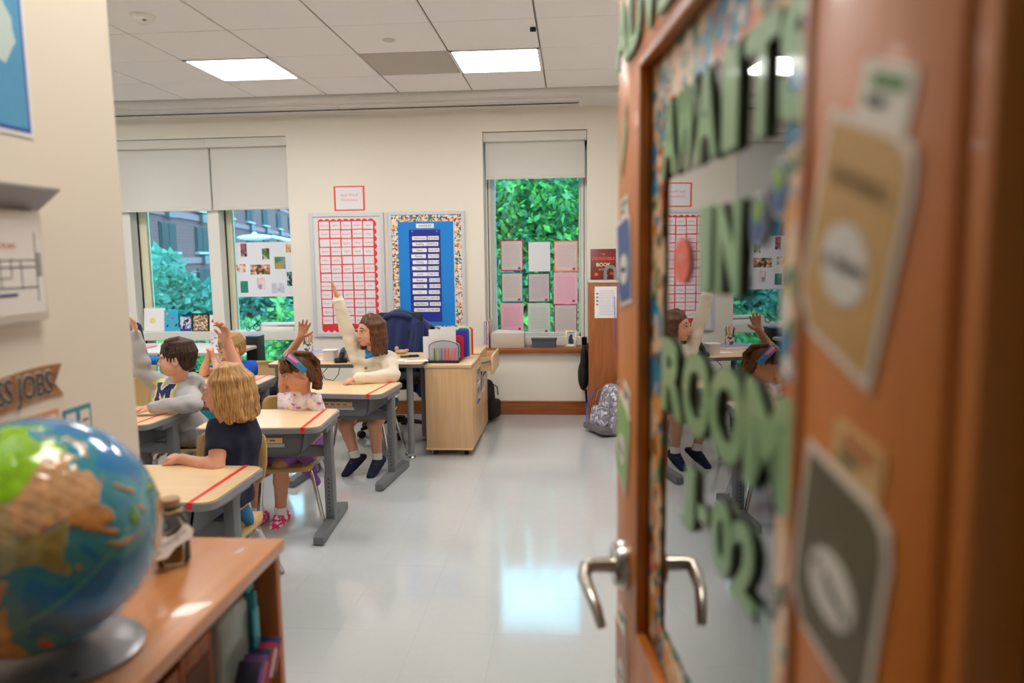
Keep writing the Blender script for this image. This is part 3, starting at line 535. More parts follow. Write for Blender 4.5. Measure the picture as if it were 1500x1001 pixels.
def make_chair(label, x, y, rz, seat=0.36, w=0.36, top=0.66, bb=None, g='beige school chairs with chrome legs'):
    """local -y is the front"""
    t = thing('school_chair', label, 'chair', (x, y, 0), rz, g); SH = mat('#c09a5e', 0.45); SH2 = mat('#b98f52', 0.45)
    def shell(rows, n=9):
        b = B(); grid = []
        for (yy, zz, ww, curve, ax) in rows:
            rr = []
            for k in range(n):
                u = k / (n - 1) * 2 - 1; x_ = u * ww / 2; cz = curve * (1 - u * u)
                rr.append(b.bm.verts.new((x_, yy + (cz if ax == 'y' else 0), zz - (cz if ax == 'z' else 0))))
            grid.append(rr)
        for A, Cc in zip(grid, grid[1:]):
            for k in range(n - 1): b.bm.faces.new((A[k], A[k + 1], Cc[k + 1], Cc[k]))
        return b
    s_ = seat; bz = s_ + 0.08 if bb is None else bb
    o = shell([(-0.19, s_ - 0.02, w * 0.86, 0.006, 'z'), (-0.175, s_ - 0.002, w * 0.94, 0.01, 'z'), (-0.1, s_ + 0.004, w, 0.014, 'z'), (0.05, s_ - 0.002, w, 0.016, 'z'), (0.14, s_ + 0.004, w * 0.94, 0.012, 'z'), (0.17, s_ + 0.02, w * 0.86, 0.006, 'z')]).build('seat', SH, t)
    md = o.modifiers.new('solid', 'SOLIDIFY'); md.thickness = 0.011; md.offset = 0
    o = shell([(0.185, bz, w * 0.8, 0.012, 'y'), (0.19, bz + 0.03, w * 0.93, 0.02, 'y'), (0.2, bz + 0.09, w * 0.98, 0.026, 'y'), (0.215, top - 0.05, w * 0.97, 0.026, 'y'), (0.224, top - 0.015, w * 0.9, 0.022, 'y'), (0.227, top, w * 0.76, 0.014, 'y')]).build('backrest', SH, t)
    md = o.modifiers.new('solid', 'SOLIDIFY'); md.thickness = 0.011; md.offset = 0
    for s in (-1, 1):
        a = s * w * 0.36; c = s * (w / 2 + 0.04)
        lg = B().tube([(a, -0.12, s_ - 0.016), (s * w * 0.43, -0.15, s_ - 0.022), (s * w * 0.455, -0.168, s_ - 0.05), (c, -0.19, 0.02)], 0.011, 10).build('leg', CHROME, t); B().ell((c, -0.19, 0.012), (0.015, 0.015, 0.012)).build('glide', STEEL, lg)
        lg = B().tube([(s * w * 0.43, 0.06, s_ - 0.022), (s * w * 0.455, 0.1, s_ - 0.04), (c, 0.2, 0.02)], 0.011, 10).build('leg', CHROME, t); B().ell((c, 0.2, 0.012), (0.015, 0.015, 0.012)).build('glide', STEEL, lg)
        B().tube([(a, -0.12, s_ - 0.016), (a, 0.1, s_ - 0.016), (s * w * 0.38, 0.17, s_ - 0.002), (s * w * 0.39, 0.213, bz + 0.01), (s * w * 0.39, 0.232, bz + 0.12)], 0.010, 10).build('back_post', CHROME, t)
    B().tube([(-w * 0.43, 0.06, s_ - 0.024), (w * 0.43, 0.06, s_ - 0.024)], 0.008, 8).build('cross_bar', CHROME, t)
    return t
R = math.radians
make_desk('nearest student desk, in front of the blonde child in navy', -1.575, 2.655, 0, inset=0.055)
make_desk('student desk in front of the child with the blue headband', -1.60, 3.77, R(4.0))
make_desk('farthest student desk, in front of the child in a cream jacket', -1.475, 4.69, R(-5))
make_desk('student desk by the wall edge, in front of the boy in grey', -2.49, 3.84, R(-3))
make_desk('student desk in front of the boy in a blue shirt', -2.43, 4.93, R(1))
make_chair('beige school chair under the blonde child in navy', -1.55, 3.00, R(2), 0.29, 0.335, 0.665, 0.44)
make_chair('beige school chair under the child with the blue headband', -1.585, 3.925, R(10), 0.345, 0.36, 0.66)
make_chair('beige school chair under the child in a cream jacket', -1.45, 5.08, R(-4), 0.36, 0.36, 0.62)
make_chair('beige school chair under the boy in grey, turned sideways', -2.27, 4.18, R(-72), 0.36, 0.36, 0.66)
make_chair('beige school chair under the boy in the blue shirt', -2.40, 5.34, R(4), 0.38, 0.42, 0.655)
make_chair('beige school chair behind the boy in grey, mostly hidden by the wall edge', -2.95, 4.40, R(-20), 0.38, 0.38, 0.68)
# ------------------------------------------------------------------ teacher desk and what is on it
TZ = 0.70
t = thing('teacher_desk', 'long maple teacher desk on grey tube legs behind the cream jacket child', 'desk', (-1.62, 5.42, 0))
tw = 1.12
B().prism(rrect(tw, 0.62, 0.03, 4), 0.024, Matrix.Translation((0, 0, TZ - 0.028))).build('edge_band', mat('#5e5f63', 0.5), t); B().prism(rrect(tw - 0.004, 0.616, 0.03, 4), 0.006, Matrix.Translation((0, 0, TZ - 0.006))).build('desktop', MAPLE, t)
for sx in (-0.5, 0.46):
    for sy in (-0.25, 0.25):
        lg = B().cyl((sx, sy, 0.04), (sx, sy, TZ - 0.03), 0.024, seg=16).build('leg', mat('#808286', 0.4), t); B().lathe([(0, 0), (0.026, 0.001), (0.028, 0.012), (0.016, 0.022), (0.016, 0.05)], c=(sx, sy, 0), seg=14).build('glide', CHROME, lg)
B().tube([(-0.12, -0.3, TZ - 0.03), (-0.16, -0.3, TZ - 0.07), (-0.14, -0.3, TZ - 0.11), (-0.08, -0.3, TZ - 0.12), (-0.05, -0.28, TZ - 0.08), (-0.06, -0.2, TZ - 0.03)], 0.003, 6).build('cable', BLACK, t)
def on(px, py, z): return atz(px, py, z)
Z0 = TZ + 0.0005
p = on(482, 530, TZ); t = thing('clear_tub', 'small clear plastic tub on the teacher desk beside black headset', 'tub', (p.x, p.y + 0.04, Z0))
B().prism(rrect(0.10, 0.09, 0.02), 0.075).build('body', mat('#d9d4d6', 0.25, spec=0.6), t); B().prism(rrect(0.108, 0.098, 0.02), 0.008, Matrix.Translation((0, 0, 0.075))).build('lid', mat('#e8e4e4', 0.3), t)
p = on(489, 532, TZ); t = thing('desk_phone', 'black telephone handset standing on teacher desk', 'phone', (p.x + 0.035, p.y + 0.05, Z0), R(20))
B().box((0, 0, 0.012), (0.09, 0.12, 0.024), bev=0.006).build('base', BLACK, t); B().tube([(0.0, -0.06, 0.03), (0.01, -0.05, 0.062), (0.025, 0.0, 0.085), (0.04, 0.05, 0.082)], [0.02, 0.022, 0.02, 0.022], 10).build('handset', mat('#17181c', 0.35), t)
p = on(508, 530, TZ); t = thing('tape_dispenser', 'grey and white desk gadget on teacher desk by the cream sleeve', 'dispenser', (p.x - 0.01, p.y + 0.06, Z0), R(-10))
B().ell((0, 0, 0.038), (0.06, 0.045, 0.04)).build('body', mat('#d2cfcd', 0.3), t); B().ell((-0.02, -0.035, 0.045), (0.024, 0.016, 0.022)).build('window', mat('#5a5c62', 0.3), t); B().box((0, 0, 0.006), (0.12, 0.09, 0.012), bev=0.004).build('base', mat('#8a8a8e', 0.4), t)
p = on(450, 520, TZ); t = thing('notebook', 'lavender notebook lying on the far left of teacher desk', 'notebook', (p.x, 5.58, Z0), R(-12)); B().box((0, 0, 0.012), (0.26, 0.2, 0.022)).build('pages', PAPER, t); B().box((0, 0, 0.0245), (0.265, 0.205, 0.003)).build('cover', mat('#9aa0d0', 0.5), t)
for (px, py, w_, d_, r_, lab) in ((582, 528, 0.13, 0.09, -15, 'white paper slip on teacher desk beside the cream jacket'), (610, 529, 0.17, 0.07, 8, 'white paper sheet at right end of the teacher desk'), (465, 527, 0.12, 0.08, 10, 'small white sheet lying left of the clear tub')):
    p = on(px, py, TZ); t = thing('paper_sheet', lab, 'paper', (p.x, p.y, Z0), R(r_)); B().box((0, 0, 0.0008), (w_, d_, 0.0012)).build('page', PAPER, t)
p = on(600, 523, TZ); t = thing('smartphone', 'green backed smartphone lying on teacher desk', 'phone', (p.x, p.y, Z0), R(-70)); B().prism(rrect(0.07, 0.14, 0.012), 0.009).build('case', mat('#123a36', 0.3), t); B().prism(rrect(0.064, 0.134, 0.01), 0.001, Matrix.Translation((0, 0, 0.009))).build('screen', mat('#0c1c1c', 0.1), t)
p = on(588, 519, TZ); t = thing('carved_ornament', 'small tan carved ornament on the teacher desk', 'ornament', (p.x, p.y, Z0)); TAN = mat('#b89a72', 0.7)
B().ell((0, 0, 0.018), (0.05, 0.025, 0.018)).build('body', TAN, t); B().ell((-0.035, 0, 0.042), (0.016, 0.014, 0.02)).build('head', TAN, t); B().ell((0.04, 0, 0.03), (0.02, 0.012, 0.01)).build('tail', TAN, t)
p = on(420, 522, TZ); t = thing('pencil_cup', 'floral cup of pencils at left end of the teacher desk', 'cup', (-2.05, 5.6, Z0)); B().lathe([(0, 0), (0.034, 0), (0.038, 0.1), (0.035, 0.1), (0.032, 0.006), (0, 0.006)], seg=18).build('cup', spots('#e8ded6', ['#c2506a', '#4a6a58'], 40, 0.55), t)
for k, c in enumerate(['#e8622c', '#2b9a5a', '#e8b83a', '#c8308a', '#303038', '#e8622c']):
    a = k * 1.05; B().cyl((0.015 * math.cos(a), 0.015 * math.sin(a), 0.01), (0.04 * math.cos(a), 0.03 * math.sin(a), 0.155 + 0.01 * (k % 3)), 0.004, seg=6).build('pencil', mat(c, 0.5), t)
# teacher chair with a jacket over the back
def office_chair(label, x, y, rz, cloth, high=0.95):
    t = thing('office_chair', label, 'chair', (x, y, 0), rz)
    for k in range(5):
        a = k * 2 * math.pi / 5 + 0.3; c, s = math.cos(a), math.sin(a)
        B().tube([(0.03 * c, 0.03 * s, 0.11), (0.16 * c, 0.16 * s, 0.095), (0.28 * c, 0.28 * s, 0.07)], [0.025, 0.02, 0.014], 8).build('base_arm', BLACK, t)
        B().cyl((0.28 * c - 0.02 * s, 0.28 * s + 0.02 * c, 0.03), (0.28 * c + 0.02 * s, 0.28 * s - 0.02 * c, 0.03), 0.03, seg=14).build('caster', BLACK, t)
    B().cyl((0, 0, 0.1), (0, 0, 0.24), 0.035, seg=14).cyl((0, 0, 0.24), (0, 0, 0.42), 0.02, seg=14).build('gas_column', BLACK, t)
    B().box((0, 0, 0.44), (0.46, 0.46, 0.08), bev=0.035, seg=3).build('seat', cloth, t)
    b = B(); b.box((0, 0.25, 0.72 + (high - 0.95) / 2), (0.46, 0.07, high - 0.5), bev=0.033, seg=4); 
    for v in b.bm.verts: v.co.y += 0.10 * (v.co.x / 0.23) ** 2 * -0.5 + (v.co.z - 0.5) * 0.12; v.co.x *= 1 - max(0, v.co.z - 0.75) * 0.5
    b.build('backrest', cloth, t); B().tube([(0, 0.05, 0.41), (0, 0.24, 0.43), (0, 0.29, 0.6)], 0.018, 8).build('back_arm', BLACK, t)
    for s in (-1, 1): B().tube([(s * 0.2, 0.05, 0.42), (s * 0.27, 0.05, 0.45), (s * 0.28, 0.05, 0.6)], 0.014, 8).box((s * 0.28, 0.0, 0.62), (0.06, 0.24, 0.03), bev=0.012).build('armrest', BLACK, t)
    return t
CH = mat('#15171c', 0.8, bump=0.2, bscale=200)
oc = office_chair('black office chair behind teacher desk with navy jacket on it', -1.50, 5.95, R(-8), CH, 0.98)
# ------------------------------------------------------------------ jacket on the teacher chair
def drape(prof_fn, name, m, parent, nu=24, nv=18, thick=0.01):
    b = B(); g = [[b.bm.verts.new(prof_fn(i / (nu - 1), j / (nv - 1))) for i in range(nu)] for j in range(nv)]
    for A, Cc in zip(g, g[1:]):
        for k in range(nu - 1): b.bm.faces.new((A[k], A[k + 1], Cc[k + 1], Cc[k]))
    o = b.build(name, m, parent, angle=0)
    md = o.modifiers.new('solid', 'SOLIDIFY'); md.thickness = thick; md.offset = 0; return o
NAVY = mat('#12265a', 0.8, bump=0.35, bscale=25, sheen=0.2)
tj = thing('jacket', 'navy jacket draped over the black office chair back', 'jacket', (-1.50, 5.95, -0.02), R(-8))
def jk(u, v):                              # over the backrest: front hang -> over the top -> back hang
    s = v * 1.15 - 0.42; x = (u - 0.5) * (0.50 + 0.06 * math.sin(v * 5)); top = 1.015 - 0.22 * abs(u - 0.5) ** 1.6 * 2
    w_ = 0.012 * math.sin(u * 19 + v * 7) + 0.01 * math.sin(u * 33 - v * 9)
    if s < -0.06: return (x, 0.235 + w_ - 0.02 + (-0.06 - s) * -0.10, top + s + 0.06 - 0.02)
    if s < 0.06:
        a = (s + 0.06) / 0.12 * math.pi; return (x, 0.292 - 0.075 * math.cos(a) + w_ * 0.3, top - 0.02 + 0.03 * math.sin(a))
    return (x * (1 + 0.1 * (s - 0.06)), 0.365 + w_ - (s - 0.06) * 0.05, top - 0.02 - (s - 0.06))
drape(jk, 'jacket_body', NAVY, tj, 30, 26)
for s in (-1, 1): B().tube([(s * 0.2, 0.2, 0.93), (s * 0.2, 0.19, 0.8), (s * 0.17, 0.18, 0.62), (s * 0.12, 0.18, 0.5)], [0.035, 0.042, 0.04, 0.03], 10).build('sleeve', NAVY, tj)
B().tube([(-0.12, 0.22, 0.96), (-0.05, 0.2, 0.985), (0.05, 0.2, 0.985), (0.12, 0.22, 0.96)], 0.02, 8).build('collar', NAVY, tj)
# ------------------------------------------------------------------ file pedestal and organiser
PX0, PX1, PY0, PY1, PT = -1.068, -0.725, 5.235, 5.75, 0.675
pc = ((PX0 + PX1) / 2, (PY0 + PY1) / 2); pw, pd = PX1 - PX0, PY1 - PY0
t = thing('file_pedestal', 'maple file pedestal on casters at right end of teacher desk', 'cabinet', (pc[0], pc[1], 0))
B().box((0, 0, 0.045 + (PT - 0.07) / 2), (pw - 0.01, pd - 0.012, PT - 0.07), bev=0.003).build('body', MAPLE_V, t)
B().box((0, 0, PT - 0.0125), (pw + 0.006, pd + 0.008, 0.025), bev=0.005).build('top', MAPLE, t); B().box((0, 0, 0.052), (pw + 0.002, pd, 0.014), bev=0.003).build('base_panel', MAPLE, t)
B().box((pw / 2 - 0.001, 0, 0.35), (0.012, pd - 0.02, 0.58), bev=0.003).build('door', MAPLE_V, t)
for sx in (-0.11, 0.12):
    for sy in (-0.2, 0.2):
        k = B().cyl((sx - 0.014, sy, 0.022), (sx + 0.014, sy, 0.022), 0.022, seg=16).build('caster', BLACK, t); B().box((sx, sy, 0.042), (0.03, 0.03, 0.008)).build('caster_plate', BLACK, k)
t0 = t
def side_pic(lab, x0, y0, x1, y1, base, cols, band):
    A = at(x0, y0, 5.4); Cc = at(x1, y1, 5.4); ya = (ray(x0, y0)[1] / ray(x0, y0)[0]) * (PX1 + 0.007); yb = (ray(x1, y1)[1] / ray(x1, y1)[0]) * (PX1 + 0.007)
    za, zb = EYE + ray(x0, y0)[2] * ya / ray(x0, y0)[1], EYE + ray(x1, y1)[2] * ya / ray(x1, y1)[1]
    w, h = yb - ya, za - zb; t = thing('photo_print', lab, 'photo', (PX1 + 0.0075, (ya + yb) / 2, (za + zb) / 2), rot=(R90, 0, R90))
    sheet(w, h, 0.001, 0, 'print', mat('#e6e4ea', 0.4), t); sheet(w - 0.02, h - 0.03, 0.0006, 0.001, 'image', spots(base, cols, 22, 0.5, 0.4, 0.08), t, 0, 0.006)
    if band: B().box((0, -h / 2 + 0.012, 0.0018), (w, 0.02, 0.0006)).build('caption_band', mat('#3a2ab0', 0.5), t)
side_pic('upper left photo print on the side of the maple pedestal', 698, 541, 704, 566, '#8a7f88', ['#d8c8c0', '#3c3a48'], False); side_pic('upper right photo print with blue corner on the maple pedestal', 706, 532, 711.5, 553, '#a09aa8', ['#d8d4d8', '#4a4a5a'], True)
side_pic('lower left photo print with purple band on the maple pedestal', 698.5, 568, 703.5, 593, '#8f8a9a', ['#e0d8d8', '#444458'], True); side_pic('lower right small print on the side of the maple pedestal', 705.5, 557, 710, 576, '#b0b0b8', ['#d8d8e0', '#7a7a88'], False)
t = thing('drawer_unit', 'second maple drawer unit behind the pedestal with its top drawer pulled out', 'cabinet', (-0.91, 6.03, 0))
B().box((0, 0, 0.345), (0.36, 0.5, 0.65), bev=0.003).build('body', MAPLE_V, t); B().box((0, 0, 0.678), (0.37, 0.51, 0.02), bev=0.004).build('top', MAPLE, t)
d = B().box((0.275, 0, 0.585), (0.018, 0.48, 0.15), bev=0.003).box((0.195, -0.2, 0.59), (0.15, 0.012, 0.11)).box((0.195, 0.2, 0.59), (0.15, 0.012, 0.11)).box((0.195, 0, 0.54), (0.15, 0.4, 0.008)).build('drawer', MAPLE, t)
B().tube([(0.19, -0.212, 0.6), (0.235, -0.215, 0.61), (0.266, -0.212, 0.62)], 0.006, 8).build('drawer_slide', mat('#4a8a80', 0.3, metal=0.5), d)
for sx in (-0.13, 0.13): B().cyl((sx - 0.012, 0, 0.01), (sx + 0.012, 0, 0.01), 0.01, seg=12).build('caster', BLACK, t)
# black backpack behind the pedestals
def backpack(label, x, y, rz, m, m2, hgt=0.36, tilt=0.0):
    t = thing('backpack', label, 'backpack', (x, y, 0), rot=(tilt, 0, rz)); h = hgt
    b = B(); b.box((0, 0, h * 0.5), (h * 0.72, h * 0.42, h), bev=h * 0.17, seg=5)
    for v in b.bm.verts: k = 1 - 0.25 * max(0, v.co.z / h - 0.5) * 2; v.co.x *= k; v.co.y *= k
    b.build('body', m, t); b = B(); b.box((0, -h * 0.24, h * 0.3), (h * 0.56, h * 0.2, h * 0.45), bev=h * 0.09, seg=4); b.build('front_pocket', m, t)
    for s in (-1, 1): B().box((s * h * 0.36, -0.0, h * 0.22), (h * 0.1, h * 0.28, h * 0.34), bev=h * 0.045, seg=3).build('side_pocket', m2, t)
    B().tube([(-0.05, h * 0.1, h * 0.96), (-0.03, h * 0.1, h * 1.08), (0.03, h * 0.1, h * 1.08), (0.05, h * 0.1, h * 0.96)], 0.009, 8).build('handle', m2, t)
    B().tube([(-h * 0.27, -h * 0.24, h * 0.60), (-h * 0.24, -h * 0.235, h * 0.8), (0, -h * 0.215, h * 0.93), (h * 0.24, -h * 0.235, h * 0.8), (h * 0.27, -h * 0.24, h * 0.6)], 0.005, 6).build('zipper', m2, t)
    for s in (-1, 1): B().tube([(s * h * 0.16, h * 0.2, h * 0.94), (s * h * 0.2, h * 0.34, h * 0.7), (s * h * 0.22, h * 0.3, h * 0.35), (s * h * 0.26, h * 0.2, h * 0.1)], [0.022, 0.026, 0.02, 0.012], 8).build('strap', m2, t)
    return t
BP = mat('#121318', 0.75, bump=0.3, bscale=60)
p = atz(722, 612, 0); backpack('black backpack on floor behind the maple pedestal', p.x - 0.06, 6.42, R(70), BP, mat('#1c1d22', 0.6), 0.36)
STARS = spots('#8d8b97', ['#e2dfe4', '#6a6b84', '#c3bfc8'], 26, 0.58, 0.8)
p = atz(884, 640, 0); t = backpack('grey star patterned rolling backpack leaning on the bookcase', p.x + 0.04, 5.98, R(-62), STARS, mat('#8c8a92', 0.7), 0.40, R(-10))
B().tube([(-0.05, -0.178, 0.06), (-0.07, -0.20, 0.2), (-0.06, -0.15, 0.33)], 0.004, 6).build('blue_piping', mat('#3a66c8', 0.6), t)
B().box((0, -0.06, 0.03), (0.30, 0.19, 0.05), bev=0.012).build('base_frame', mat('#6e6a6c', 0.5), t)
for s in (-1, 1):
    B().cyl((s * 0.16, 0.06, 0.045), (s * 0.13, 0.06, 0.045), 0.045, seg=18).build('wheel', BLACK, t); B().tube([(s * 0.07, 0.1, 0.05), (s * 0.07, 0.1, 0.48)], 0.008, 8).build('handle_tube', STEEL, t)
p = at(901, 470, 6.2); tag(B().tube([(p.x - 0.005, 6.228, p.z + 0.2), (p.x, 6.222, p.z), (p.x - 0.012, 6.225, p.z - 0.22), (p.x + 0.004, 6.228, p.z - 0.26)], [0.003, 0.003, 0.0035, 0.002], 6).build('ribbon', mat('#7a56c8', 0.6)), 'thin purple ribbon hanging down the bookcase end', 'ribbon')
# desk organiser with hanging folders
ZP = PT + 0.0005; ox, oy = -0.935, 5.42
t = thing('file_organizer', 'black mesh file organizer with pens in front pocket on pedestal', 'organizer', (ox, oy, ZP)); MESH = mat('#20222a', 0.45)
B().box((0, 0.05, 0.010), (0.225, 0.34, 0.018), bev=0.004).build('base_tray', MESH, t)
def meshpanel():
    m = bpy.data.materials.new('wire_mesh'); m.use_nodes = True; nt = m.node_tree; p = nt.nodes['Principled BSDF']; out = nt.nodes['Material Output']
    p.inputs['Base Color'].default_value = lin('#c6c6ce'); p.inputs['Roughness'].default_value = 0.5
    tr = nt.nodes.new('ShaderNodeBsdfTransparent'); mx = nt.nodes.new('ShaderNodeMixShader'); mx.inputs[0].default_value = 0.6
    nt.links.new(tr.outputs[0], mx.inputs[1]); nt.links.new(p.outputs[0], mx.inputs[2]); nt.links.new(mx.outputs[0], out.inputs['Surface']); return m
arch = [(0.108 * math.cos(a) if abs(math.cos(a)) < 0.94 else 0.108 * math.copysign(1, math.cos(a)), 0.118 + 0.045 * math.sin(a)) for a in np.linspace(0, math.pi, 15)]
arch = [(-0.108, 0.018), (0.108, 0.018)] + arch
for k, yy in enumerate((-0.10, 0.0, 0.06, 0.12, 0.2)):
    sc = 1.0
    B().prism(arch, 0.0012, Matrix.Translation((0, yy, 0)) @ Matrix.Rotation(R90, 4, 'X')).build('mesh_panel', meshpanel(), t)
    B().tube([(x, yy, z) for x, z in arch], 0.003, 6, closed=True).build('panel_rim', MESH, t)
for k, c in enumerate(['#4f7a3a', '#c8b24a', '#1f8ac8', '#ee2f4a', '#f0602c', '#f06a6a', '#d8609a']):
    x = -0.068 + 0.026 * k; tt = thing('marker_pen', {0: 'olive green', 1: 'mustard yellow', 2: 'bright blue', 3: 'crimson red', 4: 'orange', 5: 'coral', 6: 'dusty pink'}[k] + ' marker pen standing in the organizer front pocket', 'pen', (ox + x, oy - 0.108, ZP + 0.019), group='marker pens in the organizer')
    B().cyl((0, 0, 0), (0, 0, 0.078), 0.0055, seg=8).build('barrel', mat(c, 0.4), tt); B().cyl((0, 0, 0.078), (0, 0, 0.092), 0.0045, 0.003, seg=8).build('cap', mat(c, 0.4), tt)
def folder(lab, x, y, w, h, c, lean=0.0):
    tt = thing('file_folder', lab, 'folder', (ox + x, oy + y, ZP + 0.02), rot=(lean, 0, 0), group='file folders in the organizer')
    o = [(-w / 2, 0), (w / 2, 0), (w / 2, h - 0.015), (w / 2 - 0.015, h), (w * 0.15, h), (w * 0.1, h - 0.012), (-w / 2, h - 0.012)]
    B().prism(o, 0.0025, Matrix.Rotation(R90, 4, 'X')).build('cover', mat(c, 0.5), tt); B().box((-0.004, 0.003, (h - 0.03) / 2), (w - 0.02, 0.002, h - 0.03)).build('pages', PAPER, tt)
folder('white sheet protector folder at the front of the organizer', -0.015, -0.06, 0.2, 0.235, '#ecebea'); folder('white folder sticking out left of the organizer', -0.07, -0.03, 0.19, 0.18, '#e9e6f2')
folder('crimson red folder nearest the right front of organizer', 0.055, 0.02, 0.15, 0.17, '#d0203c'); folder('purple folder behind the crimson one', 0.05, 0.075, 0.2, 0.2, '#4a2a9a'); folder('royal blue folder behind the purple one', 0.055, 0.11, 0.21, 0.205, '#1a5ad0')
folder('green folder behind the royal blue one', 0.05, 0.14, 0.21, 0.212, '#2aa048'); folder('white paper folder taller at the back of organizer', 0.04, 0.16, 0.21, 0.232, '#efeef4'); folder('yellow folder near the back of the organizer', 0.065, 0.185, 0.2, 0.212, '#e8d488'); folder('red folder at the very back of the organizer', 0.075, 0.215, 0.2, 0.21, '#e0303a')
# ------------------------------------------------------------------ work table by the wide window
p0 = at(225, 492, 6.3); TT = 0.69
t = thing('work_table', 'white topped work table along the wide window behind boys', 'table', (-3.52, 6.15, 0))
B().prism(rrect(1.5, 0.66, 0.05, 4), 0.02, Matrix.Translation((0, 0, TT - 0.026))).build('edge_band', mat('#c9b8a0', 0.5), t); B().prism(rrect(1.49, 0.65, 0.05, 4), 0.006, Matrix.Translation((0, 0, TT - 0.006))).build('tabletop', mat('#ece6e4', 0.3), t)
for sx in (-0.66, 0.66):
    for sy in (-0.26, 0.26): B().cyl((sx, sy, 0), (sx, sy, TT - 0.026), 0.022, seg=12).build('leg', mat('#9a9ca0', 0.4), t)
p = atz(253, 497, TT); t = thing('pink_folder', 'flat pink folder lying on the white work table', 'folder', (p.x, 6.12, TT + 0.0005), R(4)); B().box((0, 0, 0.004), (0.34, 0.24, 0.006), bev=0.001).build('cover', mat('#f07aa8', 0.5), t); B().box((0, 0, 0.0085), (0.33, 0.23, 0.002)).build('pages', mat('#f6a8c4', 0.5), t)
p = at(316, 492, 5.95); t = thing('paper_box', 'white paper cup with pink print on the work table', 'cup', (p.x, 5.95, TT + 0.0005)); B().lathe([(0, 0), (0.036, 0), (0.046, 0.13), (0.043, 0.13), (0.034, 0.004), (0, 0.004)], seg=20).build('cup', spots('#f2eff2', ['#e87aa0', '#7aa0d8'], 30, 0.64), t)
p = at(240, 510, 6.0); t = thing('blue_cap', 'bright blue cap hanging at the front edge of work table', 'cap', (p.x, 5.85, 0.60)); BC = mat('#1a78c8', 0.7)
B().ell((0, 0, 0.03), (0.09, 0.07, 0.045)).build('crown', BC, t); B().ell((-0.09, -0.03, 0.005), (0.06, 0.06, 0.008)).build('brim', BC, t)
p = at(374, 540, 6.35); zt = at(374, 493, 6.3).z
t = thing('speaker_tower', 'tall black floor standing tower in front of the wide window', 'speaker', (p.x, 6.38, 0)); B().box((0, 0, zt / 2 + 0.01), (0.105, 0.16, zt - 0.02), bev=0.005).build('cabinet', mat('#0d1017', 0.4), t); B().box((0, 0, zt - 0.004), (0.11, 0.165, 0.01), bev=0.003).build('top_cap', mat('#1e3a58', 0.3), t); B().box((0, 0, 0.008), (0.2, 0.26, 0.016), bev=0.004).build('base', BLACK, t); B().box((0.0, -0.082, zt / 2), (0.09, 0.006, zt - 0.1), bev=0.002).build('grille', mat('#14161c', 0.9), t)
p = at(224, 520, 5.35); office_chair('dark blue office chair with its back to us behind the boy in grey', p.x, 5.35, R(160), mat('#1a2740', 0.7, bump=0.2, bscale=150), 1.02)
t = thing('tote_bag', 'teal storage bag on the floor under the work table', 'bag', (-3.25, 6.1, 0)); b = B(); b.box((0, 0, 0.17), (0.42, 0.26, 0.34), bev=0.04, seg=3); b.build('body', mat('#2a94a8', 0.8, bump=0.3, bscale=40), t)
for s in (-1, 1): B().tube([(-0.1, s * 0.11, 0.32), (-0.08, s * 0.12, 0.46), (0.08, s * 0.12, 0.46), (0.1, s * 0.11, 0.32)], 0.01, 8).build('handle', mat('#1f7a8c', 0.8), t)
# ------------------------------------------------------------------ the open door at the right
TH = math.radians(6.3); LX, LY = at(905, 500, 1.25).x, 1.25
DU = Vector((math.sin(TH), -math.cos(TH), 0)); DN = Vector((math.cos(TH), math.sin(TH), 0)); DRZ = TH - R90
def dp(u, z, out=0.0):                       # point on the door face: u metres from the latch edge, z up, out toward the room
    q = Vector((LX, LY, 0)) + DU * u - DN * out; return Vector((q.x, q.y, z))
DOORW = wood('#c06a16', '#d07c24', (9, 9, 0.7), 0.42, 0.04)
dr = bpy.data.objects.new('door_1', None); COL.objects.link(dr); struct(dr); dr.location = (LX, LY, 0); dr.rotation_euler = (0, 0, DRZ)
DWI, DT, DH = 0.895, 0.045, 2.12; U0, U1, Z0D, Z1D = 0.170, 0.738, 0.885, 1.728
B().box((U0 / 2, DT / 2, DH / 2), (U0, DT, DH - 0.01), bev=0.002).build('latch_stile', DOORW, dr); B().box(((U1 + DWI) / 2, DT / 2, DH / 2), (DWI - U1, DT, DH - 0.01), bev=0.002).build('hinge_stile', DOORW, dr)
B().box(((U0 + U1) / 2, DT / 2, (Z1D + DH) / 2), (U1 - U0, DT, DH - 0.01 - Z1D)).build('top_rail', DOORW, dr); B().box(((U0 + U1) / 2, DT / 2, Z0D / 2), (U1 - U0, DT, Z0D - 0.01)).build('bottom_rail', DOORW, dr)
b = B(); q = 0.012
for (ua, ub, za, zb) in ((U0, U0 + q, Z0D, Z1D), (U1 - q, U1, Z0D, Z1D), (U0 + q, U1 - q, Z0D, Z0D + q), (U0 + q, U1 - q, Z1D - q, Z1D)):
    for yy in (0.005, DT - 0.005): b.box(((ua + ub) / 2, yy, (za + zb) / 2), (ub - ua, 0.016, zb - za), bev=0.003)
b.build('glazing_bead', wood('#a85c14', '#b96c1e', (9, 9, 0.7), 0.35), dr)
DG = glass('#dfe3df', 2.1, 0.004, 'door_glass')
B().box(((U0 + U1) / 2, DT / 2, (Z0D + Z1D) / 2), (U1 - U0, 0.006, Z1D - Z0D)).build('pane', DG, dr, smooth=False)
BRUSH = mat('#b9b4ac', 0.24, metal=1.0)
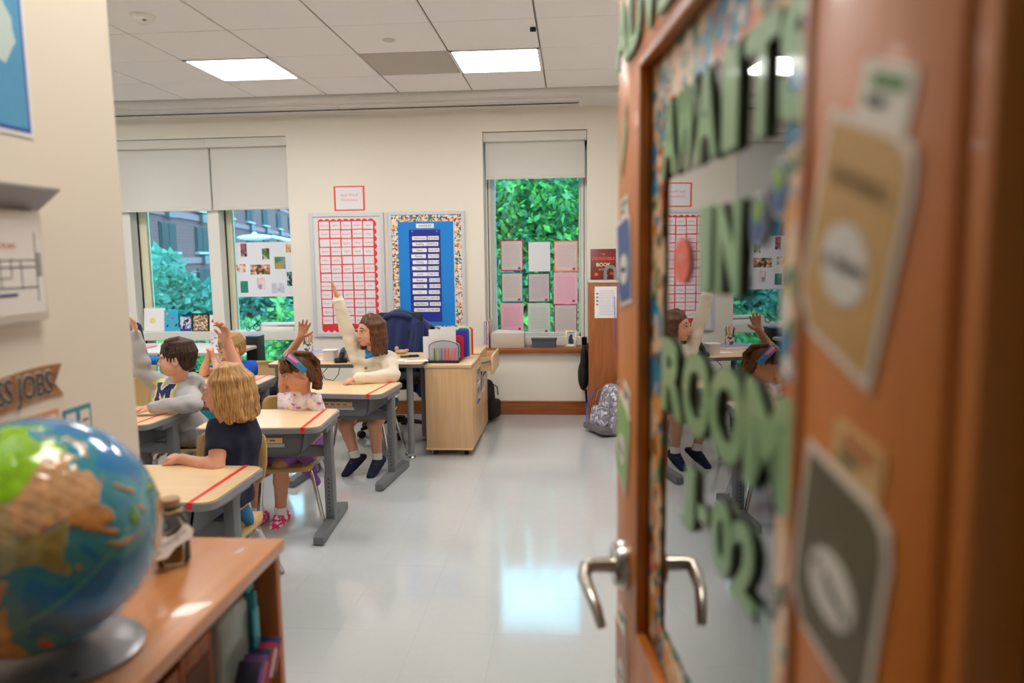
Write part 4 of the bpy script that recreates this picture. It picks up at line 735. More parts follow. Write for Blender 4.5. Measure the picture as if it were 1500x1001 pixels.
def lever(side):                             # side -1 = room side face, +1 = the other face
    y0 = 0.0 if side < 0 else DT; s = side
    h = B().lathe([(0, 0), (0.039, 0), (0.039, 0.012), (0.032, 0.022), (0.0, 0.022)], c=(0.086, y0, 0.962), seg=28, ax=Matrix.Rotation(R90 if s < 0 else -R90, 3, 'X')).build('rose', BRUSH, dr)
    B().tube([(0.086, y0 + s * 0.015, 0.962), (0.086, y0 + s * 0.055, 0.962), (0.09, y0 + s * 0.066, 0.962), (0.105, y0 + s * 0.070, 0.951), (0.14, y0 + s * 0.067, 0.945), (0.172, y0 + s * 0.06, 0.93), (0.19, y0 + s * 0.055, 0.91)], [0.013, 0.012, 0.0115, 0.011, 0.0095, 0.0085, 0.007], 14).build('lever', BRUSH, h)
lever(-1); lever(1)
B().box((-0.0015, DT / 2, 0.962), (0.003, 0.026, 0.16)).build('latch_plate', BRUSH, dr)
for z in (0.3, 1.05, 1.85): B().cyl((DWI + 0.006, DT + 0.004, z - 0.055), (DWI + 0.006, DT + 0.004, z + 0.055), 0.009, seg=12).build('hinge', BRUSH, dr)
# door jamb beyond the hinge
jp = dp(DWI + 0.004, 0); jb = struct(B().box((0, 0, 1.09), (0.031, 0.07, 2.18), bev=0.002).build('trim_3', DOORW)); jb.location = (jp.x + 0.020, jp.y + 0.02, 0)
# paper on the door
LETM = mat('#86b07a', 0.42, coat=0.25); LETBK = mat('#66755f', 0.6)
def door_flat(name, label, cat, u, z, group=None, r=0.0, out=0.001, inset=0.0):
    t = thing(name, label, cat, dp(u, z, out - inset), group=group, rot=(R90, 0, DRZ)); t.rotation_mode = 'XYZ'
    if r: t.rotation_euler = (Matrix.Rotation(DRZ, 3, 'Z') @ Matrix.Rotation(R90, 3, 'X') @ Matrix.Rotation(r, 3, 'Z')).to_euler('XYZ')
    return t
GIN = DT / 2 - 0.003                          # the glass lies this far behind the face
def letters(word, where, u0, u1, z, h, inset):
    n = len(word); ls = []; tot = 0; mes = []
    for ch in word:
        me = text_mesh(ch, 1.0, 0.01, bold=0.035, res=4); xs = [v.co.x for v in me.vertices]; ys = [v.co.y for v in me.vertices]; mes.append((me, min(xs), max(xs), min(ys), max(ys)))
    for k, ch in enumerate(word):
        me, x0, x1, y0, y1 = mes[k]; cw = (u1 - u0) / n * (0.97 if ch not in 'I-' else 0.55); hc = h if ch != '-' else h * 0.2
        for v in me.vertices: v.co.x = (v.co.x - (x0 + x1) / 2) / (x1 - x0) * cw; v.co.y = (v.co.y - (y0 + y1) / 2) / (y1 - y0) * hc; v.co.z = v.co.z * 0.1 + 0.0012
        ords = {0: 'first', 1: 'second', 2: 'third', 3: 'fourth', 4: 'fifth', 5: 'sixth', 6: 'seventh', 7: 'eighth', 8: 'last'}[k] if not (k == n - 1) else 'last'
        t = door_flat('paper_letter', f'green paper {"numeral" if ch.isdigit() else "dash" if ch == "-" else "letter"} {"" if ch == "-" else ch}, {ords}'.replace(' ,', ',') + f' of the word {word} on {where}', 'letter', u0 + (u1 - u0) * (k + 0.5) / n, z, 'green paper letters on the door', inset=inset)
        bk = me.copy()
        link('letter_face', me, LETM, t, (0, 0, 0.0030), smooth=False)
        o = link('letter_backing', bk, LETBK, t, (0.0008, -0.0008, 0.0018), smooth=False); o.scale = (1.03, 1.03, 0.5)
letters('ADVENTURE', 'the door top rail', 0.012, 0.885, 1.795, 0.096, 0); letters('AWAITS', 'the door glass', 0.245, 0.725, 1.605, 0.092, GIN)
letters('IN', 'the door glass', 0.415, 0.562, 1.467, 0.088, GIN); letters('ROOM', 'the door glass', 0.262, 0.692, 1.305, 0.094, GIN); letters('J-02', 'the door glass', 0.362, 0.622, 1.178, 0.076, GIN)
# patterned paper border round the glass
BP2 = spots('#ecc8a0', ['#e0742c', '#d8602a', '#e8a050', '#f4ead8', '#4a8a5a', '#2b88b0', '#6a5a44'], 13, 0.60, 0.25)
def border(lab, ua, ub, za, zb, seed):
    rr = random.Random(seed); t = door_flat('paper_border', lab, 'border', (ua + ub) / 2, (za + zb) / 2, 'patterned border strips on the door glass', inset=GIN); w, h = ub - ua, zb - za
    out = []; nseg = 26
    if h > w:
        out = [(-w / 2, -h / 2)] + [(w / 2 + rr.uniform(-.008, .006), -h / 2 + h * k / nseg) for k in range(nseg + 1)] + [(-w / 2, h / 2)]
    else: out = [(-w / 2 + w * k / nseg, -h / 2 + rr.uniform(-.008, .006)) for k in range(nseg + 1)] + [(w / 2, h / 2), (-w / 2, h / 2)]
    B().prism(out, 0.001, Matrix.Translation((0, 0, 0.001))).build('paper', BP2, t, smooth=False)
    for k in range(14):
        L = max(w, h); s_ = min(w, h); a = (rr.uniform(-.48, .48) * L, rr.uniform(-.35, .35) * s_); x, y = a if w > h else (a[1], a[0]); c = rr.choice(['#d8562a', '#e8863a', '#e0742c', '#f0d8b8', '#f6ecdc', '#3f8a5a', '#2b88b8', '#d8a070'])
        B().prism([(x + rr.uniform(.006, .014) * math.cos(q), y + rr.uniform(.006, .014) * math.sin(q)) for q in np.linspace(0, 5.5, 7)], 0.0006, Matrix.Translation((0, 0, 0.002))).build('print_motif', mat(c, 0.35, coat=0.3), t, smooth=False)
border('patterned paper border down the latch side of the door glass', U0 + 0.012, U0 + 0.082, Z0D + 0.012, Z1D - 0.012, 1); border('patterned paper border down the hinge side of the door glass', U1 - 0.082, U1 - 0.012, Z0D + 0.012, Z1D - 0.012, 2)
border('patterned paper border along the top of the door glass', U0 + 0.07, U1 - 0.068, Z1D - 0.075, Z1D - 0.012, 3); border('patterned paper border along the bottom of the door glass', U0 + 0.07, U1 - 0.068, Z0D + 0.012, Z0D + 0.06, 4)
# folder cut-outs
def book_cut(lab, u, z, w, h, c, r, edge='#e6ded0', tagc='#e8e2d4', tagdec='#5a8a4a', words=('HEROES', 'class name'), ang=0.0):
    t = door_flat('folder_cutout', lab, 'cutout', u, z, 'paper book cutouts on the door', r)
    k = 0.16 * h
    def shp(d): return [(-w / 2 - d, -h / 2 - d + k), (-w / 2 + k * 0.9, -h / 2 - d), (w / 2 + d, -h / 2 - d + 0.0), (w / 2 + d, h / 2 - 0.02), (w / 2 - 0.006 + d, h / 2 - 0.006 + d), (w / 2 - 0.02, h / 2 + d), (-w / 2 - d, h / 2 + d)]
    B().prism(shp(0.006), 0.0012).build('white_edge', mat(edge, 0.55), t, smooth=False); B().prism(shp(0.0), 0.0006, Matrix.Translation((0, 0, 0.0012))).build('cover', mat(c, 0.5, coat=0.15), t, smooth=False)
    B().prism(ellipse(w * 0.31, h * 0.19, 32, 0.0, -h * 0.1), 0.0006, Matrix.Translation((0, 0, 0.0018))).build('name_oval', mat('#dedad2', 0.6), t, smooth=False)
    tg = B().prism(rrect(w * 0.6, 0.034, 0.006, 3, w * 0.06, h / 2 + 0.02), 0.001, Matrix.Translation((0, 0, -0.0006))).build('tab', mat(tagc, 0.55), t, smooth=False)
    B().prism(rrect(w * 0.38, 0.008, 0.003, 2, w * 0.08, h / 2 + 0.027), 0.0004, Matrix.Translation((0, 0, 0.0005))).build('tab_print', mat(tagdec, 0.6), tg, smooth=False)
    B().prism(rrect(w * 0.24, 0.006, 0.002, 2, -w * 0.02, h / 2 + 0.016), 0.0004, Matrix.Translation((0, 0, 0.0005))).build('tab_print', mat('#3a3a3a', 0.6), tg, smooth=False)
    if words[0]: text(words[0], w * 0.17, mat('#8a7040', 0.6), t, (0, h * 0.27, 0.0022), (0, 0, 0), 0.0002)
    text(words[1], w * 0.15, mat('#2c2c30', 0.6), t, (0, -h * 0.1, 0.0028), (0, 0, ang), 0.0002)
    return t
book_cut('tan paper book cutout with white oval on the hinge side stile', 0.80, 1.468, 0.096, 0.128, '#c79a50', R(-18), words=('READING', 'A. Name'), ang=R(8)); book_cut('olive brown paper book cutout below the tan one', 0.798, 1.266, 0.100, 0.118, '#5c5436', R(-10), tagc='#d8b070', tagdec='#b86a2c', words=('', 'A. Name'), ang=R(-14))
book_cut('blue paper book cutout on the latch side stile of the door', 0.066, 1.450, 0.105, 0.125, '#2f4f96', R(8), words=('', 'Name')); book_cut('light green paper book cutout on the latch side stile below the blue one', 0.058, 1.158, 0.092, 0.13, '#8fc070', R(-15), words=('', 'Name')); book_cut('reddish brown paper book cutout under the door lever', 0.06, 0.77, 0.1, 0.13, '#b0744c', R(3), words=('', 'Name'))
t = door_flat('leaf_cutout', 'pale green paper leaf cutout high on the latch stile', 'cutout', 0.052, 1.635, r=R(-18)); B().prism([(-.004, -.055), (.006, -.05), (.016, -.01), (.02, .02), (.012, .05), (.004, .062), (-.006, .03), (-.012, -.005)], 0.0012).build('leaf', mat('#bfd0a8', 0.5), t, smooth=False); B().prism([(0, -.05), (.002, -.05), (.005, .05), (.003, .05)], 0.0005, Matrix.Translation((0, 0, 0.0012))).build('vein', mat('#8fa07a', 0.5), t, smooth=False)
t = door_flat('round_sticker', 'salmon pink round paper sticker on the door glass', 'sticker', 0.345, 1.453, inset=GIN); B().prism(ellipse(0.038, 0.027), 0.0012, Matrix.Translation((0, 0, 0.001))).build('disc', mat('#f0705a', 0.5), t, smooth=False); text('HI', 0.016, mat('#f6c8bc', 0.5), t, (0, 0.002, 0.0026), (0, 0, 0))
for (u, z, w_) in ((0.645, 1.513, 'upper'), (0.600, 1.49, 'lower')):
    t = door_flat('globe_cutout', f'{w_} of two small blue and green oval paper cutouts on the door glass', 'cutout', u, z, 'oval globe cutouts on the door glass', inset=GIN); B().prism(ellipse(0.02, 0.0235), 0.001, Matrix.Translation((0, 0, 0.001))).build('white_edge', mat('#d0d4d0', 0.5), t, smooth=False); B().prism(ellipse(0.017, 0.0205), 0.0008, Matrix.Translation((0, 0, 0.002))).build('sea', mat('#1f5590', 0.4), t, smooth=False)
    B().prism([(-.01, .004), (-.002, -.004), (.006, .0), (.012, .008), (.006, .017), (-.004, .0185), (-.012, .012)], 0.0006, Matrix.Translation((0, 0, 0.0028))).build('land', mat('#8fb04a', 0.5), t, smooth=False)
t = door_flat('notice_sheet', 'pale blue paper sheet low on the hinge side of the door glass', 'paper', 0.655, 1.06, inset=GIN - 0.0005); sheet(0.07, 0.19, 0.0008, 0, 'page', mat('#b4ccd0', 0.6), t)
t = door_flat('hand_cutout', 'orange and white patterned paper cutout at the glass bottom', 'cutout', 0.58, 0.935, inset=GIN - 0.0015); B().prism([(-.03, -.04), (.03, -.04), (.026, .0), (.01, .01), (.004, .045), (-.008, .05), (-.01, .01), (-.026, 0.008)], 0.0008, Matrix.Translation((0, 0, 0.002))).build('paper', spots('#f0dcc0', ['#e8903a', '#6a5a4a'], 30, 0.55), t, smooth=False)
# ------------------------------------------------------------------ low shelf, globe, jar
SH_T, SX1, SX0, SY1, SY0 = 0.90, -0.581, -0.962, 1.402, 0.30
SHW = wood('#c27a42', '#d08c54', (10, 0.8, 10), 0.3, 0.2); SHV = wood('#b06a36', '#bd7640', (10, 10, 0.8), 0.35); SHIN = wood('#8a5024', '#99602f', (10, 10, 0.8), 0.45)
t = thing('bookshelf', 'low open wooden shelf along the left wall under globe', 'shelf', ((SX0 + SX1) / 2, (SY0 + SY1) / 2, 0)); sw, sd = SX1 - SX0, SY1 - SY0
B().box((0, 0, SH_T - 0.0125), (sw, sd, 0.025), bev=0.003).build('top', SHW, t)
for s in (-1, 1): 
    e = B().box((-0.004, s * (sd / 2 - 0.014), (SH_T - 0.025) / 2), (sw - 0.012, 0.022, SH_T - 0.025), bev=0.002).build('side_panel', SHV, t)
    b = B()
    for k in range(9): b.cyl((sw / 2 - 0.06, s * (sd / 2 - 0.026), 0.45 + 0.045 * k), (sw / 2 - 0.06, s * (sd / 2 - 0.0245), 0.45 + 0.045 * k), 0.004, seg=8)
    b.build('pin_holes', BLACK, e)
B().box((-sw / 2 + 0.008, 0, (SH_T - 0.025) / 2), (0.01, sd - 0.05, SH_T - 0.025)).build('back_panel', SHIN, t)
SHZ = 0.67; BH = 0.165
for z in (SHZ, 0.36, 0.06): B().box((0.002, 0, z - 0.011), (sw - 0.03, sd - 0.052, 0.022), bev=0.002).build('shelf_board', SHW, t)
# in the shelf
TEAL = mat('#2aa0b4', 0.35); xf = SX1 - 0.04
t = thing('lidded_bin', 'clear plastic bin with turquoise lid at far end of the shelf', 'bin', (xf - 0.115, 1.235, SHZ + 0.0005))
B().box((0, 0, BH / 2), (0.25, 0.13, BH), bev=0.018, seg=3).build('body', mat('#8b9a9c', 0.2, spec=0.6, var=0.25, vscale=18), t)
B().box((0, 0.071, BH / 2), (0.268, 0.014, BH - 0.004), bev=0.006).build('lid', TEAL, t); B().box((0.132, 0.064, BH * 0.55), (0.008, 0.026, BH * 0.5), bev=0.003).build('clip', TEAL, t); B().box((0.0, 0.068, BH + 0.003), (0.25, 0.03, 0.008), bev=0.002).build('rim', TEAL, t)
BAS = wood('#8a4a1c', '#a5602a', (20, 20, 4), 0.5)
for k, (yy, hh) in enumerate(((1.115, 0.16), (1.01, 0.15), (0.905, 0.15), (0.79, 0.15))):
    t = thing('wooden_caddy', f'brown wooden box caddy on upper shelf, {["nearest the plastic bin", "second from the plastic bin", "third from the plastic bin", "farthest from the plastic bin"][k]}', 'box', (xf - 0.14, yy, SHZ + 0.0005), group='brown wooden caddies on the shelf')
    b = B()
    for s in (-1, 1): b.box((0, s * 0.046, hh / 2), (0.28, 0.01, hh), bev=0.002); b.box((s * 0.135, 0, hh / 2), (0.01, 0.084, hh), bev=0.002)
    b.box((0, 0, 0.006), (0.26, 0.084, 0.01)); b.build('box', BAS, t); B().box((0, 0, hh - 0.02), (0.262, 0.012, 0.03), bev=0.002).build('divider', BAS, t)
    B().box((0.1405, 0, hh * 0.5), (0.003, 0.07, hh * 0.6)).build('front_panel', mat('#5a2e12', 0.6), t); B().box((0.02, 0.0, hh * 0.45), (0.18, 0.075, hh * 0.7)).build('contents', mat('#4a3424', 0.8, bump=0.4, bscale=80), t)
for k, (c, lab) in enumerate((('#3a2a6a', 'purple spined'), ('#b02a44', 'red spined'), ('#23305c', 'navy'), ('#6a3a7a', 'violet'), ('#2a2440', 'dark'))):
    t = thing('thin_book', f'{lab} thin book lying on the shelf in front of the bins', 'book', (xf - 0.015 - 0.004 * k, 1.30 - 0.002 * k, SHZ + 0.0005 + 0.0105 * k) if False else (xf + 0.028, 1.29 - 0.022 * k, SHZ + 0.001), rot=(R(-38), 0, 0), group='thin books on the shelf front')
    B().box((0, 0, 0.035), (0.05, 0.008, 0.07), bev=0.001).build('cover', mat(c, 0.4), t); B().box((0.0255, 0, 0.035), (0.002, 0.0085, 0.05)).build('spine_label', mat(['#c84a6a', '#e8d8d0', '#b03a4a', '#d86a8a', '#7a4ac0'][k], 0.5), t)
# globe
GR = 0.182; GC = Vector((-0.83, 1.02, SH_T + 0.027 + GR)); 
def globe_mat():
    m = bpy.data.materials.new('globe_print'); m.use_nodes = True; nt = m.node_tree; p = nt.nodes['Principled BSDF']
    a = nt.nodes.new('ShaderNodeVertexColor'); a.layer_name = 'map'
    nt.links.new(a.outputs['Color'], p.inputs['Base Color']); p.inputs['Roughness'].default_value = 0.12; p.inputs['Coat Weight'].default_value = 0.6; p.inputs['Coat Roughness'].default_value = 0.04; return m
# rough coast lines, (lon, lat)
LAND = {
 'russia': [(28, 70), (40, 67), (45, 68), (60, 69), (70, 73), (80, 73), (100, 77), (112, 74), (130, 71), (150, 70), (170, 69), (179, 66), (170, 60), (163, 59), (161, 53), (156, 51), (156, 58), (148, 59), (140, 56), (136, 54), (141, 50), (135, 44), (130, 43), (120, 50), (105, 50), (88, 49), (80, 51), (70, 54), (60, 51), (50, 50), (48, 45), (40, 46), (32, 50), (24, 55), (28, 60)],
 'europe': [(-9, 38), (-9, 43), (-2, 44), (-4, 48), (3, 51), (8, 54), (10, 57), (12, 54), (20, 55), (24, 57), (28, 60), (23, 60), (25, 65), (21, 63), (17, 60), (14, 56), (8, 58), (6, 62), (15, 68), (28, 71), (40, 67), (34, 55), (40, 47), (33, 45), (28, 41), (22, 37), (19, 42), (13, 45), (17, 40), (15, 38), (8, 44), (3, 42), (-2, 37)],
 'china': [(88, 49), (105, 50), (120, 50), (130, 43), (127, 35), (126, 38), (121, 40), (118, 38), (122, 37), (119, 34), (122, 30), (118, 24), (110, 21), (106, 20), (98, 27), (92, 28), (80, 31), (74, 37), (80, 45)],
 'central': [(50, 50), (60, 51), (70, 54), (80, 51), (88, 49), (80, 45), (74, 37), (66, 37), (61, 36), (54, 37), (53, 42), (51, 46)],
 'iran': [(28, 41), (36, 42), (42, 41), (48, 38), (54, 37), (61, 36), (66, 37), (74, 37), (70, 32), (66, 25), (57, 26), (50, 30), (48, 30), (44, 33), (36, 37), (28, 37)],
 'arabia': [(35, 31), (44, 33), (48, 30), (51, 25), (56, 25), (59, 22), (52, 16), (44, 13), (39, 21)],
 'india': [(66, 25), (70, 32), (74, 36), (80, 31), (88, 28), (92, 27), (91, 22), (87, 21), (80, 15), (80, 11), (77, 8), (74, 14), (72, 20), (69, 22)],
 'indochina': [(92, 27), (98, 27), (106, 21), (108, 16), (109, 12), (105, 9), (100, 13), (103, 3), (100, 5), (98, 12), (95, 17), (92, 22)],
 'korea_japan': [(130, 31), (134, 34), (140, 35), (142, 40), (145, 44), (141, 45), (139, 40), (136, 37), (130, 34)], 'sakhalin': [(142, 46), (144, 50), (143, 54), (142, 50)],
 'africa': [(-6, 36), (10, 37), (20, 32), (32, 31), (37, 22), (43, 12), (51, 12), (47, 4), (40, -5), (40, -15), (35, -24), (30, -32), (20, -35), (15, -25), (12, -10), (9, 3), (-5, 5), (-13, 9), (-17, 15), (-13, 27)],
 'madagascar': [(44, -25), (47, -25), (50, -16), (48, -13), (44, -17)], 'lanka': [(80, 9), (82, 8), (81, 6), (80, 6.5)],
 'australia': [(114, -22), (122, -17), (130, -12), (137, -12), (141, -17), (143, -11), (150, -23), (153, -29), (149, -38), (140, -38), (131, -31), (116, -35)], 'guinea': [(131, -1), (141, -3), (150, -10), (141, -9), (137, -5)],
 'borneo': [(109, 1), (114, 4), (118, 6), (118, 1), (115, -4), (110, -3)], 'sumatra': [(95, 5), (98, 4), (106, -4), (105, -6), (101, -3)], 'java': [(105, -6), (115, -8), (114, -9), (106, -7.5)], 'sulawesi': [(119, 1), (125, 1), (122, -1), (123, -5), (120, -5)], 'philippines': [(120, 18), (122, 18), (124, 12), (126, 7), (122, 7), (121, 13)], 'taiwan': [(120, 23), (121, 25), (122, 25), (121, 22)],
 'namerica': [(-168, 66), (-156, 71), (-125, 70), (-95, 72), (-80, 64), (-65, 60), (-56, 52), (-65, 45), (-75, 38), (-81, 26), (-90, 30), (-97, 25), (-95, 17), (-87, 20), (-83, 9), (-95, 15), (-106, 22), (-117, 33), (-124, 42), (-130, 55), (-150, 60), (-165, 55)],
 'samerica': [(-78, 8), (-62, 10), (-50, 0), (-35, -7), (-40, -22), (-55, -35), (-66, -45), (-70, -55), (-74, -45), (-70, -18), (-80, -5)], 'greenland': [(-55, 68), (-70, 77), (-30, 83), (-18, 75), (-40, 63)]}
LCOL = {'russia': '#93cc1c', 'europe': '#7fae4a', 'china': '#dba878', 'central': '#c8b07a', 'iran': '#a8a878', 'arabia': '#c9a47a', 'india': '#a79a5a', 'indochina': '#c88a4a', 'africa': '#b9a070', 'australia': '#c98a4e', 'borneo': '#5f8f2a', 'guinea': '#7f9a3a', 'madagascar': '#c06a3a', 'greenland': '#e6e6e0'}
def inpoly(px, py, poly):
    r = np.zeros(px.shape, bool); n = len(poly); j = n - 1
    for i in range(n):
        xi, yi = poly[i]; xj, yj = poly[j]
        c = ((yi > py) != (yj > py)) & (px < (xj - xi) * (py - yi) / (yj - yi + 1e-12) + xi); r ^= c; j = i
    return r
def vnoise(P, seed, f):
    rg = np.random.default_rng(seed); o = np.zeros(len(P))
    for k in range(7):
        d = rg.normal(size=3); d /= np.linalg.norm(d); o += np.sin(P @ d * f * (1 + 0.37 * k) + rg.random() * 6.28) / (1 + 0.4 * k)
    return o / 3
def make_globe(GC, GR):
    cdir = (Vector((0, 0, EYE)) - GC).normalized(); right = cdir.cross(Vector((0, 0, 1))).normalized() * -1; up = right.cross(cdir).normalized() * -1
    if up.z < 0: up = -up
    if right.x < 0: right = -right
    phi = math.radians(37); nimg = (up * math.cos(phi) - right * math.sin(phi)); eimg = (right * math.cos(phi) + up * math.sin(phi)); la, lo = math.radians(32), 80
    Zg = (cdir * math.sin(la) + nimg * math.cos(la)).normalized(); Xg = (cdir * math.cos(la) - nimg * math.sin(la)).normalized(); Yg = Zg.cross(Xg).normalized()   # Xg = lon lo on the equator
    if Yg.dot(eimg) < 0: Yg = -Yg
    NU, NV = 420, 220; u = np.linspace(0, 2 * np.pi, NU, endpoint=False); v = np.linspace(-np.pi / 2, np.pi / 2, NV)
    LO, LA = np.meshgrid(u, v); LO, LA = LO.ravel(), LA.ravel()
    D = np.stack([np.cos(LA) * np.cos(LO), np.cos(LA) * np.sin(LO), np.sin(LA)], 1)
    wob = vnoise(D, 5, 26) * 1.2; wob2 = vnoise(D, 6, 24) * 1.2
    lon = (np.degrees(LO) + lo + 180) % 360 - 180 + wob; lat = np.degrees(LA) + wob2
    n1, n2, n3 = vnoise(D, 1, 9), vnoise(D, 2, 30), vnoise(D, 3, 70)
    sea = np.array([lin('#0a7cc4')[:3]]) * (1 + 0.22 * n1)[:, None]; deep = np.clip(0.5 - n1 * 0.9, 0, 1)[:, None]
    col = sea * (1 - deep * 0.35) + np.array([lin('#118aa4')[:3]]) * deep * 0.35; hgt = np.zeros(len(D)); coast = np.zeros(len(D))
    landm = np.zeros(len(D), bool)
    for k, poly in LAND.items():
        mk = inpoly(lon, lat, poly); c = np.array(lin(LCOL.get(k, '#c08a50'))[:3]); landm |= mk
        f = 1.12 + 0.26 * n2[mk] + 0.22 * n3[mk]; cc = c[None] * f[:, None]
        if k in ('russia', 'europe'): g = np.clip(n1[mk] * 0.8 + n2[mk] * 0.5, 0, 1)[:, None]; cc = cc * (1 - g * 0.5) + np.array(lin('#b3cc3c')[:3]) * g * 0.5
        if k in ('china',): g = np.clip(n1[mk] + 0.2, 0, 1)[:, None]; cc = cc * (1 - 0.4 * g) + np.array(lin('#c9b48a')[:3]) * g * 0.4
        col[mk] = cc; hgt[mk] = 0.0013 + 0.0012 * np.maximum(0, n2[mk]) + (0.0009 * n3[mk] if k in ('china', 'iran', 'central') else 0)
    cold = (np.degrees(LA) > 76) | (np.degrees(LA) < -72); col[cold] = np.array(lin('#dcdcd4')[:3])
    L2 = landm.reshape(NV, NU); sh = L2.copy()
    for dx in range(-6, 7, 2):
        for dy in range(-5, 6, 2): sh |= np.roll(np.roll(L2, dx, 1), dy, 0)
    shal = (sh & ~L2).ravel(); col[shal] = col[shal] * 0.45 + np.array(lin('#3fa8a4')[:3]) * 0.55
    eq = (np.abs(LA) < 0.010) & ~landm; col[eq] = np.array(lin('#4ab4b0')[:3])
    gridl = ((np.abs(((np.degrees(LO) + lo) % 30) - 15) > 14.6) & ~landm); col[gridl] = col[gridl] * 0.7 + np.array(lin('#4a9a8a')[:3]) * 0.3
    W_ = D * (GR + hgt)[:, None]; M3 = np.array([list(Xg), list(Yg), list(Zg)]); P = W_ @ M3
    faces = []
    idx = np.arange(NU * NV).reshape(NV, NU); a = idx[:-1]; bq = np.roll(idx[:-1], -1, 1); c = np.roll(idx[1:], -1, 1); d = idx[1:]
    F = np.stack([a, bq, c, d], -1).reshape(-1, 4)
    t = thing('globe', 'large relief globe on a grey round base on the low shelf', 'globe', (GC.x, GC.y, SH_T + 0.0005)); off = GC - t.location
    me = bpy.data.meshes.new('sphere'); me.from_pydata((P + np.array(list(off))).tolist(), [], F.tolist())
    at_ = me.color_attributes.new('map', 'FLOAT_COLOR', 'POINT'); at_.data.foreach_set('color', np.concatenate([np.clip(col, 0, 1), np.ones((len(col), 1))], 1).ravel().astype(np.float32))
    link('sphere', me, globe_mat(), t, angle=0)
    away = (-cdir * 1.0 + up * 0.75 + right * 0.12); vv = (away - Zg * away.dot(Zg)).normalized(); rr = GR + 0.012
    pts = [off + Zg * rr * math.cos(a) + vv * rr * math.sin(a) for a in np.linspace(-0.05, math.pi + 0.05, 40)]
    GM = mat('#76787c', 0.35, metal=0.4); b = B(); hw = Zg.cross(vv).normalized() * 0.006
    rings = []
    for p, a in zip(pts, np.linspace(-0.05, math.pi + 0.05, 40)):
        nr = (p - off).normalized() * 0.003; rings.append([b.bm.verts.new(q) for q in (p + hw + nr, p - hw + nr, p - hw - nr, p + hw - nr)])
    for A, C_ in zip(rings, rings[1:]):
        for k in range(4): b.bm.faces.new((A[k], A[(k + 1) % 4], C_[(k + 1) % 4], C_[k]))
    b.bm.faces.new(rings[0][::-1]); b.bm.faces.new(rings[-1]); b.build('meridian_arm', GM, t)
    for s in (1, -1): B().cyl(off + Zg * s * (GR - 0.002), off + Zg * s * (rr + 0.008), 0.007, seg=12).build('pivot', GM, t)
    bc = Vector((-0.735, 0.955, 0)); o2 = Vector((bc.x - t.location.x, bc.y - t.location.y, 0))
    B().lathe([(0, 0), (0.106, 0.0), (0.11, 0.004), (0.102, 0.009), (0.06, 0.014), (0.02, 0.018), (0, 0.018)], c=o2, seg=48).build('base', mat('#9b9aa0', 0.3, metal=0.35), t)
    q = min(pts, key=lambda p: p.z); B().tube([o2 + Vector((0, 0, 0.012)), o2 + Vector((0.0, 0.0, 0.016)), q + Vector((0, 0, 0.002))], [0.013, 0.012, 0.008], 10).build('stem', GM, t)
    h = atz(110, 990, SH_T + 0.01); B().cyl((h.x - t.location.x, h.y - t.location.y, 0.0085), (h.x - t.location.x, h.y - t.location.y, 0.0105), 0.0045, seg=12).build('screw_hole', BLACK, t)
p_ = at(50, 782, 0.92); make_globe(Vector((p_.x, p_.y, max(p_.z, SH_T + 0.018 + 0.158 + 0.016))), 0.158)
# jar with a paper tag
p = atz(252, 823, SH_T); t = thing('glass_jar', 'small glass jar of gold grains with a paper tag, behind globe', 'jar', (p.x + 0.004, p.y, SH_T + 0.0005))
B().lathe([(0, 0), (0.027, 0), (0.03, 0.004), (0.03, 0.075), (0.022, 0.092), (0.018, 0.096), (0.018, 0.11), (0.0165, 0.11), (0.0165, 0.096), (0.0285, 0.075), (0.0285, 0.005), (0, 0.005)], seg=28).build('glass', CLEAR, t)
B().lathe([(0, 0.006), (0.028, 0.006), (0.0282, 0.05), (0.02, 0.053), (0, 0.055)], seg=24).build('gold_grains', mat('#c88e30', 0.45, metal=0.3, bump=1.0, bscale=260, var=0.5, vscale=200), t)
B().cyl((0, 0, 0.104), (0, 0, 0.122), 0.0175, seg=20).build('cork', mat('#b89a78', 0.8), t); B().tube([(0.019 * math.cos(k * 0.6283), 0.019 * math.sin(k * 0.6283), 0.098 + 0.002 * (k % 2)) for k in range(10)], 0.0025, 6, closed=True).build('twine', mat('#c8b088', 0.9), t)
tg = thing('gift_tag', 'curved white paper tag lettered Thoughts hanging on gold jar', 'tag', (p.x + 0.018, p.y - 0.032, SH_T + 0.052), rot=(math.radians(52), math.radians(0), math.radians(18)))
Mt = Matrix.Rotation(R(38), 4, 'Z')
B().prism([(-.036, -.014), (-.02, -.022), (0, -.016), (.014, -.017), (.032, -.02), (.042, -.008), (.04, .008), (.028, .017), (.01, .013), (-.008, .017), (-.026, .018), (-.038, .006)], 0.0012, Mt).build('tag_paper', mat('#efe2d8', 0.6), tg, smooth=False)
text('Thoughts', 0.0135, mat('#9a8a84', 0.6), tg, (Mt @ Vector((.006, 0.0, .0015))), (0, 0, R(38)), 0.0002); text('of', 0.011, mat('#9a8a84', 0.6), tg, (Mt @ Vector((-.026, -0.006, .0015))), (0, 0, R(38)), 0.0002)
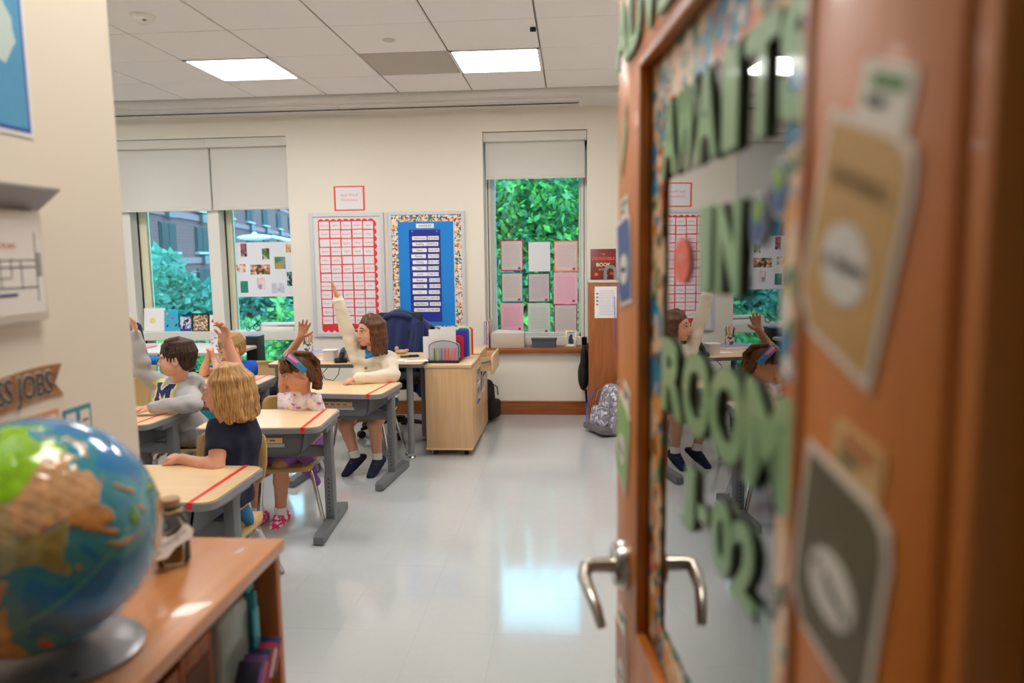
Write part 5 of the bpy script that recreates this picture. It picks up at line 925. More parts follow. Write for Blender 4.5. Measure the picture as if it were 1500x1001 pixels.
# ------------------------------------------------------------------ things on the entry wall (plane x = -0.965)
XW = -0.965
def wp(px, py): r = ray(px, py); k = XW / r[0]; return float(r[1] * k), float(EYE + r[2] * k)
LEFTR = (R90, 0, R90)
def lwall(name, label, cat, y, z, out=0.001): return thing(name, label, cat, (XW + out, y, z), rot=LEFTR)
y1, z1 = wp(47, 203); wpo, hpo = 0.62, 0.9
t = lwall('map_poster', 'blue sea map poster high on the cream wall at left', 'poster', y1 - wpo / 2 + 0.004, z1 + hpo / 2)
sheet(wpo, hpo, 0.001, 0, 'border', mat('#e8ecf2', 0.5), t); sheet(wpo - 0.016, hpo - 0.016, 0.0006, 0.001, 'blue_line', mat('#2a50b8', 0.4), t)
sheet(wpo - 0.028, hpo - 0.028, 0.0006, 0.0016, 'sea', mat('#4f9fd0', 0.35, var=0.25, vscale=5), t)
rg = random.Random(4)
for k, (cx_, cy_, rr_, c) in enumerate(((0.24, -0.27, 0.05, '#c6dcdc'), (0.17, -0.1, 0.07, '#d2e0d4'), (0.25, 0.02, 0.05, '#b8d4dc'), (0.1, -0.3, 0.06, '#cfdccc'), (0.255, -0.2, 0.022, '#d8655c'), (0.0, 0.0, 0.12, '#cfe0cc'), (-0.18, 0.2, 0.1, '#d8e0c8'), (0.15, 0.25, 0.09, '#cfe0d8'))):
    B().prism([(cx_ + rr_ * (0.6 + 0.5 * rg.random()) * math.cos(a), cy_ + rr_ * (0.7 + 0.7 * rg.random()) * math.sin(a)) for a in np.linspace(0, 5.9, 14)], 0.0004, Matrix.Translation((0, 0, 0.0022))).build('land_print', mat(c, 0.4), t, smooth=False)
ya, za = wp(47, 312); yb, zb = wp(48, 470)
t = lwall('floor_plan_holder', 'white wall holder with a printed floor plan and grey hood', 'sign', ya - 0.14, (za + zb) / 2); hh = za - zb
B().box((0, 0, 0.008), (0.28, hh, 0.016), bev=0.004).build('body', mat('#ded8cc', 0.5), t); sheet(0.262, hh - 0.03, 0.0008, 0.016, 'plan_sheet', mat('#eeebea', 0.4), t)
b = B()
for (x, y, w, h) in ((0.06, 0.0, 0.11, 0.0022), (0.06, -0.035, 0.11, 0.0022), (0.06, 0.012, 0.11, 0.0015), (0.005, -0.01, 0.0022, 0.06), (0.03, -0.01, 0.0015, 0.05), (0.055, 0.0, 0.0015, 0.03), (0.078, -0.012, 0.0015, 0.05), (-0.05, -0.01, 0.1, 0.0022), (-0.05, -0.03, 0.0015, 0.05), (0.115, 0, 0.0012, 0.12), (0.04, -0.018, 0.03, 0.0015)): b.box((x, y, 0.0172), (w, h, 0.0006))
for k in range(7): b.box((0.122, 0.022 - 0.006 * k, 0.0172), (0.012, 0.003, 0.0006))
b.build('plan_lines', mat('#5a5c6a', 0.6), t, smooth=False); B().box((0.02, -0.047, 0.0173), (0.09, 0.005, 0.0006)).build('scale_bar', mat('#2f3a78', 0.6), t)
text('EVACUATION PLAN', 0.013, mat('#e0604c', 0.6), t, (0.01, 0.036, 0.0172), (0, 0, 0), 0.0002)
b = B(); b.prism([(0, 0), (0.045, 0.035), (0.045, 0.039), (0, 0.004)], 0.30, Matrix.Translation((-0.145, hh / 2 + 0.004, 0)) @ Matrix(((0, 0, 1, 0), (0, 1, 0, 0), (1, 0, 0, 0), (0, 0, 0, 1)))); b.build('hood', mat('#a5a3a6', 0.5), t)
# banner
ya, za = wp(75, 567); yb, zb = wp(30, 577); hgt = 0.046
yr = wp(90, 550)[0]; t = lwall('class_banner', 'wood look paper banner reading CLASS JOBS on the entry wall', 'banner', 1.17, wp(45, 570)[1])
wr = yr - 1.17; BAN = wood('#7a4a28', '#b58454', (0.9, 9, 9), 0.6)
up_ = [(x, 0.03 + 0.006 * math.sin(x * 16)) for x in np.linspace(wr, -wr, 17)]; dn_ = [(x, -0.03 + 0.006 * math.sin(x * 16)) for x in np.linspace(-wr, wr, 17)]
B().prism(dn_ + [(wr - 0.022, 0.0)] + up_ + [(-wr + 0.022, 0.0)], 0.0015).build('ribbon', BAN, t, smooth=False)
cm = text_mesh('CLASS JOBS', 1.0, 0.008, bold=0.012); xs = [v.co.x for v in cm.vertices]; sc = 0.212 / (max(xs) - min(xs)); xo = ya - 1.17 - max(xs) * sc - 0.002
bm2 = text_mesh('CLASS JOBS', 1.0, 0.006, bold=0.05)
for me, m, z in ((bm2, mat('#e6e0d8', 0.6), 0.002), (cm, mat('#2a2624', 0.6), 0.003)):
    o = link('lettering', me, m, t, (xo, 0.002, z), smooth=False); o.scale = (sc, sc * 1.45, 0.05)
for (x0, x1, ytop, ybot, c, lab) in ((90, 131, 590, 640, '#3f8ca0', 'teal job card pocket with two white cards behind the globe'), (22, 84, 598, 650, '#d89a74', 'orange job card pocket below the banner behind globe')):
    ya, za = wp(x1, ytop); yb, zb = wp(x0, ytop); t = lwall('job_card', lab, 'card', (ya + yb) / 2, za - 0.06); w = ya - yb
    sheet(w, 0.12, 0.001, 0, 'pocket', mat(c, 0.5), t)
    for s in (-1, 1):
        o = sheet(w * 0.34, 0.085, 0.0008, 0.001, 'name_card', mat('#ece6e2', 0.5), t, s * w * 0.25, 0.008)
        bb_ = B()
        for k in range(4): bb_.box((s * w * 0.25, 0.03 - 0.014 * k, 0.0021), (w * 0.2, 0.006, 0.0004))
        bb_.build('print', mat('#8a6a6a', 0.6), t, smooth=False)
# ------------------------------------------------------------------ signed-distance bodies: one continuous surface each
def V3(p): return np.array([p[0], p[1], p[2]], float)
class S:
    """list of soft-blended shapes: kinds cap (tapered capsule), cyl (flat ended), ell (ellipsoid), plane cut"""
    def __init__(s, k=0.02): s.p = []; s.k = k
    def cap(s, a, b, ra, rb=None, k=None, op='u'): s.p.append(('cap', V3(a), V3(b), ra, ra if rb is None else rb, k or s.k, op)); return s
    def chain(s, pts, rs, k=None):
        for i in range(len(pts) - 1): s.cap(pts[i], pts[i + 1], rs[i], rs[i + 1], k)
        return s
    def cyl(s, a, b, ra, rb=None, k=None, op='u'): s.p.append(('cyl', V3(a), V3(b), ra, ra if rb is None else rb, k or s.k, op)); return s
    def ell(s, c, r, Rm=None, k=None, op='u'): s.p.append(('ell', V3(c), np.array(r, float), np.eye(3) if Rm is None else np.array(Rm, float), 0, k or s.k, op)); return s
    def cut(s, c, n): n = V3(n); s.p.append(('pl', V3(c), n / np.linalg.norm(n), 0, 0, 0, 'i')); return s        # keep the side n points away from
def sdf_mesh(prims, h, noise=None):
    los, his = [], []
    for q in prims:
        if q[0] == 'pl' or q[6] == 's': continue
        if q[0] == 'ell': r = max(q[2]); los.append(q[1] - r); his.append(q[1] + r)
        else: r = max(q[3], q[4]); los.append(np.minimum(q[1], q[2]) - r); his.append(np.maximum(q[1], q[2]) + r)
    lo = np.min(los, 0) - 3 * h - 0.012; hi = np.max(his, 0) + 3 * h + 0.012
    n = np.ceil((hi - lo) / h).astype(int) + 1
    f = np.full(n, 1.0, np.float32); ax = [lo[i] + h * np.arange(n[i]) for i in range(3)]
    for q in prims:
        kind, k, op = q[0], q[5], q[6]
        if kind == 'pl':
            d = ((ax[0] - q[1][0]) * q[2][0])[:, None, None] + ((ax[1] - q[1][1]) * q[2][1])[None, :, None] + ((ax[2] - q[1][2]) * q[2][2])[None, None, :]
            f = np.maximum(f, d.astype(np.float32)); continue
        mrg = max(k, 2.5 * h) + 0.004
        if kind == 'ell': r = max(q[2]); a0, a1 = q[1] - r - mrg, q[1] + r + mrg
        else: r = max(q[3], q[4]); a0, a1 = np.minimum(q[1], q[2]) - r - mrg, np.maximum(q[1], q[2]) + r + mrg
        i0 = np.maximum(0, np.floor((a0 - lo) / h).astype(int)); i1 = np.minimum(n, np.ceil((a1 - lo) / h).astype(int) + 1)
        if np.any(i1 <= i0): continue
        X, Y, Z = (ax[0][i0[0]:i1[0]][:, None, None], ax[1][i0[1]:i1[1]][None, :, None], ax[2][i0[2]:i1[2]][None, None, :])
        if kind == 'ell':
            c, r, Rm = q[1], q[2], q[3]; x, y, z = X - c[0], Y - c[1], Z - c[2]
            u = (Rm[0, 0] * x + Rm[1, 0] * y + Rm[2, 0] * z); v = (Rm[0, 1] * x + Rm[1, 1] * y + Rm[2, 1] * z); w = (Rm[0, 2] * x + Rm[1, 2] * y + Rm[2, 2] * z)
            k0 = np.sqrt((u / r[0]) ** 2 + (v / r[1]) ** 2 + (w / r[2]) ** 2); k1 = np.sqrt((u / r[0] ** 2) ** 2 + (v / r[1] ** 2) ** 2 + (w / r[2] ** 2) ** 2)
            d = k0 * (k0 - 1) / np.maximum(k1, 1e-6)
        else:
            a, b = q[1], q[2]; ab = b - a; L2 = max(ab @ ab, 1e-12); t = ((X - a[0]) * ab[0] + (Y - a[1]) * ab[1] + (Z - a[2]) * ab[2]) / L2
            tc = np.clip(t, 0, 1)
            if kind == 'cap': d = np.sqrt((X - a[0] - ab[0] * tc) ** 2 + (Y - a[1] - ab[1] * tc) ** 2 + (Z - a[2] - ab[2] * tc) ** 2) - (q[3] + (q[4] - q[3]) * tc)
            else:
                d = np.sqrt((X - a[0] - ab[0] * t) ** 2 + (Y - a[1] - ab[1] * t) ** 2 + (Z - a[2] - ab[2] * t) ** 2) - (q[3] + (q[4] - q[3]) * tc)
                d = np.maximum(d, (np.abs(t - 0.5) - 0.5) * math.sqrt(L2))
        d = d.astype(np.float32); sl = f[i0[0]:i1[0], i0[1]:i1[1], i0[2]:i1[2]]
        if op == 'u': hh = np.maximum(k - np.abs(sl - d), 0) / k; sl[...] = np.minimum(sl, d) - hh * hh * k * 0.25
        elif op == 's': hh = np.maximum(k - np.abs(sl + d), 0) / k; sl[...] = np.maximum(sl, -d) + hh * hh * k * 0.25
    if noise:
        amp, fr, sd = noise; rg = np.random.default_rng(sd); g = np.zeros(n, np.float32)
        for j in range(4):
            dv = rg.normal(size=3); dv *= fr * (0.6 + 0.8 * rg.random()) / np.linalg.norm(dv); dv2 = rg.normal(size=3) * fr * 0.35
            ph = (ax[0] * dv[0])[:, None, None] + (ax[1] * dv[1])[None, :, None] + (ax[2] * dv[2])[None, None, :]
            ph2 = (ax[0] * dv2[0])[:, None, None] + (ax[1] * dv2[1])[None, :, None] + (ax[2] * dv2[2])[None, None, :]
            g += np.sin(ph + 1.5 * np.sin(ph2) + rg.random() * 6).astype(np.float32)
        f += amp * g * 0.5
    s = f < 0; sub = lambda A, i, j, k_: A[i:A.shape[0] - 1 + i, j:A.shape[1] - 1 + j, k_:A.shape[2] - 1 + k_]
    cnt = np.zeros(np.array(n) - 1, np.int8)
    for i in (0, 1):
        for j in (0, 1):
            for k_ in (0, 1): cnt += sub(s, i, j, k_)
    act = (cnt > 0) & (cnt < 8); I = np.argwhere(act); idx = np.full(act.shape, -1, np.int32); idx[act] = np.arange(len(I))
    C = {(i, j, k_): f[I[:, 0] + i, I[:, 1] + j, I[:, 2] + k_] for i in (0, 1) for j in (0, 1) for k_ in (0, 1)}
    acc = np.zeros((len(I), 3)); wt = np.zeros(len(I))
    for a in C:
        for axn in range(3):
            if a[axn]: continue
            b = list(a); b[axn] = 1; b = tuple(b); fa, fb = C[a], C[b]; m = (fa < 0) != (fb < 0)
            t = np.where(m, fa / np.where(m, fa - fb, 1), 0); p = np.tile(np.array(a, float), (len(I), 1)); p[:, axn] = t
            acc[m] += p[m]; wt[m] += 1
    P = lo + h * (I + acc / wt[:, None]); Q = []
    for axn in range(3):
        e = [slice(None)] * 3; e2 = [slice(None)] * 3; e[axn] = slice(0, -1); e2[axn] = slice(1, None)
        A, Bq = s[tuple(e)], s[tuple(e2)]; df = np.argwhere(A != Bq); u, v = (axn + 1) % 3, (axn + 2) % 3
        df = df[(df[:, u] > 0) & (df[:, v] > 0) & (df[:, u] < n[u] - 1) & (df[:, v] < n[v] - 1)]
        def at_(du, dv): c = df.copy(); c[:, u] -= du; c[:, v] -= dv; return idx[c[:, 0], c[:, 1], c[:, 2]]
        q = np.stack([at_(1, 1), at_(0, 1), at_(0, 0), at_(1, 0)], 1); fl_ = ~A[df[:, 0], df[:, 1], df[:, 2]]; q[fl_] = q[fl_][:, ::-1]; Q.append(q)
    Q = np.concatenate(Q); Q = Q[(Q >= 0).all(1)]
    return P, Q
def sdf_obj(name, shape, h, mats, root, noise=None, fn=None, smooth_it=1):
    P, Q = sdf_mesh(shape.p, h, noise)
    for _ in range(smooth_it):                                  # light relaxation
        A = np.zeros_like(P); c = np.zeros(len(P))
        for k in range(4): np.add.at(A, Q[:, k], P[Q[:, (k + 1) % 4]]); np.add.at(c, Q[:, k], 1)
        P = P * 0.5 + 0.5 * A / np.maximum(c, 1)[:, None]
    off = np.array(list(root.location)); me = bpy.data.meshes.new(name); me.vertices.add(len(P)); me.vertices.foreach_set('co', (P - off).astype(np.float32).ravel())
    me.loops.add(len(Q) * 4); me.loops.foreach_set('vertex_index', Q.ravel().astype(np.int32)); me.polygons.add(len(Q)); me.polygons.foreach_set('loop_start', np.arange(0, len(Q) * 4, 4, dtype=np.int32))
    me.update(calc_edges=True); me.validate()
    o = link(name, me, mats, root, angle=0)
    if fn is not None and len(me.polygons) == len(Q): me.polygons.foreach_set('material_index', fn(P[Q].mean(1)).astype(np.int32))
    return o
def nrm(v): v = np.array(v, float); return v / np.linalg.norm(v)
def frame(fwd, up=(0, 0, 1)):                 # columns: x = person's left, y = forward, z = up
    f = nrm(fwd); l = nrm(np.cross(np.array(up, float), f)); u = np.cross(f, l); return np.stack([l, f, u], 1)
class Head:
    def __init__(s, c, fwd, up=(0, 0, 1), sc=0.95): s.c = V3(c); s.F = frame(fwd, up); s.sc = sc
    def w(s, p): return s.c + s.F @ (np.array(p, float) * s.sc)
    def skin(s, S_):
        q = s.sc; e = lambda c, r, k=0.012, op='u': S_.ell(s.w(c), np.array(r) * q, s.F, k, op)
        e((0, -.012, .028), (.071, .086, .074), .02); e((0, .028, -.025), (.058, .058, .066), .03); e((0, .052, -.080), (.027, .024, .018), .022)
        for x in (-1, 1):
            e((x * .034, .050, -.036), (.026, .028, .028), .02); e((x * .048, .01, -.055), (.018, .035, .022), .02)
            e((x * .029, .092, .006), (.017, .013, .011), .010, 's')
            e((x * .029, .076, .020), (.022, .012, .005), .008)
            e((x * .0725, -.006, -.010), (.009, .019, .029), .006); e((x * .080, .0, -.010), (.006, .010, .017), .006, 's')
        S_.cap(s.w((0, .082, .008)), s.w((0, .098, -.026)), .007 * q, .0095 * q, .010); 
        for x in (-1, 1): S_.cap(s.w((x * .043, .078, .0135)), s.w((x * .017, .082, .0125)), .0058 * q, None, .005); S_.cap(s.w((x * .042, .076, -.003)), s.w((x * .018, .079, -.004)), .0052 * q, None, .005)
        e((0, .099, -.028), (.0095, .008, .008), .006)
        for x in (-1, 1): e((x * .0105, .090, -.032), (.007, .008, .006), .006)
        e((0, .086, -.053), (.019, .008, .005), .006); e((0, .084, -.063), (.016, .009, .0055), .005); S_.cap(s.w((-.016, .095, -.0585)), s.w((.016, .095, -.0585)), .0016 * q, None, .003, 's')
    def parts(s, root, iris='#4a3222', brow='#4a3424', lip='#c2706a', lid=None):
        q = s.sc; off = np.array(list(root.location)); L = lambda p: Vector((s.w(p) - off).tolist()); Rm = Matrix(s.F.tolist())
        for x in (-1, 1):
            e = B(); e.ell(L((x * .029, .0735, .0055)), (.0122 * q,) * 3, 0, Rm, 16, 10); e = e.build('eye', mat('#d6cdc8', 0.3), root)
            B().ell(L((x * .029, .0815, .005)), (.0068 * q, .0048 * q, .0072 * q), 0, Rm, 12, 8).build('iris', mat(iris, 0.2), e)
            B().tube([L((x * .043, .0815, .0085)), L((x * .036, .0865, .0105)), L((x * .028, .0880, .0108)), L((x * .018, .0865, .0085))], .0018 * q, 6).build('eyelash', mat('#1c1412', 0.6), e)
            B().tube([L((x * .050, .075, .024)), L((x * .042, .083, .0295)), L((x * .030, .0885, .030)), L((x * .017, .0885, .0265))], [.0022 * q, .0032 * q, .0036 * q, .0026 * q], 6).build('eyebrow', mat(brow, 0.8), root)
        b = B(); b.tube([L((-.019, .0865, -.0575)), L((-.010, .0935, -.0548)), L((0, .0945, -.0556)), L((.010, .0935, -.0548)), L((.019, .0865, -.0575))], [.001, .0034 * q, .0034 * q, .0034 * q, .001], 8)
        b.tube([L((-.017, .0865, -.0595)), L((-.008, .0935, -.0632)), L((.008, .0935, -.0632)), L((.017, .0865, -.0595))], [.001, .0042 * q, .0042 * q, .001], 8); b.build('lips', mat(lip, 0.4), root)
def hand(S_, wrist, d, palm, thumb_side, sc=1.0, curl=0.15, spread=0.16, thumb_out=0.9, wr=0.018):
    """d along the fingers, palm = palm normal, thumb_side = +1/-1 times cross(d, palm)"""
    d = nrm(d); n = nrm(np.array(palm) - d * (np.array(palm) @ d)); t = np.cross(d, n) * thumb_side; w = V3(wrist); q = sc
    S_.cap(w - d * .01, w + d * .018 * q, wr, .019 * q, .012)
    for u, l in ((.020, .056), (.007, .060), (-.007, .058), (-.019, .050)): S_.cap(w + d * .014 * q + t * u * .55 * q, w + d * l * q + t * u * q, .011 * q, .0092 * q, .008)
    for i, (u, b0, L) in enumerate(((.0215, .058, .052), (.0075, .062, .058), (-.0070, .060, .053), (-.0200, .052, .042))):
        a = (u / .0215) * spread; fd = nrm(d * math.cos(a) + t * math.sin(a)); p = w + d * b0 * q + t * u * q; r = (.0075, .0070, .0064, .0056)
        pts = [p - fd * .006]; ang = 0
        for j, f_ in enumerate((0.46, 0.30, 0.24)):
            ang += curl * (0.8 + 0.5 * j); dd = nrm(fd * math.cos(ang) + n * math.sin(ang)); pts.append(pts[-1] + dd * L * f_ * q * 1.05)
        for j in range(3): S_.cap(pts[j], pts[j + 1], r[j] * q, r[j + 1] * q, .0035)
    a = thumb_out; td = nrm(d * math.cos(a) + t * math.sin(a) + n * .25); p0 = w + d * .012 * q + t * .013 * q; p1 = p0 + td * .028 * q; p2 = p1 + nrm(td + d * .35) * .024 * q; p3 = p2 + nrm(td + d * .6 + n * curl) * .018 * q
    S_.cap(p0, p1, .0115 * q, .0092 * q, .008); S_.cap(p1, p2, .0088 * q, .0076 * q, .004); S_.cap(p2, p3, .0076 * q, .0062 * q, .003)
def skin_mat(a, b='#d98a72'):
    m = mat(a, 0.5, spec=0.35, var=0.05, vscale=30, sub=0.12); return m
def hair_mat(a, b, seed=0.0, sc=(90, 90, 5)):
    m = bpy.data.materials.new('hair'); m.use_nodes = True; nt = m.node_tree; p = nt.nodes['Principled BSDF']
    tc = nt.nodes.new('ShaderNodeAttribute'); tc.attribute_name = 'strand'; mp = nt.nodes.new('ShaderNodeMapping'); mp.inputs['Scale'].default_value = (26, 26, 3.0); mp.inputs['Location'].default_value = (seed, seed, seed)
    nz = nt.nodes.new('ShaderNodeTexNoise'); nz.inputs['Scale'].default_value = 1.0; nz.inputs['Detail'].default_value = 4; rp = nt.nodes.new('ShaderNodeValToRGB')
    rp.color_ramp.elements[0].color = lin(a); rp.color_ramp.elements[1].color = lin(b); rp.color_ramp.elements[0].position = 0.35; rp.color_ramp.elements[1].position = 0.68
    bp = nt.nodes.new('ShaderNodeBump'); bp.inputs['Strength'].default_value = 0.22; bp.inputs['Distance'].default_value = 0.004
    nt.links.new(tc.outputs['Vector'], mp.inputs[0]); nt.links.new(mp.outputs[0], nz.inputs['Vector']); nt.links.new(nz.outputs['Fac'], rp.inputs['Fac']); nt.links.new(rp.outputs['Color'], p.inputs['Base Color'])
    nt.links.new(nz.outputs['Fac'], bp.inputs['Height']); nt.links.new(bp.outputs['Normal'], p.inputs['Normal']); p.inputs['Roughness'].default_value = 0.45; p.inputs['Specular IOR Level'].default_value = 0.3
    return m
def strand_attr(o, H, root):
    n = len(o.data.vertices); c = np.zeros(n * 3, np.float32); o.data.vertices.foreach_get('co', c); P = (c.reshape(-1, 3) + np.array(list(root.location)) - H.c) @ H.F / H.sc
    a = np.arctan2(P[:, 0], P[:, 1] + .02); v = np.stack([np.sin(a), np.cos(a), P[:, 2] * 6], 1)
    at_ = o.data.attributes.new('strand', 'FLOAT_VECTOR', 'POINT'); at_.data.foreach_set('vector', v.astype(np.float32).ravel()); return o
def long_hair(H, root, name, m, length, width, seed, open_deg=52, n=34, wave=0.006, curl=0.0, top=.104, thick=.011, voxel=.004, part=0.0, fringe=False, back=0.0):
    """falls from a parting at the crown; length = lowest z in head units"""
    rg = random.Random(seed); S_ = S(.010); q = H.sc
    S_.ell(H.w((0, -.018, .034)), np.array((.079, .089, .078)) * q, H.F, .012)
    S_.ell(H.w((0, .098, -.030)), np.array((.060, .055, .078)) * q, H.F, .008, 's')
    for ly in range(2):
        for i in range(n):
            ph = math.radians(-180 + open_deg + (360 - 2 * open_deg) * (i + 0.5 * ly) / (n - 1)); sx, cy = math.sin(ph), -math.cos(ph)      # 0 = straight back
            k = width * (1 - .12 * ly) * rg.uniform(.93, 1.06); zl = length * rg.uniform(.84, 1.1) * (1 if ly else 1)
            c0 = (part * .03 + sx * .004, .03 * max(0, cy) - .005, top - .003 * ly)
            pts = [c0, (sx * .046, cy * .052 - .01, .092 - .004 * ly), (sx * .076, cy * .088 - .014, .045), (sx * .084 * k, cy * .094 * k - .014 - back * .3, -.01)]
            zz = -.05
            while zz > zl: pts.append((sx * .087 * k + rg.uniform(-1, 1) * wave, cy * .095 * k - .014 - back * (0.3 - zz * 6) + rg.uniform(-1, 1) * wave, zz)); zz -= .035
            pts.append((sx * (.088 * k + curl), cy * (.095 * k + curl) - .014 - back * (0.3 - zl * 6), zl + (curl * .4))); rs = [thick * .8] * 2 + [thick] * (len(pts) - 4) + [thick * .75, thick * .4]
            S_.chain([H.w(p) for p in pts], [r * q for r in rs], .014)
    return strand_attr(sdf_obj(name, S_, voxel, m, root, noise=(.0005, 260, seed)), H, root)
def short_hair(H, root, name, m, seed, fringe=True, voxel=.004):
    rg = random.Random(seed); S_ = S(.010); q = H.sc
    S_.ell(H.w((0, -.020, .040)), np.array((.079, .091, .077)) * q, H.F, .01); S_.ell(H.w((0, -.050, -.022)), np.array((.060, .052, .056)) * q, H.F, .02)
    S_.ell(H.w((0, .093, -.020)), np.array((.066, .060, .062)) * q, H.F, .006, 's')
    for x in (-1, 1): S_.ell(H.w((x * .078, .012, -.022)), np.array((.024, .036, .036)) * q, H.F, .006, 's')
    for i in range(26):                               # locks combed forward over the brow
        x = -.062 + .124 * i / 25 + rg.uniform(-.004, .004); z1 = .036 + rg.uniform(-.008, .008) - (.0 if fringe else -.02)
        S_.chain([H.w(p) for p in ((x * .5, -.02, .112), (x * .8, .035, .104), (x, .068 - abs(x) * .5, .075), (x * 1.08 + .004, .084 - abs(x) * .75, z1))], [.009 * q, .0095 * q, .009 * q, .004 * q], .006)
    for i in range(22):
        a = math.radians(-140 + 280 * i / 21); S_.chain([H.w(p) for p in ((0, -.02, .112), (math.sin(a) * .06, -math.cos(a) * .07 - .02, .088), (math.sin(a) * .079, -math.cos(a) * .092 - .018, .035), (math.sin(a) * .074, -math.cos(a) * .088 - .018, -.012))], [.008 * q, .009 * q, .008 * q, .004 * q], .006)
    return strand_attr(sdf_obj(name, S_, voxel, m, root, noise=(.0006, 420, seed)), H, root)
def torso(S_, J, o=0.0, k=.03, lo=True, slim=1.0):
    pel, ch, nk = V3(J['pelvis']), V3(J['chest']), V3(J['neck']); sl, sr = V3(J['shl']), V3(J['shr']); lat = nrm(sl - sr); hw = J.get('hipw', .062)
    if lo: S_.cap(pel + lat * hw, pel - lat * hw, .072 + o, None, k)
    mid = pel * .45 + ch * .55
    for s in (-1, 1):
        S_.cap(pel + lat * s * hw * .8, mid + lat * s * .045, .070 * slim + o, .066 * slim + o, k); S_.cap(mid + lat * s * .045, ch + lat * s * .052, .066 * slim + o, .072 * slim + o, k)
    top = (sl + sr) / 2; S_.cap(ch, top, .07 + o, .05 + o, k); S_.cap(sl - lat * .012, top, .040 + o, .046 + o, k); S_.cap(sr + lat * .012, top, .040 + o, .046 + o, k)
def arm(S_, a, e, w, o=0.0, k=.016, ru=.036, re=.028, rw=.019):
    a, e, w = V3(a), V3(e), V3(w); m = a * .55 + e * .45; S_.cap(a, m, ru + o, ru * .95 + o, k).cap(m, e, ru * .95 + o, re + o, k); m2 = e * .7 + w * .3; S_.cap(e, m2, re + o, re * 1.02 + o, k).cap(m2, w, re * 1.02 + o, rw + o, k)
def leg(S_, h, kn, an, o=0.0, k=.02, rt=.062, rk=.044, ra=.027):
    h, kn, an = V3(h), V3(kn), V3(an); m = h * .5 + kn * .5; S_.cap(h, m, rt + o, rt * .9 + o, k).cap(m, kn, rt * .9 + o, rk + o, k); c = kn * .68 + an * .32; back = nrm(np.cross(nrm(np.cross(kn - h, an - kn) + 1e-9), an - kn))
    S_.cap(kn, c + back * .006, rk + o, .040 + o, k).cap(c + back * .006, an, .040 + o, ra + o, k)
def shoe(root, ankle, toe_dir, mU, mS, L=.185, deco=None, pitch=0.0):
    a = V3(ankle); d = np.array([toe_dir[0], toe_dir[1], 0]); d = nrm(d); d3 = nrm(d * math.cos(pitch) + np.array([0, 0, -1]) * math.sin(pitch)); sd = nrm(np.cross([0, 0, 1], d)); up = np.cross(d3, sd); up = up if up[2] > 0 else -up
    z0 = a - up * .058; heel = z0 - d3 * .042 + up * .026; toe = z0 + d3 * (L - .075) + up * .022
    S_ = S(.016); S_.cap(heel, z0 + d3 * .04 + up * .03, .033, .034).cap(z0 + d3 * .04 + up * .03, toe, .034, .028).cap(a - up * .005, z0 + up * .03, .032, .034).cut(z0 + up * .008, -up); S_.cap(a - up * .012 + d3 * .006, z0 + d3 * .075 + up * .032, .035, .030).cut(a + up * .012, np.array([0, 0, 1.0]))
    o = sdf_obj('shoe', S_, .004, mU, root)
    S2 = S(.01); Fm = np.stack([sd, d3, up], 1); S2.cap(heel - up * .008, toe - up * .008 + d3 * .002, .037, .033).cut(z0 + up * .016, up).cut(z0 - up * .004, -up); s2 = sdf_obj('sole', S2, .004, mS, o, smooth_it=0); s2.location = (0, 0, 0)
    if deco:
        off = np.array(list(root.location)); b = B(); 
        for k, c in enumerate(deco): p = z0 + d3 * (.052 + .008 * (k % 2)) + up * .0625 + sd * (-.014 + .014 * k); b.ell((p - off).tolist(), (.008, .008, .004), k)
        b.build('print', [mat(c, .4) for c in deco], o)
    return o
def sock(root, ankle, knee, m, l=.05, o=.004):
    a, kn = V3(ankle), V3(knee); d = nrm(kn - a); S_ = S(.008); S_.cyl(a - d * .02, a + d * l, .029 + o, .030 + o); return sdf_obj('sock', S_, .004, m, root)
def neck(S_, J, H, r=.036): S_.cap(V3(J['neck']) + np.array([0, 0, -.03]), H.w((0, -.022, -.05)), r + .006, r, .02)
def person(label, base): return thing('person', label, 'person', (base[0], base[1], 0.0), group=None)
def A_(px, py, y): p = at(px, py, y); return np.array(list(p))
SK1, SK2, SK3, SK4, SK5 = skin_mat('#d9a083'), skin_mat('#cf9272'), skin_mat('#dea184'), skin_mat('#dfa88e'), skin_mat('#dea68c')
VX = .0042
def inpoly2(u, v, poly): return inpoly(u, v, poly)
Zv = np.array([0, 0, 1.0])
# ---- the child in the cream jacket (farthest desk)
root = person('person with brown hair in a cream button jacket, arm straight up, at the farthest desk', (-1.40, 5.08))
J = dict(pelvis=(-1.39, 5.11, .435), chest=A_(546, 549, 5.06), neck=A_(545, 516, 5.02), shl=A_(570, 527, 5.02), shr=A_(523, 523, 5.05))
H = Head(A_(542, 485, 4.97), (-.68, -.73, -.03), sc=1.0)
eR, wR = A_(507, 480, 5.02), A_(495, 438, 4.98); eL, wL = A_(576, 566, 4.90), A_(521, 562, 4.80); eL[2] = .655; wL[2] = .645
lat = nrm(np.array(J['shl']) - np.array(J['shr'])); hl, hr = np.array(J['pelvis']) + lat * .075, np.array(J['pelvis']) - lat * .075
kR, kL = A_(506, 624, 4.82), A_(549, 622, 4.80); aR, aL = A_(521, 671, 4.80), A_(553, 674, 4.80)
b = S(.018); torso(b, J); neck(b, J, H); H.skin(b); arm(b, J['shr'], eR, wR); arm(b, J['shl'], eL, wL); leg(b, hr, kR, aR, rk=.047); leg(b, hl, kL, aL, rk=.047)
hand(b, wR, nrm(wR - eR) + np.array([-.05, 0, .1]), (-.9, -.45, .1), 1, 1.08, .08, .05, .35); hand(b, wL, (-1, -.2, -.12), (0, .1, -1), 1, .95, .55, .08, .5)
for a_, t_ in ((aR, (-.6, -1, 0)), (aL, (-.25, -1, 0))): b.cap(a_, a_ + nrm(t_) * .03 - Zv * .03, .026, .022)
sdf_obj('body', b, VX, SK1, root)
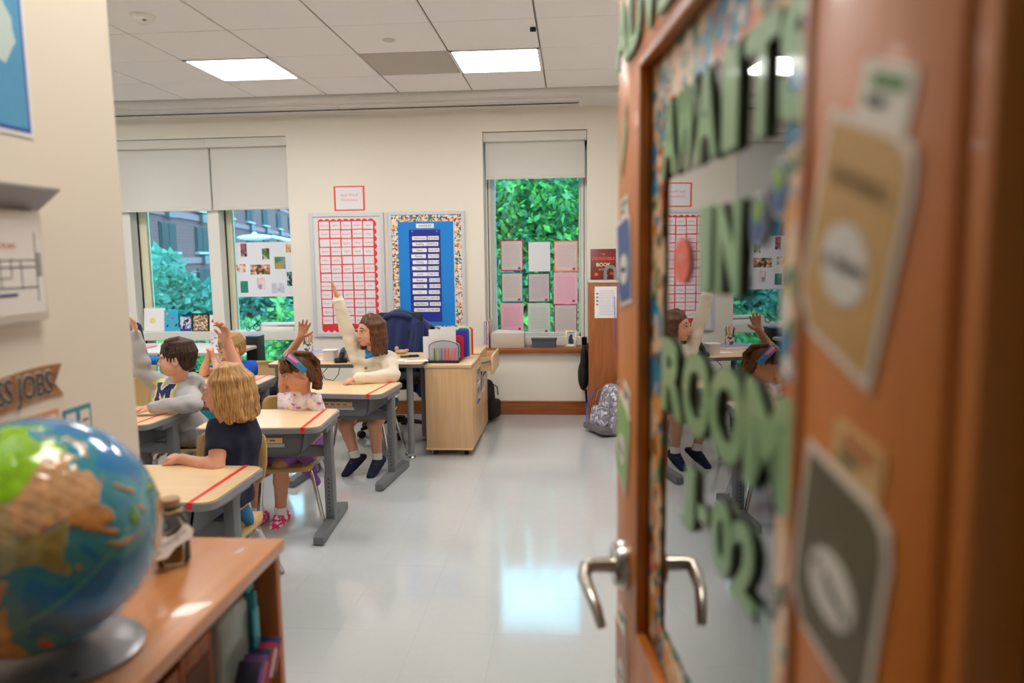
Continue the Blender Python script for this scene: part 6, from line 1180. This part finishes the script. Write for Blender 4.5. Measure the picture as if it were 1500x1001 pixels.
H.parts(root, '#3a2a1e', '#2c1c14', '#b8645e')
CREAM = mat('#efe4cf', 0.95, bump=0.5, bscale=240, sheen=0.4, name='cream_fleece')
g = S(.022); torso(g, J, .020); arm(g, J['shr'], eR, wR, .017, .02); arm(g, J['shl'], eL, wL + nrm(eL - wL) * .015, .017, .02)
for (e_, w_) in ((eR, wR), (eL, wL)): d_ = nrm(w_ - e_); g.cyl(w_ - d_ * .055, w_ - d_ * .004, .045, .042, .01)
nk = np.array(J['neck']); f1 = nrm(np.cross(lat, Zv)); g.cap(nk + np.array([0, 0, -.012]) + lat * .045 - f1 * .0, nk + np.array([0, 0, -.02]) - lat * .045, .034, .034, .02)
g.ell(nk + np.array([0, 0, .045]) + f1 * .04, (.052, .06, .06), None, .01, 's'); g.cut(np.array(J['pelvis']) - Zv * .06, -Zv)
sdf_obj('jacket', g, VX, CREAM, root, noise=(.004, 60, 3))
off = np.array(list(root.location)); b = B()
for k in range(4):
    p = nk * (1 - (.28 + .24 * k)) + np.array(J['pelvis']) * (.28 + .24 * k) + f1 * (.098 - .004 * k) - lat * .012; q = p - off; b.cyl((q).tolist(), (q + f1 * .010).tolist(), .010, seg=12)
b.build('button', mat('#a07a4c', .5), root)
g = S(.012); g.cyl(nk - Zv * .01, nk + Zv * .038, .054, .046).cap(nk - Zv * .012 + f1 * .046 + lat * .02, nk + f1 * .050 - lat * .016 - Zv * .03, .020, .016); sdf_obj('collar', g, VX, mat('#2f86c8', .8, bump=.2, bscale=80), root, noise=(.003, 90, 5))
g = S(.02); leg(g, hl, hl + (kL - hl) * .55, hl + (kL - hl) * .56, .012); leg(g, hr, hr + (kR - hr) * .55, hr + (kR - hr) * .56, .012); g.cap(hl, hr, .085); sdf_obj('shorts', g, .005, mat('#23345a', .9), root)
long_hair(H, root, 'hair', hair_mat('#24130a', '#7d4f2e', 1), -.150, .98, 7, 66, 28, .006, part=.4, fringe=False, thick=.0125)
NV = mat('#141c3c', .8, bump=.4, bscale=200); SOLE = mat('#d8cdc8', .6)
for (a_, k_, t_, pt) in ((aR, kR, (-.75, -1, 0), .55), (aL, kL, (-.25, -1, 0), .42)): sock(root, a_, k_, mat('#e6e2e0', .9)); shoe(root, a_, t_, NV, SOLE, .20, ('#2aa0e8', '#d83aa0', '#e8803a'), pt)
# ---- the child with the blue headband (middle desk)
root = person('person with a blue headband and tie dye shirt, bare arm raised, at the middle desk', (-1.58, 4.0))
J = dict(pelvis=(-1.56, 4.08, .425), chest=A_(438, 618, 4.04), neck=A_(440, 579, 4.01), shl=A_(461, 587, 3.99), shr=A_(418, 591, 4.06), hipw=.055)
H = Head(A_(437, 545, 3.96), (-.80, -.54, -.30), (-.1, .05, 1), sc=.98)
eR, wR = A_(415, 532, 4.10), A_(441, 494, 4.06); eL, wL = A_(471, 626, 4.0), A_(452, 652, 3.88)
lat = nrm(np.array(J['shl']) - np.array(J['shr'])); f1 = nrm(np.cross(lat, Zv)); hl, hr = np.array(J['pelvis']) + lat * .065, np.array(J['pelvis']) - lat * .065
kL, kR = A_(411, 684, 3.80), A_(370, 694, 3.80); aL, aR = A_(411, 752, 3.86), A_(378, 752, 3.84)
b = S(.018); torso(b, J, -.008, slim=.92); neck(b, J, H, .033); H.skin(b); arm(b, J['shr'], eR, wR, ru=.033, re=.027, rw=.018); arm(b, J['shl'], eL, wL, ru=.031, re=.026, rw=.018); leg(b, hl, kL, aL, rt=.056, rk=.042); leg(b, hr, kR, aR, rt=.056, rk=.042)
hand(b, wR, nrm(wR - eR) * .6 + np.array([.0, -.05, .55]), (.1, -1, .15), 1, .98, .10, .28, .95, .017); hand(b, wL, (-.5, -.8, -.2), (0, .1, -1), 1, .88, .4)
for a_ in (aL, aR): b.cap(a_, a_ + np.array([0, -.03, -.03]), .024, .02)
sdf_obj('body', b, VX, SK2, root)
H.parts(root, '#3a2618', '#3a2618', '#b06a62')
TIE = spots('#ece4e8', ['#c9a4c6', '#b06aae', '#dccade', '#e6d2c8'], 26, .60, .85, .10)
g = S(.02); torso(g, J, .006); nk = np.array(J['neck'])
for (s_, e_) in ((J['shr'], eR), (J['shl'], eL)): s_ = np.array(s_); g.cyl(s_ - nrm(e_ - s_) * .03, s_ + (e_ - s_) * (.26 if e_[2] > s_[2] else .55), .044, .042, .02)
g.cap(nk - Zv * .04, nk + Zv * .014, .066, .058, .015); g.ell(nk + np.array([0, 0, .066]) + f1 * .008, (.044, .044, .036), None, .008, 's'); g.cut(np.array(J['pelvis']) - Zv * .02, -Zv)
sdf_obj('shirt', g, VX, TIE, root, noise=(.003, 75, 8))
g = S(.03); pv = np.array(J['pelvis']); g.cap(hl - Zv * .0, hl + (kL - hl) * .80, .078, .066).cap(hr, hr + (kR - hr) * .80, .078, .064).cap(hl, hr, .085); g.cap(hl + (kL - hl) * .3, A_(455, 690, 3.84), .06, .035).cap(A_(447, 672, 3.86), A_(464, 708, 3.86), .034, .02); g.cap(kL * .75 + hl * .25, kR * .75 + hr * .25, .05, .05)
sdf_obj('skirt', g, .005, mat('#9a62b4', .85, bump=.3, bscale=60), root, noise=(.006, 75, 9))
HM = hair_mat('#301a0e', '#85552f', 3); q = H.sc; hs = S(.010); rg = random.Random(5)
hs.ell(H.w((0, -.018, .034)), np.array((.079, .091, .079)) * q, H.F, .012); hs.ell(H.w((0, -.06, -.025)), np.array((.066, .05, .06)) * q, H.F, .02); hs.ell(H.w((0, .098, -.034)), np.array((.062, .054, .075)) * q, H.F, .006, 's')
for x in (-1, 1): hs.ell(H.w((x * .080, .008, -.026)), np.array((.022, .034, .03)) * q, H.F, .006, 's')
for i in range(30): x = -.064 + .128 * i / 29; hs.chain([H.w(p) for p in ((x * .55, .02, .110), (x * .9, .06, .092), (x * 1.05, .086 - abs(x) * .55, .05), (x * 1.1 + rg.uniform(-.004, .004), .090 - abs(x) * .7, .018 + rg.uniform(-.006, .008)))], [.008 * q, .008 * q, .007 * q, .003 * q], .005)
for i in range(26): x = -.07 + .14 * i / 25; hs.chain([H.w(p) for p in ((x * .8, -.02, .108), (x, -.085, .075), (x * .9, -.108, .02))] + [H.w((x * .8, -.105, .0)) - Zv * dz + np.array([rg.uniform(-.012, .012), rg.uniform(-.01, .01), 0]) for dz in (.035, .07, .105, .135)], [.009 * q, .011 * q, .012 * q, .0125 * q, .0125 * q, .010 * q, .004 * q], .008)
hair = strand_attr(sdf_obj('hair', hs, .004, HM, root, noise=(.0006, 420, 4)), H, root)
band = [H.w((math.sin(a) * .088, -.006 + .040 * math.cos(a), .030 + .088 * math.cos(a))) for a in np.linspace(-1.95, 1.95, 25)]; off = np.array(list(root.location))
b = B(); rings = []
for i, p in enumerate(band):
    t_ = nrm(band[min(i + 1, 24)] - band[max(i - 1, 0)]); ctr = H.w((0, .01, .03)); o_ = nrm(p - ctr); w_ = nrm(np.cross(t_, o_)) * .018; o_ = o_ * .0045
    rings.append([b.bm.verts.new((q_ - off).tolist()) for q_ in (p + w_ + o_ * .3, p + w_ * .5 + o_, p - w_ * .5 + o_, p - w_ + o_ * .3, p - w_ - o_, p + w_ - o_)])
for A, C_ in zip(rings, rings[1:]):
    for k in range(6): b.bm.faces.new((A[k], A[(k + 1) % 6], C_[(k + 1) % 6], C_[k]))
hb = b.build('headband', mat('#2f7fae', .6, var=.2, vscale=40), root)
b = B(); rings = []
for i in (range(4, 11) if H.w((.08, 0, 0))[1] > H.w((-.08, 0, 0))[1] else range(14, 21)):
    p = band[i]; t_ = nrm(band[i + 1] - band[i - 1]); o_ = nrm(p - H.w((0, .01, .03))); w_ = nrm(np.cross(t_, o_)) * .009; rings.append([b.bm.verts.new((p + w_ + o_ * .0056 - off).tolist()), b.bm.verts.new((p - w_ + o_ * .0056 - off).tolist())])
for A, C_ in zip(rings, rings[1:]): b.bm.faces.new((A[0], A[1], C_[1], C_[0]))
o = b.build('pink_stripe', mat('#f0567e', .5), hb); md = o.modifiers.new('solid', 'SOLIDIFY'); md.thickness = .002
for (a_, k_, t_) in ((aL, kL, (-.05, -1, 0)), (aR, kR, (-.25, -1, 0))): sock(root, a_, k_, mat('#eeecec', .9), .045); shoe(root, a_ - Zv * .012, t_, spots('#f0e4ea', ['#e8247c', '#e0307e'], 36, .5, .6, .02), mat('#e8e2e4', .6), .175, None, .25)
# ---- the blonde child in navy (nearest desk)
root = person('person with a blonde bob in a navy polo shirt at the nearest desk', (-1.45, 3.0))
J = dict(pelvis=(-1.50, 3.00, .43), chest=A_(344, 645, 3.03), neck=A_(339, 609, 3.03), shl=A_(323, 630, 2.95), shr=A_(357, 622, 3.11))
H = Head(A_(331, 572, 3.02), (-.98, -.16, -.06), (0, 0, 1), sc=.98)
eL, wL = A_(316, 687, 2.86), A_(268, 673, 2.90); eR, wR = A_(353, 560, 3.19), A_(333, 502, 3.22)
lat = nrm(np.array(J['shl']) - np.array(J['shr'])); f1 = nrm(np.cross(lat, Zv)); lat2 = np.array([.25, -.97, 0]); pv = np.array(J['pelvis']); hl, hr = pv + lat2 * .055, pv - lat2 * .055
kL, kR = np.array([-1.70, 2.93, .375]), np.array([-1.72, 3.08, .375]); aL, aR = A_(361, 745, 3.07) + np.array([-.05, .0, .0]), A_(357, 762, 3.15) + np.array([-.05, 0, 0])
b = S(.018); torso(b, J); neck(b, J, H, .033); H.skin(b); arm(b, J['shr'], eR, wR, ru=.036, re=.031, rw=.021); arm(b, J['shl'], eL, wL, ru=.037, re=.033, rw=.021); leg(b, hl, kL, aL, rt=.055, rk=.04); leg(b, hr, kR, aR, rt=.055, rk=.04)
hand(b, wR, nrm(wR - eR) * .4 + np.array([.02, 0, .6]), (-.55, -.83, .1), -1, 1.0, .42, .30, .8, .020); hand(b, wL, (-1, .12, .12), (.1, .25, -1), 1, 1.0, .75, .1, .6, .02)
sdf_obj('body', b, VX, SK3, root)
H.parts(root, '#4a5a6a', '#a07a4a', '#cf7a72')
NAVP = mat('#0b1230', .85, bump=.25, bscale=300, name='navy_polo')
g = S(.02); torso(g, J, .014)
for (s_, e_) in ((J['shr'], eR), (J['shl'], eL)): s_ = np.array(s_); g.cyl(s_ - nrm(e_ - s_) * .03, s_ + (e_ - s_) * .55, .054, .050, .02)
nk = np.array(J['neck']); g.ell(nk + Zv * .045, (.048, .048, .04), None, .008, 's'); g.cut(pv - Zv * .03, -Zv)
sdf_obj('polo_shirt', g, .0042, NAVP, root, noise=(.0035, 55, 12))
g = S(.01); g.cyl(nk - Zv * .006, nk + Zv * .030, .050, .043); g.ell(nk + f1 * .05 - Zv * .01, (.03, .03, .02)); g.cut(nk + Zv * .028, Zv); sdf_obj('collar', g, VX, NAVP, root)
g = S(.02); g.cap(hl, hl + (kL - hl) * .7, .066, .058).cap(hr, hr + (kR - hr) * .7, .066, .058).cap(hl, hr, .074); sdf_obj('shorts', g, .005, mat('#1a2440', .9), root)
long_hair(H, root, 'hair', hair_mat('#7d4f26', '#e2b274', 2), -.120, 1.04, 21, 74, 34, .005, .014, voxel=.0034, thick=.0145)
SAND = mat('#d2b08c', .7); BLUS = mat('#2f7fb8', .6)
for c_, tl in ((A_(364, 752, 3.05), -.35), (A_(360, 771, 3.12), -.1)):       # kneeling: soles turned back, toes down
    n_ = nrm((.86, -.46, .12)); w_ = nrm(np.cross(Zv * math.cos(tl) + np.array([0, math.sin(tl), 0]), n_)); l_ = np.cross(n_, w_); Fm = np.stack([w_, l_, n_], 1)
    ft = S(.012); ft.ell(c_ - n_ * .022, (.030, .074, .024), Fm); o = sdf_obj('foot_strap', ft, .004, BLUS, root)
    so = S(.006); so.ell(c_ - n_ * .004 + l_ * .035, (.030, .042, .012), Fm).ell(c_ - n_ * .004 - l_ * .035, (.036, .050, .012), Fm); sdf_obj('sandal_sole', so, .004, SAND, o, smooth_it=0)
    so = S(.006); so.ell(c_ - n_ * .012 + l_ * .035, (.0335, .0455, .010), Fm).ell(c_ - n_ * .012 - l_ * .035, (.0395, .0535, .010), Fm); sdf_obj('sandal_edge', so, .004, BLUS, o, smooth_it=0)
# ---- the boy in grey
root = person('person with dark hair in a grey hooded sweatshirt, arm raised beside the wall edge', (-2.15, 4.12))
J = dict(pelvis=(-2.27, 4.19, .43), chest=A_(252, 592, 4.12), neck=A_(262, 560, 4.07), shl=A_(281, 583, 4.0), shr=A_(237, 566, 4.15))
H = Head(A_(259, 525, 4.03), (-.95, -.27, -.04), sc=1.0)
eR, wR = A_(210, 546, 4.09), A_(199, 492, 4.06); eL, wL = A_(285, 610, 3.88), A_(226, 604, 3.83); eL[2] = max(eL[2], .66); wL[2] = max(wL[2], .655)
lat = nrm(np.array(J['shl']) - np.array(J['shr'])); lat = nrm(lat * np.array([1, 1, .3])); f1 = nrm(np.cross(lat, Zv)); pv = np.array(J['pelvis']); l3 = nrm(np.array([.35, -.9, 0])); hl, hr = pv + l3 * .07, pv - l3 * .07
kL, kR = hl + np.array([-.26, -.10, .0]), hr + np.array([-.27, -.08, .01]); aL, aR = kL + np.array([.02, -.01, -.33]), kR + np.array([-.02, 0, -.33])
b = S(.018); torso(b, J); neck(b, J, H); H.skin(b); arm(b, J['shr'], eR, wR); arm(b, J['shl'], eL, wL); leg(b, hl, kL, aL); leg(b, hr, kR, aR)
hand(b, wR, nrm(wR - eR) * .5 + np.array([.0, 0, .5]), (-.6, -.8, .1), 1, 1.0, .2, .2, .8); hand(b, wL, (-1, -.15, -.06), (0, .1, -1), 1, 1.0, .3, .15, .6)
for a_ in (aL, aR): b.cap(a_, a_ + np.array([-.08, -.02, -.04]), .026, .022)
sdf_obj('body', b, VX, SK4, root)
H.parts(root, '#3a2a1e', '#2a1c14', '#c47a70')
HOOD = mat('#b3b1b2', .9, bump=.3, bscale=260, var=.06, vscale=60, name='grey_jersey'); HB = mat('#1a2f7c', .85); HY = mat('#e4dd86', .85)
g = S(.022); torso(g, J, .020); arm(g, J['shr'], eR, wR, .015, .02); arm(g, J['shl'], eL, wL, .015, .02); nk = np.array(J['neck'])
for (e_, w_) in ((eR, wR), (eL, wL)): d_ = nrm(w_ - e_); g.cyl(w_ - d_ * .045, w_ - d_ * .002, .036, .033, .008)
g.chain([nk + lat * .062 + f1 * .02 - Zv * .01, nk + lat * .07 - f1 * .045, nk - f1 * .085 - Zv * .0, nk - lat * .07 - f1 * .045, nk - lat * .062 + f1 * .02 - Zv * .01], [.026, .038, .044, .038, .026], .02); g.ell(nk - f1 * .09 - Zv * .05, (.07, .055, .07), None, .03)
g.ell(nk + Zv * .045 + f1 * .02, (.046, .05, .05), None, .01, 's'); g.cut(pv - Zv * .07, -Zv)
cc = A_(237, 577, 4.02); mw, mh = .088, .062
M1 = [(-1, -1), (-.35, -1), (-.35, -.55), (-.5, -.55), (-.5, .1), (0, -.65), (.5, .1), (.5, -.55), (.35, -.55), (.35, -1), (1, -1), (1, -.55), (.86, -.55), (.86, .55), (1, .55), (1, 1), (.5, 1), (0, .3), (-.5, 1), (-1, 1), (-1, .55), (-.86, .55), (-.86, -.55), (-1, -.55)]
def logo(Cn):
    d_ = Cn - cc; u = -(d_ @ lat) / mw * -1; v = (d_ @ Zv) / mh; fr = (d_ @ f1) > -.06; a = inpoly(u, v, [(x * .9, y * .9) for x, y in M1]) & fr; o_ = np.zeros(len(Cn), bool)
    for du, dv in ((.13, 0), (-.13, 0), (0, .17), (0, -.17)): o_ |= inpoly(u + du, v + dv, M1)
    return np.where(a, 1, np.where(o_ & fr, 2, 0))
sdf_obj('hooded_sweatshirt', g, .0038, [HOOD, HB, HY], root, noise=(.004, 60, 14), fn=logo)
g = S(.02); leg(g, hl, kL, aL, .012); leg(g, hr, kR, aR, .012); g.cap(hl, hr, .085); sdf_obj('trousers', g, .005, mat('#8d8684', .9, bump=.3, bscale=60), root, noise=(.004, 60, 15))
short_hair(H, root, 'hair', hair_mat('#1e130d', '#4f3524', 4), 31)
for (a_, k_) in ((aL, kL), (aR, kR)): shoe(root, a_, (-1, -.15, 0), mat('#26282e', .7), SOLE, .20)
# ---- the boy in the blue shirt
root = person('person with short fair hair in a royal blue shirt, hands clasped', (-2.33, 5.34))
J = dict(pelvis=(-2.34, 5.36, .435), chest=A_(352, 562, 5.26), neck=A_(346, 531, 5.2), shl=A_(369, 540, 5.21), shr=A_(326, 543, 5.28))
H = Head(A_(339, 511, 5.13), (-.66, -.68, -.30), sc=.98)
eL, wL = A_(322, 561, 5.02), A_(313, 524, 5.05); eR, wR = A_(299, 561, 5.08), A_(305, 524, 5.07); eL[2] = max(eL[2], .645); eR[2] = max(eR[2], .645)
lat = nrm(np.array(J['shl']) - np.array(J['shr'])); f1 = nrm(np.cross(lat, Zv)); pv = np.array(J['pelvis']); hl, hr = pv + lat * .07, pv - lat * .07; kL, kR = hl + np.array([.0, -.27, .01]), hr + np.array([-.05, -.27, .01]); aL, aR = kL + np.array([.0, .04, -.34]), kR + np.array([0, .04, -.34])
b = S(.018); torso(b, J); neck(b, J, H, .034); H.skin(b); arm(b, J['shr'], eR, wR, ru=.034, re=.027, rw=.018); arm(b, J['shl'], eL, wL, ru=.034, re=.027, rw=.018); leg(b, hl, kL, aL); leg(b, hr, kR, aR)
hand(b, wR, (.12, -.05, 1), (.95, .3, 0), -1, .9, .75, .1, .5, .017); hand(b, wL, (-.16, .0, 1), (-.95, -.3, 0), 1, .9, .75, .1, .5, .017)
for a_ in (aL, aR): b.cap(a_, a_ + np.array([0, -.08, -.04]), .026, .022)
sdf_obj('body', b, VX, SK5, root)
H.parts(root, '#4a5560', '#9a7a50', '#cc7c74')
g = S(.02); torso(g, J, .016); nk = np.array(J['neck'])
for (s_, e_) in ((J['shr'], eR), (J['shl'], eL)): s_ = np.array(s_); g.cyl(s_ - nrm(e_ - s_) * .03, s_ + (e_ - s_) * .62, .052, .046, .02)
g.ell(nk + Zv * .04, (.046, .046, .04), None, .008, 's'); g.cut(pv - Zv * .07, -Zv); sdf_obj('shirt', g, .0045, mat('#1552c4', .85, bump=.2, bscale=200), root, noise=(.0035, 60, 17))
g = S(.02); leg(g, hl, kL, aL, .012); leg(g, hr, kR, aR, .012); g.cap(hl, hr, .085); sdf_obj('trousers', g, .006, mat('#20283e', .9), root)
short_hair(H, root, 'hair', hair_mat('#7a5a36', '#c8a26c', 5), 33)
for (a_, k_) in ((aL, kL), (aR, kR)): shoe(root, a_, (0, -1, 0), mat('#2a2c34', .7), SOLE, .19)
# ------------------------------------------------------------------ outside: brick block, trees, street lamp
BRICK = None
def brick_mat():
    m = bpy.data.materials.new('brick_wall'); m.use_nodes = True; nt = m.node_tree; p = nt.nodes['Principled BSDF']
    tc = nt.nodes.new('ShaderNodeTexCoord'); mp = nt.nodes.new('ShaderNodeMapping'); mp.inputs['Rotation'].default_value = (R90, 0, 0)
    br = nt.nodes.new('ShaderNodeTexBrick'); br.inputs['Color1'].default_value = lin('#6c3a3e'); br.inputs['Color2'].default_value = lin('#613236'); br.inputs['Mortar'].default_value = lin('#74555a')
    br.inputs['Scale'].default_value = 1.0; br.inputs['Brick Width'].default_value = 0.5; br.inputs['Row Height'].default_value = 0.2; br.inputs['Mortar Size'].default_value = 0.02
    nt.links.new(tc.outputs['Object'], mp.inputs[0]); nt.links.new(mp.outputs[0], br.inputs['Vector']); nt.links.new(br.outputs['Color'], p.inputs['Base Color']); p.inputs['Roughness'].default_value = 0.9
    return m
BRICK = brick_mat()
ang = math.atan2(1, -0.237)                       # the facade runs away from us
t = thing('apartment_building', 'red brick apartment block with rows of windows outside the wide window', 'building', (-27.6, 54, -9), ang)
# local x runs along the facade (away), local y points left; the visible face is y=0
B().box((17, 7.0, 14.0), (110, 14, 28)).build('wall', BRICK, t)
pane_me = frame_me = sill_me = ac_me = None
floors = [9 + 3.7 + 3.05 * k for k in (-3, -2, -1, 0, 1, 2)]
for k in range(6): B().box((17, -0.06, floors[k] + 0.62), (110, 0.14, 0.42)).build('band', mat('#86626a', 0.85), t)
for k, z1 in enumerate(floors):
    for s in (-17.6, -8.3, 0, 9.5, 19, 28, 38, 48):
        if pane_me is None:
            f = B(); w, h = 3.4, 1.85
            f.box((0, 0, 0), (w, 0.14, h)).build('window', mat('#0f3038', 0.6), t); wo = t.children[-1]
        else:
            wo = bpy.data.objects.new('window', pane_me); COL.objects.link(wo); wo.parent = t
        wo.location = (s, -0.02, z1 - 0.925)
        if pane_me is None:
            pane_me = wo.data
            a = B().box((-0.8, -0.1, 0.02), (1.5, 0.03, 1.7)).box((0.8, -0.1, 0.02), (1.5, 0.03, 1.7)).build('pane', mat('#07262e', 0.6, spec=0.1), wo); frame_me = a.data
            a = B().box((0, -0.14, -1.0), (3.8, 0.3, 0.14)).build('window_sill', mat('#97a2a8', 0.6), wo); sill_me = a.data
            a = B().box((0.2, -0.15, -1.5), (1.5, 0.4, 0.6)).build('air_conditioner', mat('#50525a', 0.6), wo); ac_me = a.data
        else:
            for nm, me in (('pane', frame_me), ('window_sill', sill_me), ('air_conditioner', ac_me)):
                a = bpy.data.objects.new(nm, me); COL.objects.link(a); a.parent = wo
def leaf_mat(a, b):
    m = bpy.data.materials.new('leaf'); m.use_nodes = True; nt = m.node_tree; p = nt.nodes['Principled BSDF']; out = nt.nodes['Material Output']
    oi = nt.nodes.new('ShaderNodeNewGeometry'); rp = nt.nodes.new('ShaderNodeMix'); rp.data_type = 'RGBA'; rp.inputs[6].default_value = lin(a); rp.inputs[7].default_value = lin(b)
    nt.links.new(oi.outputs['Random Per Island'], rp.inputs[0]); nt.links.new(rp.outputs[2], p.inputs['Base Color']); p.inputs['Roughness'].default_value = 0.28; p.inputs['Specular IOR Level'].default_value = 0.9
    tl = nt.nodes.new('ShaderNodeBsdfTranslucent'); mx = nt.nodes.new('ShaderNodeMixShader'); mx.inputs[0].default_value = 0.4
    nt.links.new(rp.outputs[2], tl.inputs[0]); nt.links.new(p.outputs[0], mx.inputs[1]); nt.links.new(tl.outputs[0], mx.inputs[2]); nt.links.new(mx.outputs[0], out.inputs['Surface'])
    return m
LEAFA = leaf_mat('#0f5f54', '#7cc24e'); LEAFB = leaf_mat('#237a70', '#62b498'); LEAFC = leaf_mat('#18665e', '#489c82')
def tree(label, base, blobs, n, size, lm, seed, trunk_h=None):
    rg = np.random.default_rng(seed); base = np.array(base, float)
    t = thing('leafy_tree', label, 'tree', base.tolist(), group='trees outside the windows')
    b = B(); top = np.mean([c for c, r in blobs], axis=0) - base
    b.tube([(0, 0, 0), (0.1, 0, top[2] * 0.5), (top[0] * 0.6, top[1] * 0.6, top[2] * 0.9)], [0.22, 0.17, 0.09], 8)
    for c, r in blobs:
        c = np.array(c) - base; b.tube([(top[0] * 0.3, top[1] * 0.3, top[2] * 0.45), (c * np.array([0.6, 0.6, 0.75])).tolist(), c.tolist()], [0.09, 0.05, 0.02], 6)
    b.build('trunk', mat('#4a3a2c', 0.9), t)
    vol = np.array([r[0] * r[1] * r[2] for c, r in blobs]); pick = rg.choice(len(blobs), n, p=vol / vol.sum())
    dirs = rg.normal(size=(n, 3)); dirs /= np.linalg.norm(dirs, axis=1)[:, None]
    rad = rg.random(n) ** 0.45
    C = np.array([np.array(blobs[i][0]) for i in range(len(blobs))])[pick] - base; Rr = np.array([blobs[i][1] for i in range(len(blobs))])[pick]
    P = C + dirs * Rr * rad[:, None]
    a = rg.normal(size=(n, 3)); a[:, 2] -= 0.4; a /= np.linalg.norm(a, axis=1)[:, None]
    nn = rg.normal(size=(n, 3)); nn[:, 2] += 1.1; s = np.cross(a, nn); s /= np.linalg.norm(s, axis=1)[:, None]
    L = size * (0.6 + 0.8 * rg.random(n))[:, None]
    up = np.cross(s, a) * L * 0.08
    V = np.stack([P, P + a * L * 0.5 + s * L * 0.27 + up, P + a * L, P + a * L * 0.5 - s * L * 0.27 + up], axis=1).reshape(-1, 3)
    me = bpy.data.meshes.new('foliage'); me.from_pydata(V.tolist(), [], (np.arange(n)[:, None] * 4 + np.arange(4)).tolist())
    o = link('foliage', me, lm, t, smooth=False); o['kind'] = 'stuff'
def blob(px, py, y, rx, ry, rz): p = at(px, py, y); return ((p.x, p.y, p.z), (rx, ry, rz))
GZ = -9.0
tree('bright green leafy tree filling the narrow window', (0.3, 12.5, GZ), [blob(760, 300, 11.5, 1.5, 1.2, 1.3), blob(840, 330, 11.8, 1.3, 1.2, 1.5), blob(790, 430, 11.2, 1.6, 1.2, 1.4), blob(730, 480, 12, 1.4, 1.2, 1.3), blob(850, 500, 12, 1.5, 1.2, 1.2), blob(700, 350, 12.5, 1.5, 1.3, 1.6), blob(790, 600, 12, 1.9, 1.2, 1.2)], 34000, 0.125, LEAFA, 3)
tree('tall blue green tree behind the one in the narrow window', (-1.5, 18.5, GZ), [blob(780, 250, 18, 3.6, 2, 3.2), blob(700, 420, 18, 3.2, 2, 2.6), blob(880, 400, 18.5, 3.4, 2, 3), blob(790, 330, 19, 4, 2, 3.5)], 15000, 0.22, LEAFB, 4)
tree('green tree outside the wide window below the photo sheet', (-5.0, 13.0, GZ), [blob(424, 462, 11.2, 0.34, 0.5, 0.28), blob(415, 540, 11.5, 1.1, 1.0, 0.75), blob(352, 485, 12.5, 0.4, 0.8, 0.25), blob(360, 560, 12, 1.5, 1.0, 1.0), blob(290, 560, 12, 1.4, 1, 0.9), blob(400, 600, 12, 1.6, 1, 0.9)], 20000, 0.13, LEAFA, 5)
tree('pale blue green tree outside the middle pane of the wide window', (-10.0, 18.0, GZ), [blob(235, 425, 17, 0.9, 1, 0.8), blob(225, 390, 17.5, 0.7, 0.8, 0.5), blob(255, 455, 17, 1.3, 1.2, 0.8), blob(295, 470, 17, 0.7, 1, 0.4), blob(215, 470, 17, 1.4, 1.2, 1.2), blob(270, 520, 17, 2.6, 1.3, 1.0), blob(330, 540, 17.5, 2.4, 1.3, 0.9)], 14000, 0.22, LEAFB, 6)
tree('dark green tree behind the photo sheet in the wide window', (-9.0, 22.0, GZ), [blob(370, 455, 21, 2.2, 1.5, 1.0), blob(400, 440, 22, 1.6, 1.5, 0.9), blob(345, 500, 21, 2.6, 1.5, 1.3), blob(420, 520, 21, 3, 1.5, 1.2)], 14000, 0.26, LEAFC, 7)
tree('bushy tree at the far left edge of the wide window', (-13.0, 16.0, GZ), [blob(180, 440, 15, 0.8, 1, 1.2), blob(150, 480, 15, 1.4, 1, 1.4), blob(186, 520, 15, 1.2, 1, 1.0)], 5000, 0.3, LEAFB, 8)
p = at(373, 348, 24); t = thing('street_lamp', 'white street lamp on a curved arm behind the photo sheet', 'lamp', (p.x + 2.2, 24, GZ)); h = p.z - GZ
B().tube([(0, 0, 0), (0, 0, h - 1.6), (-0.3, 0, h - 0.7), (-0.9, 0, h - 0.15), (-1.6, 0, h + 0.02)], [0.1, 0.09, 0.075, 0.06, 0.05], 10).build('pole', mat('#dfe6ea', 0.5), t)
B().ell((-2.2, 0, h), (0.62, 0.16, 0.1)).ell((-2.2, 0, h + 0.1), (0.09, 0.09, 0.08)).build('lamp_head', mat('#e8eef2', 0.4), t)
g = B().box((-5, 60, GZ - 0.1), (260, 110, 0.2)).build('street', mat('#8b9088', 0.9)); struct(g); g.name = 'floor_street'
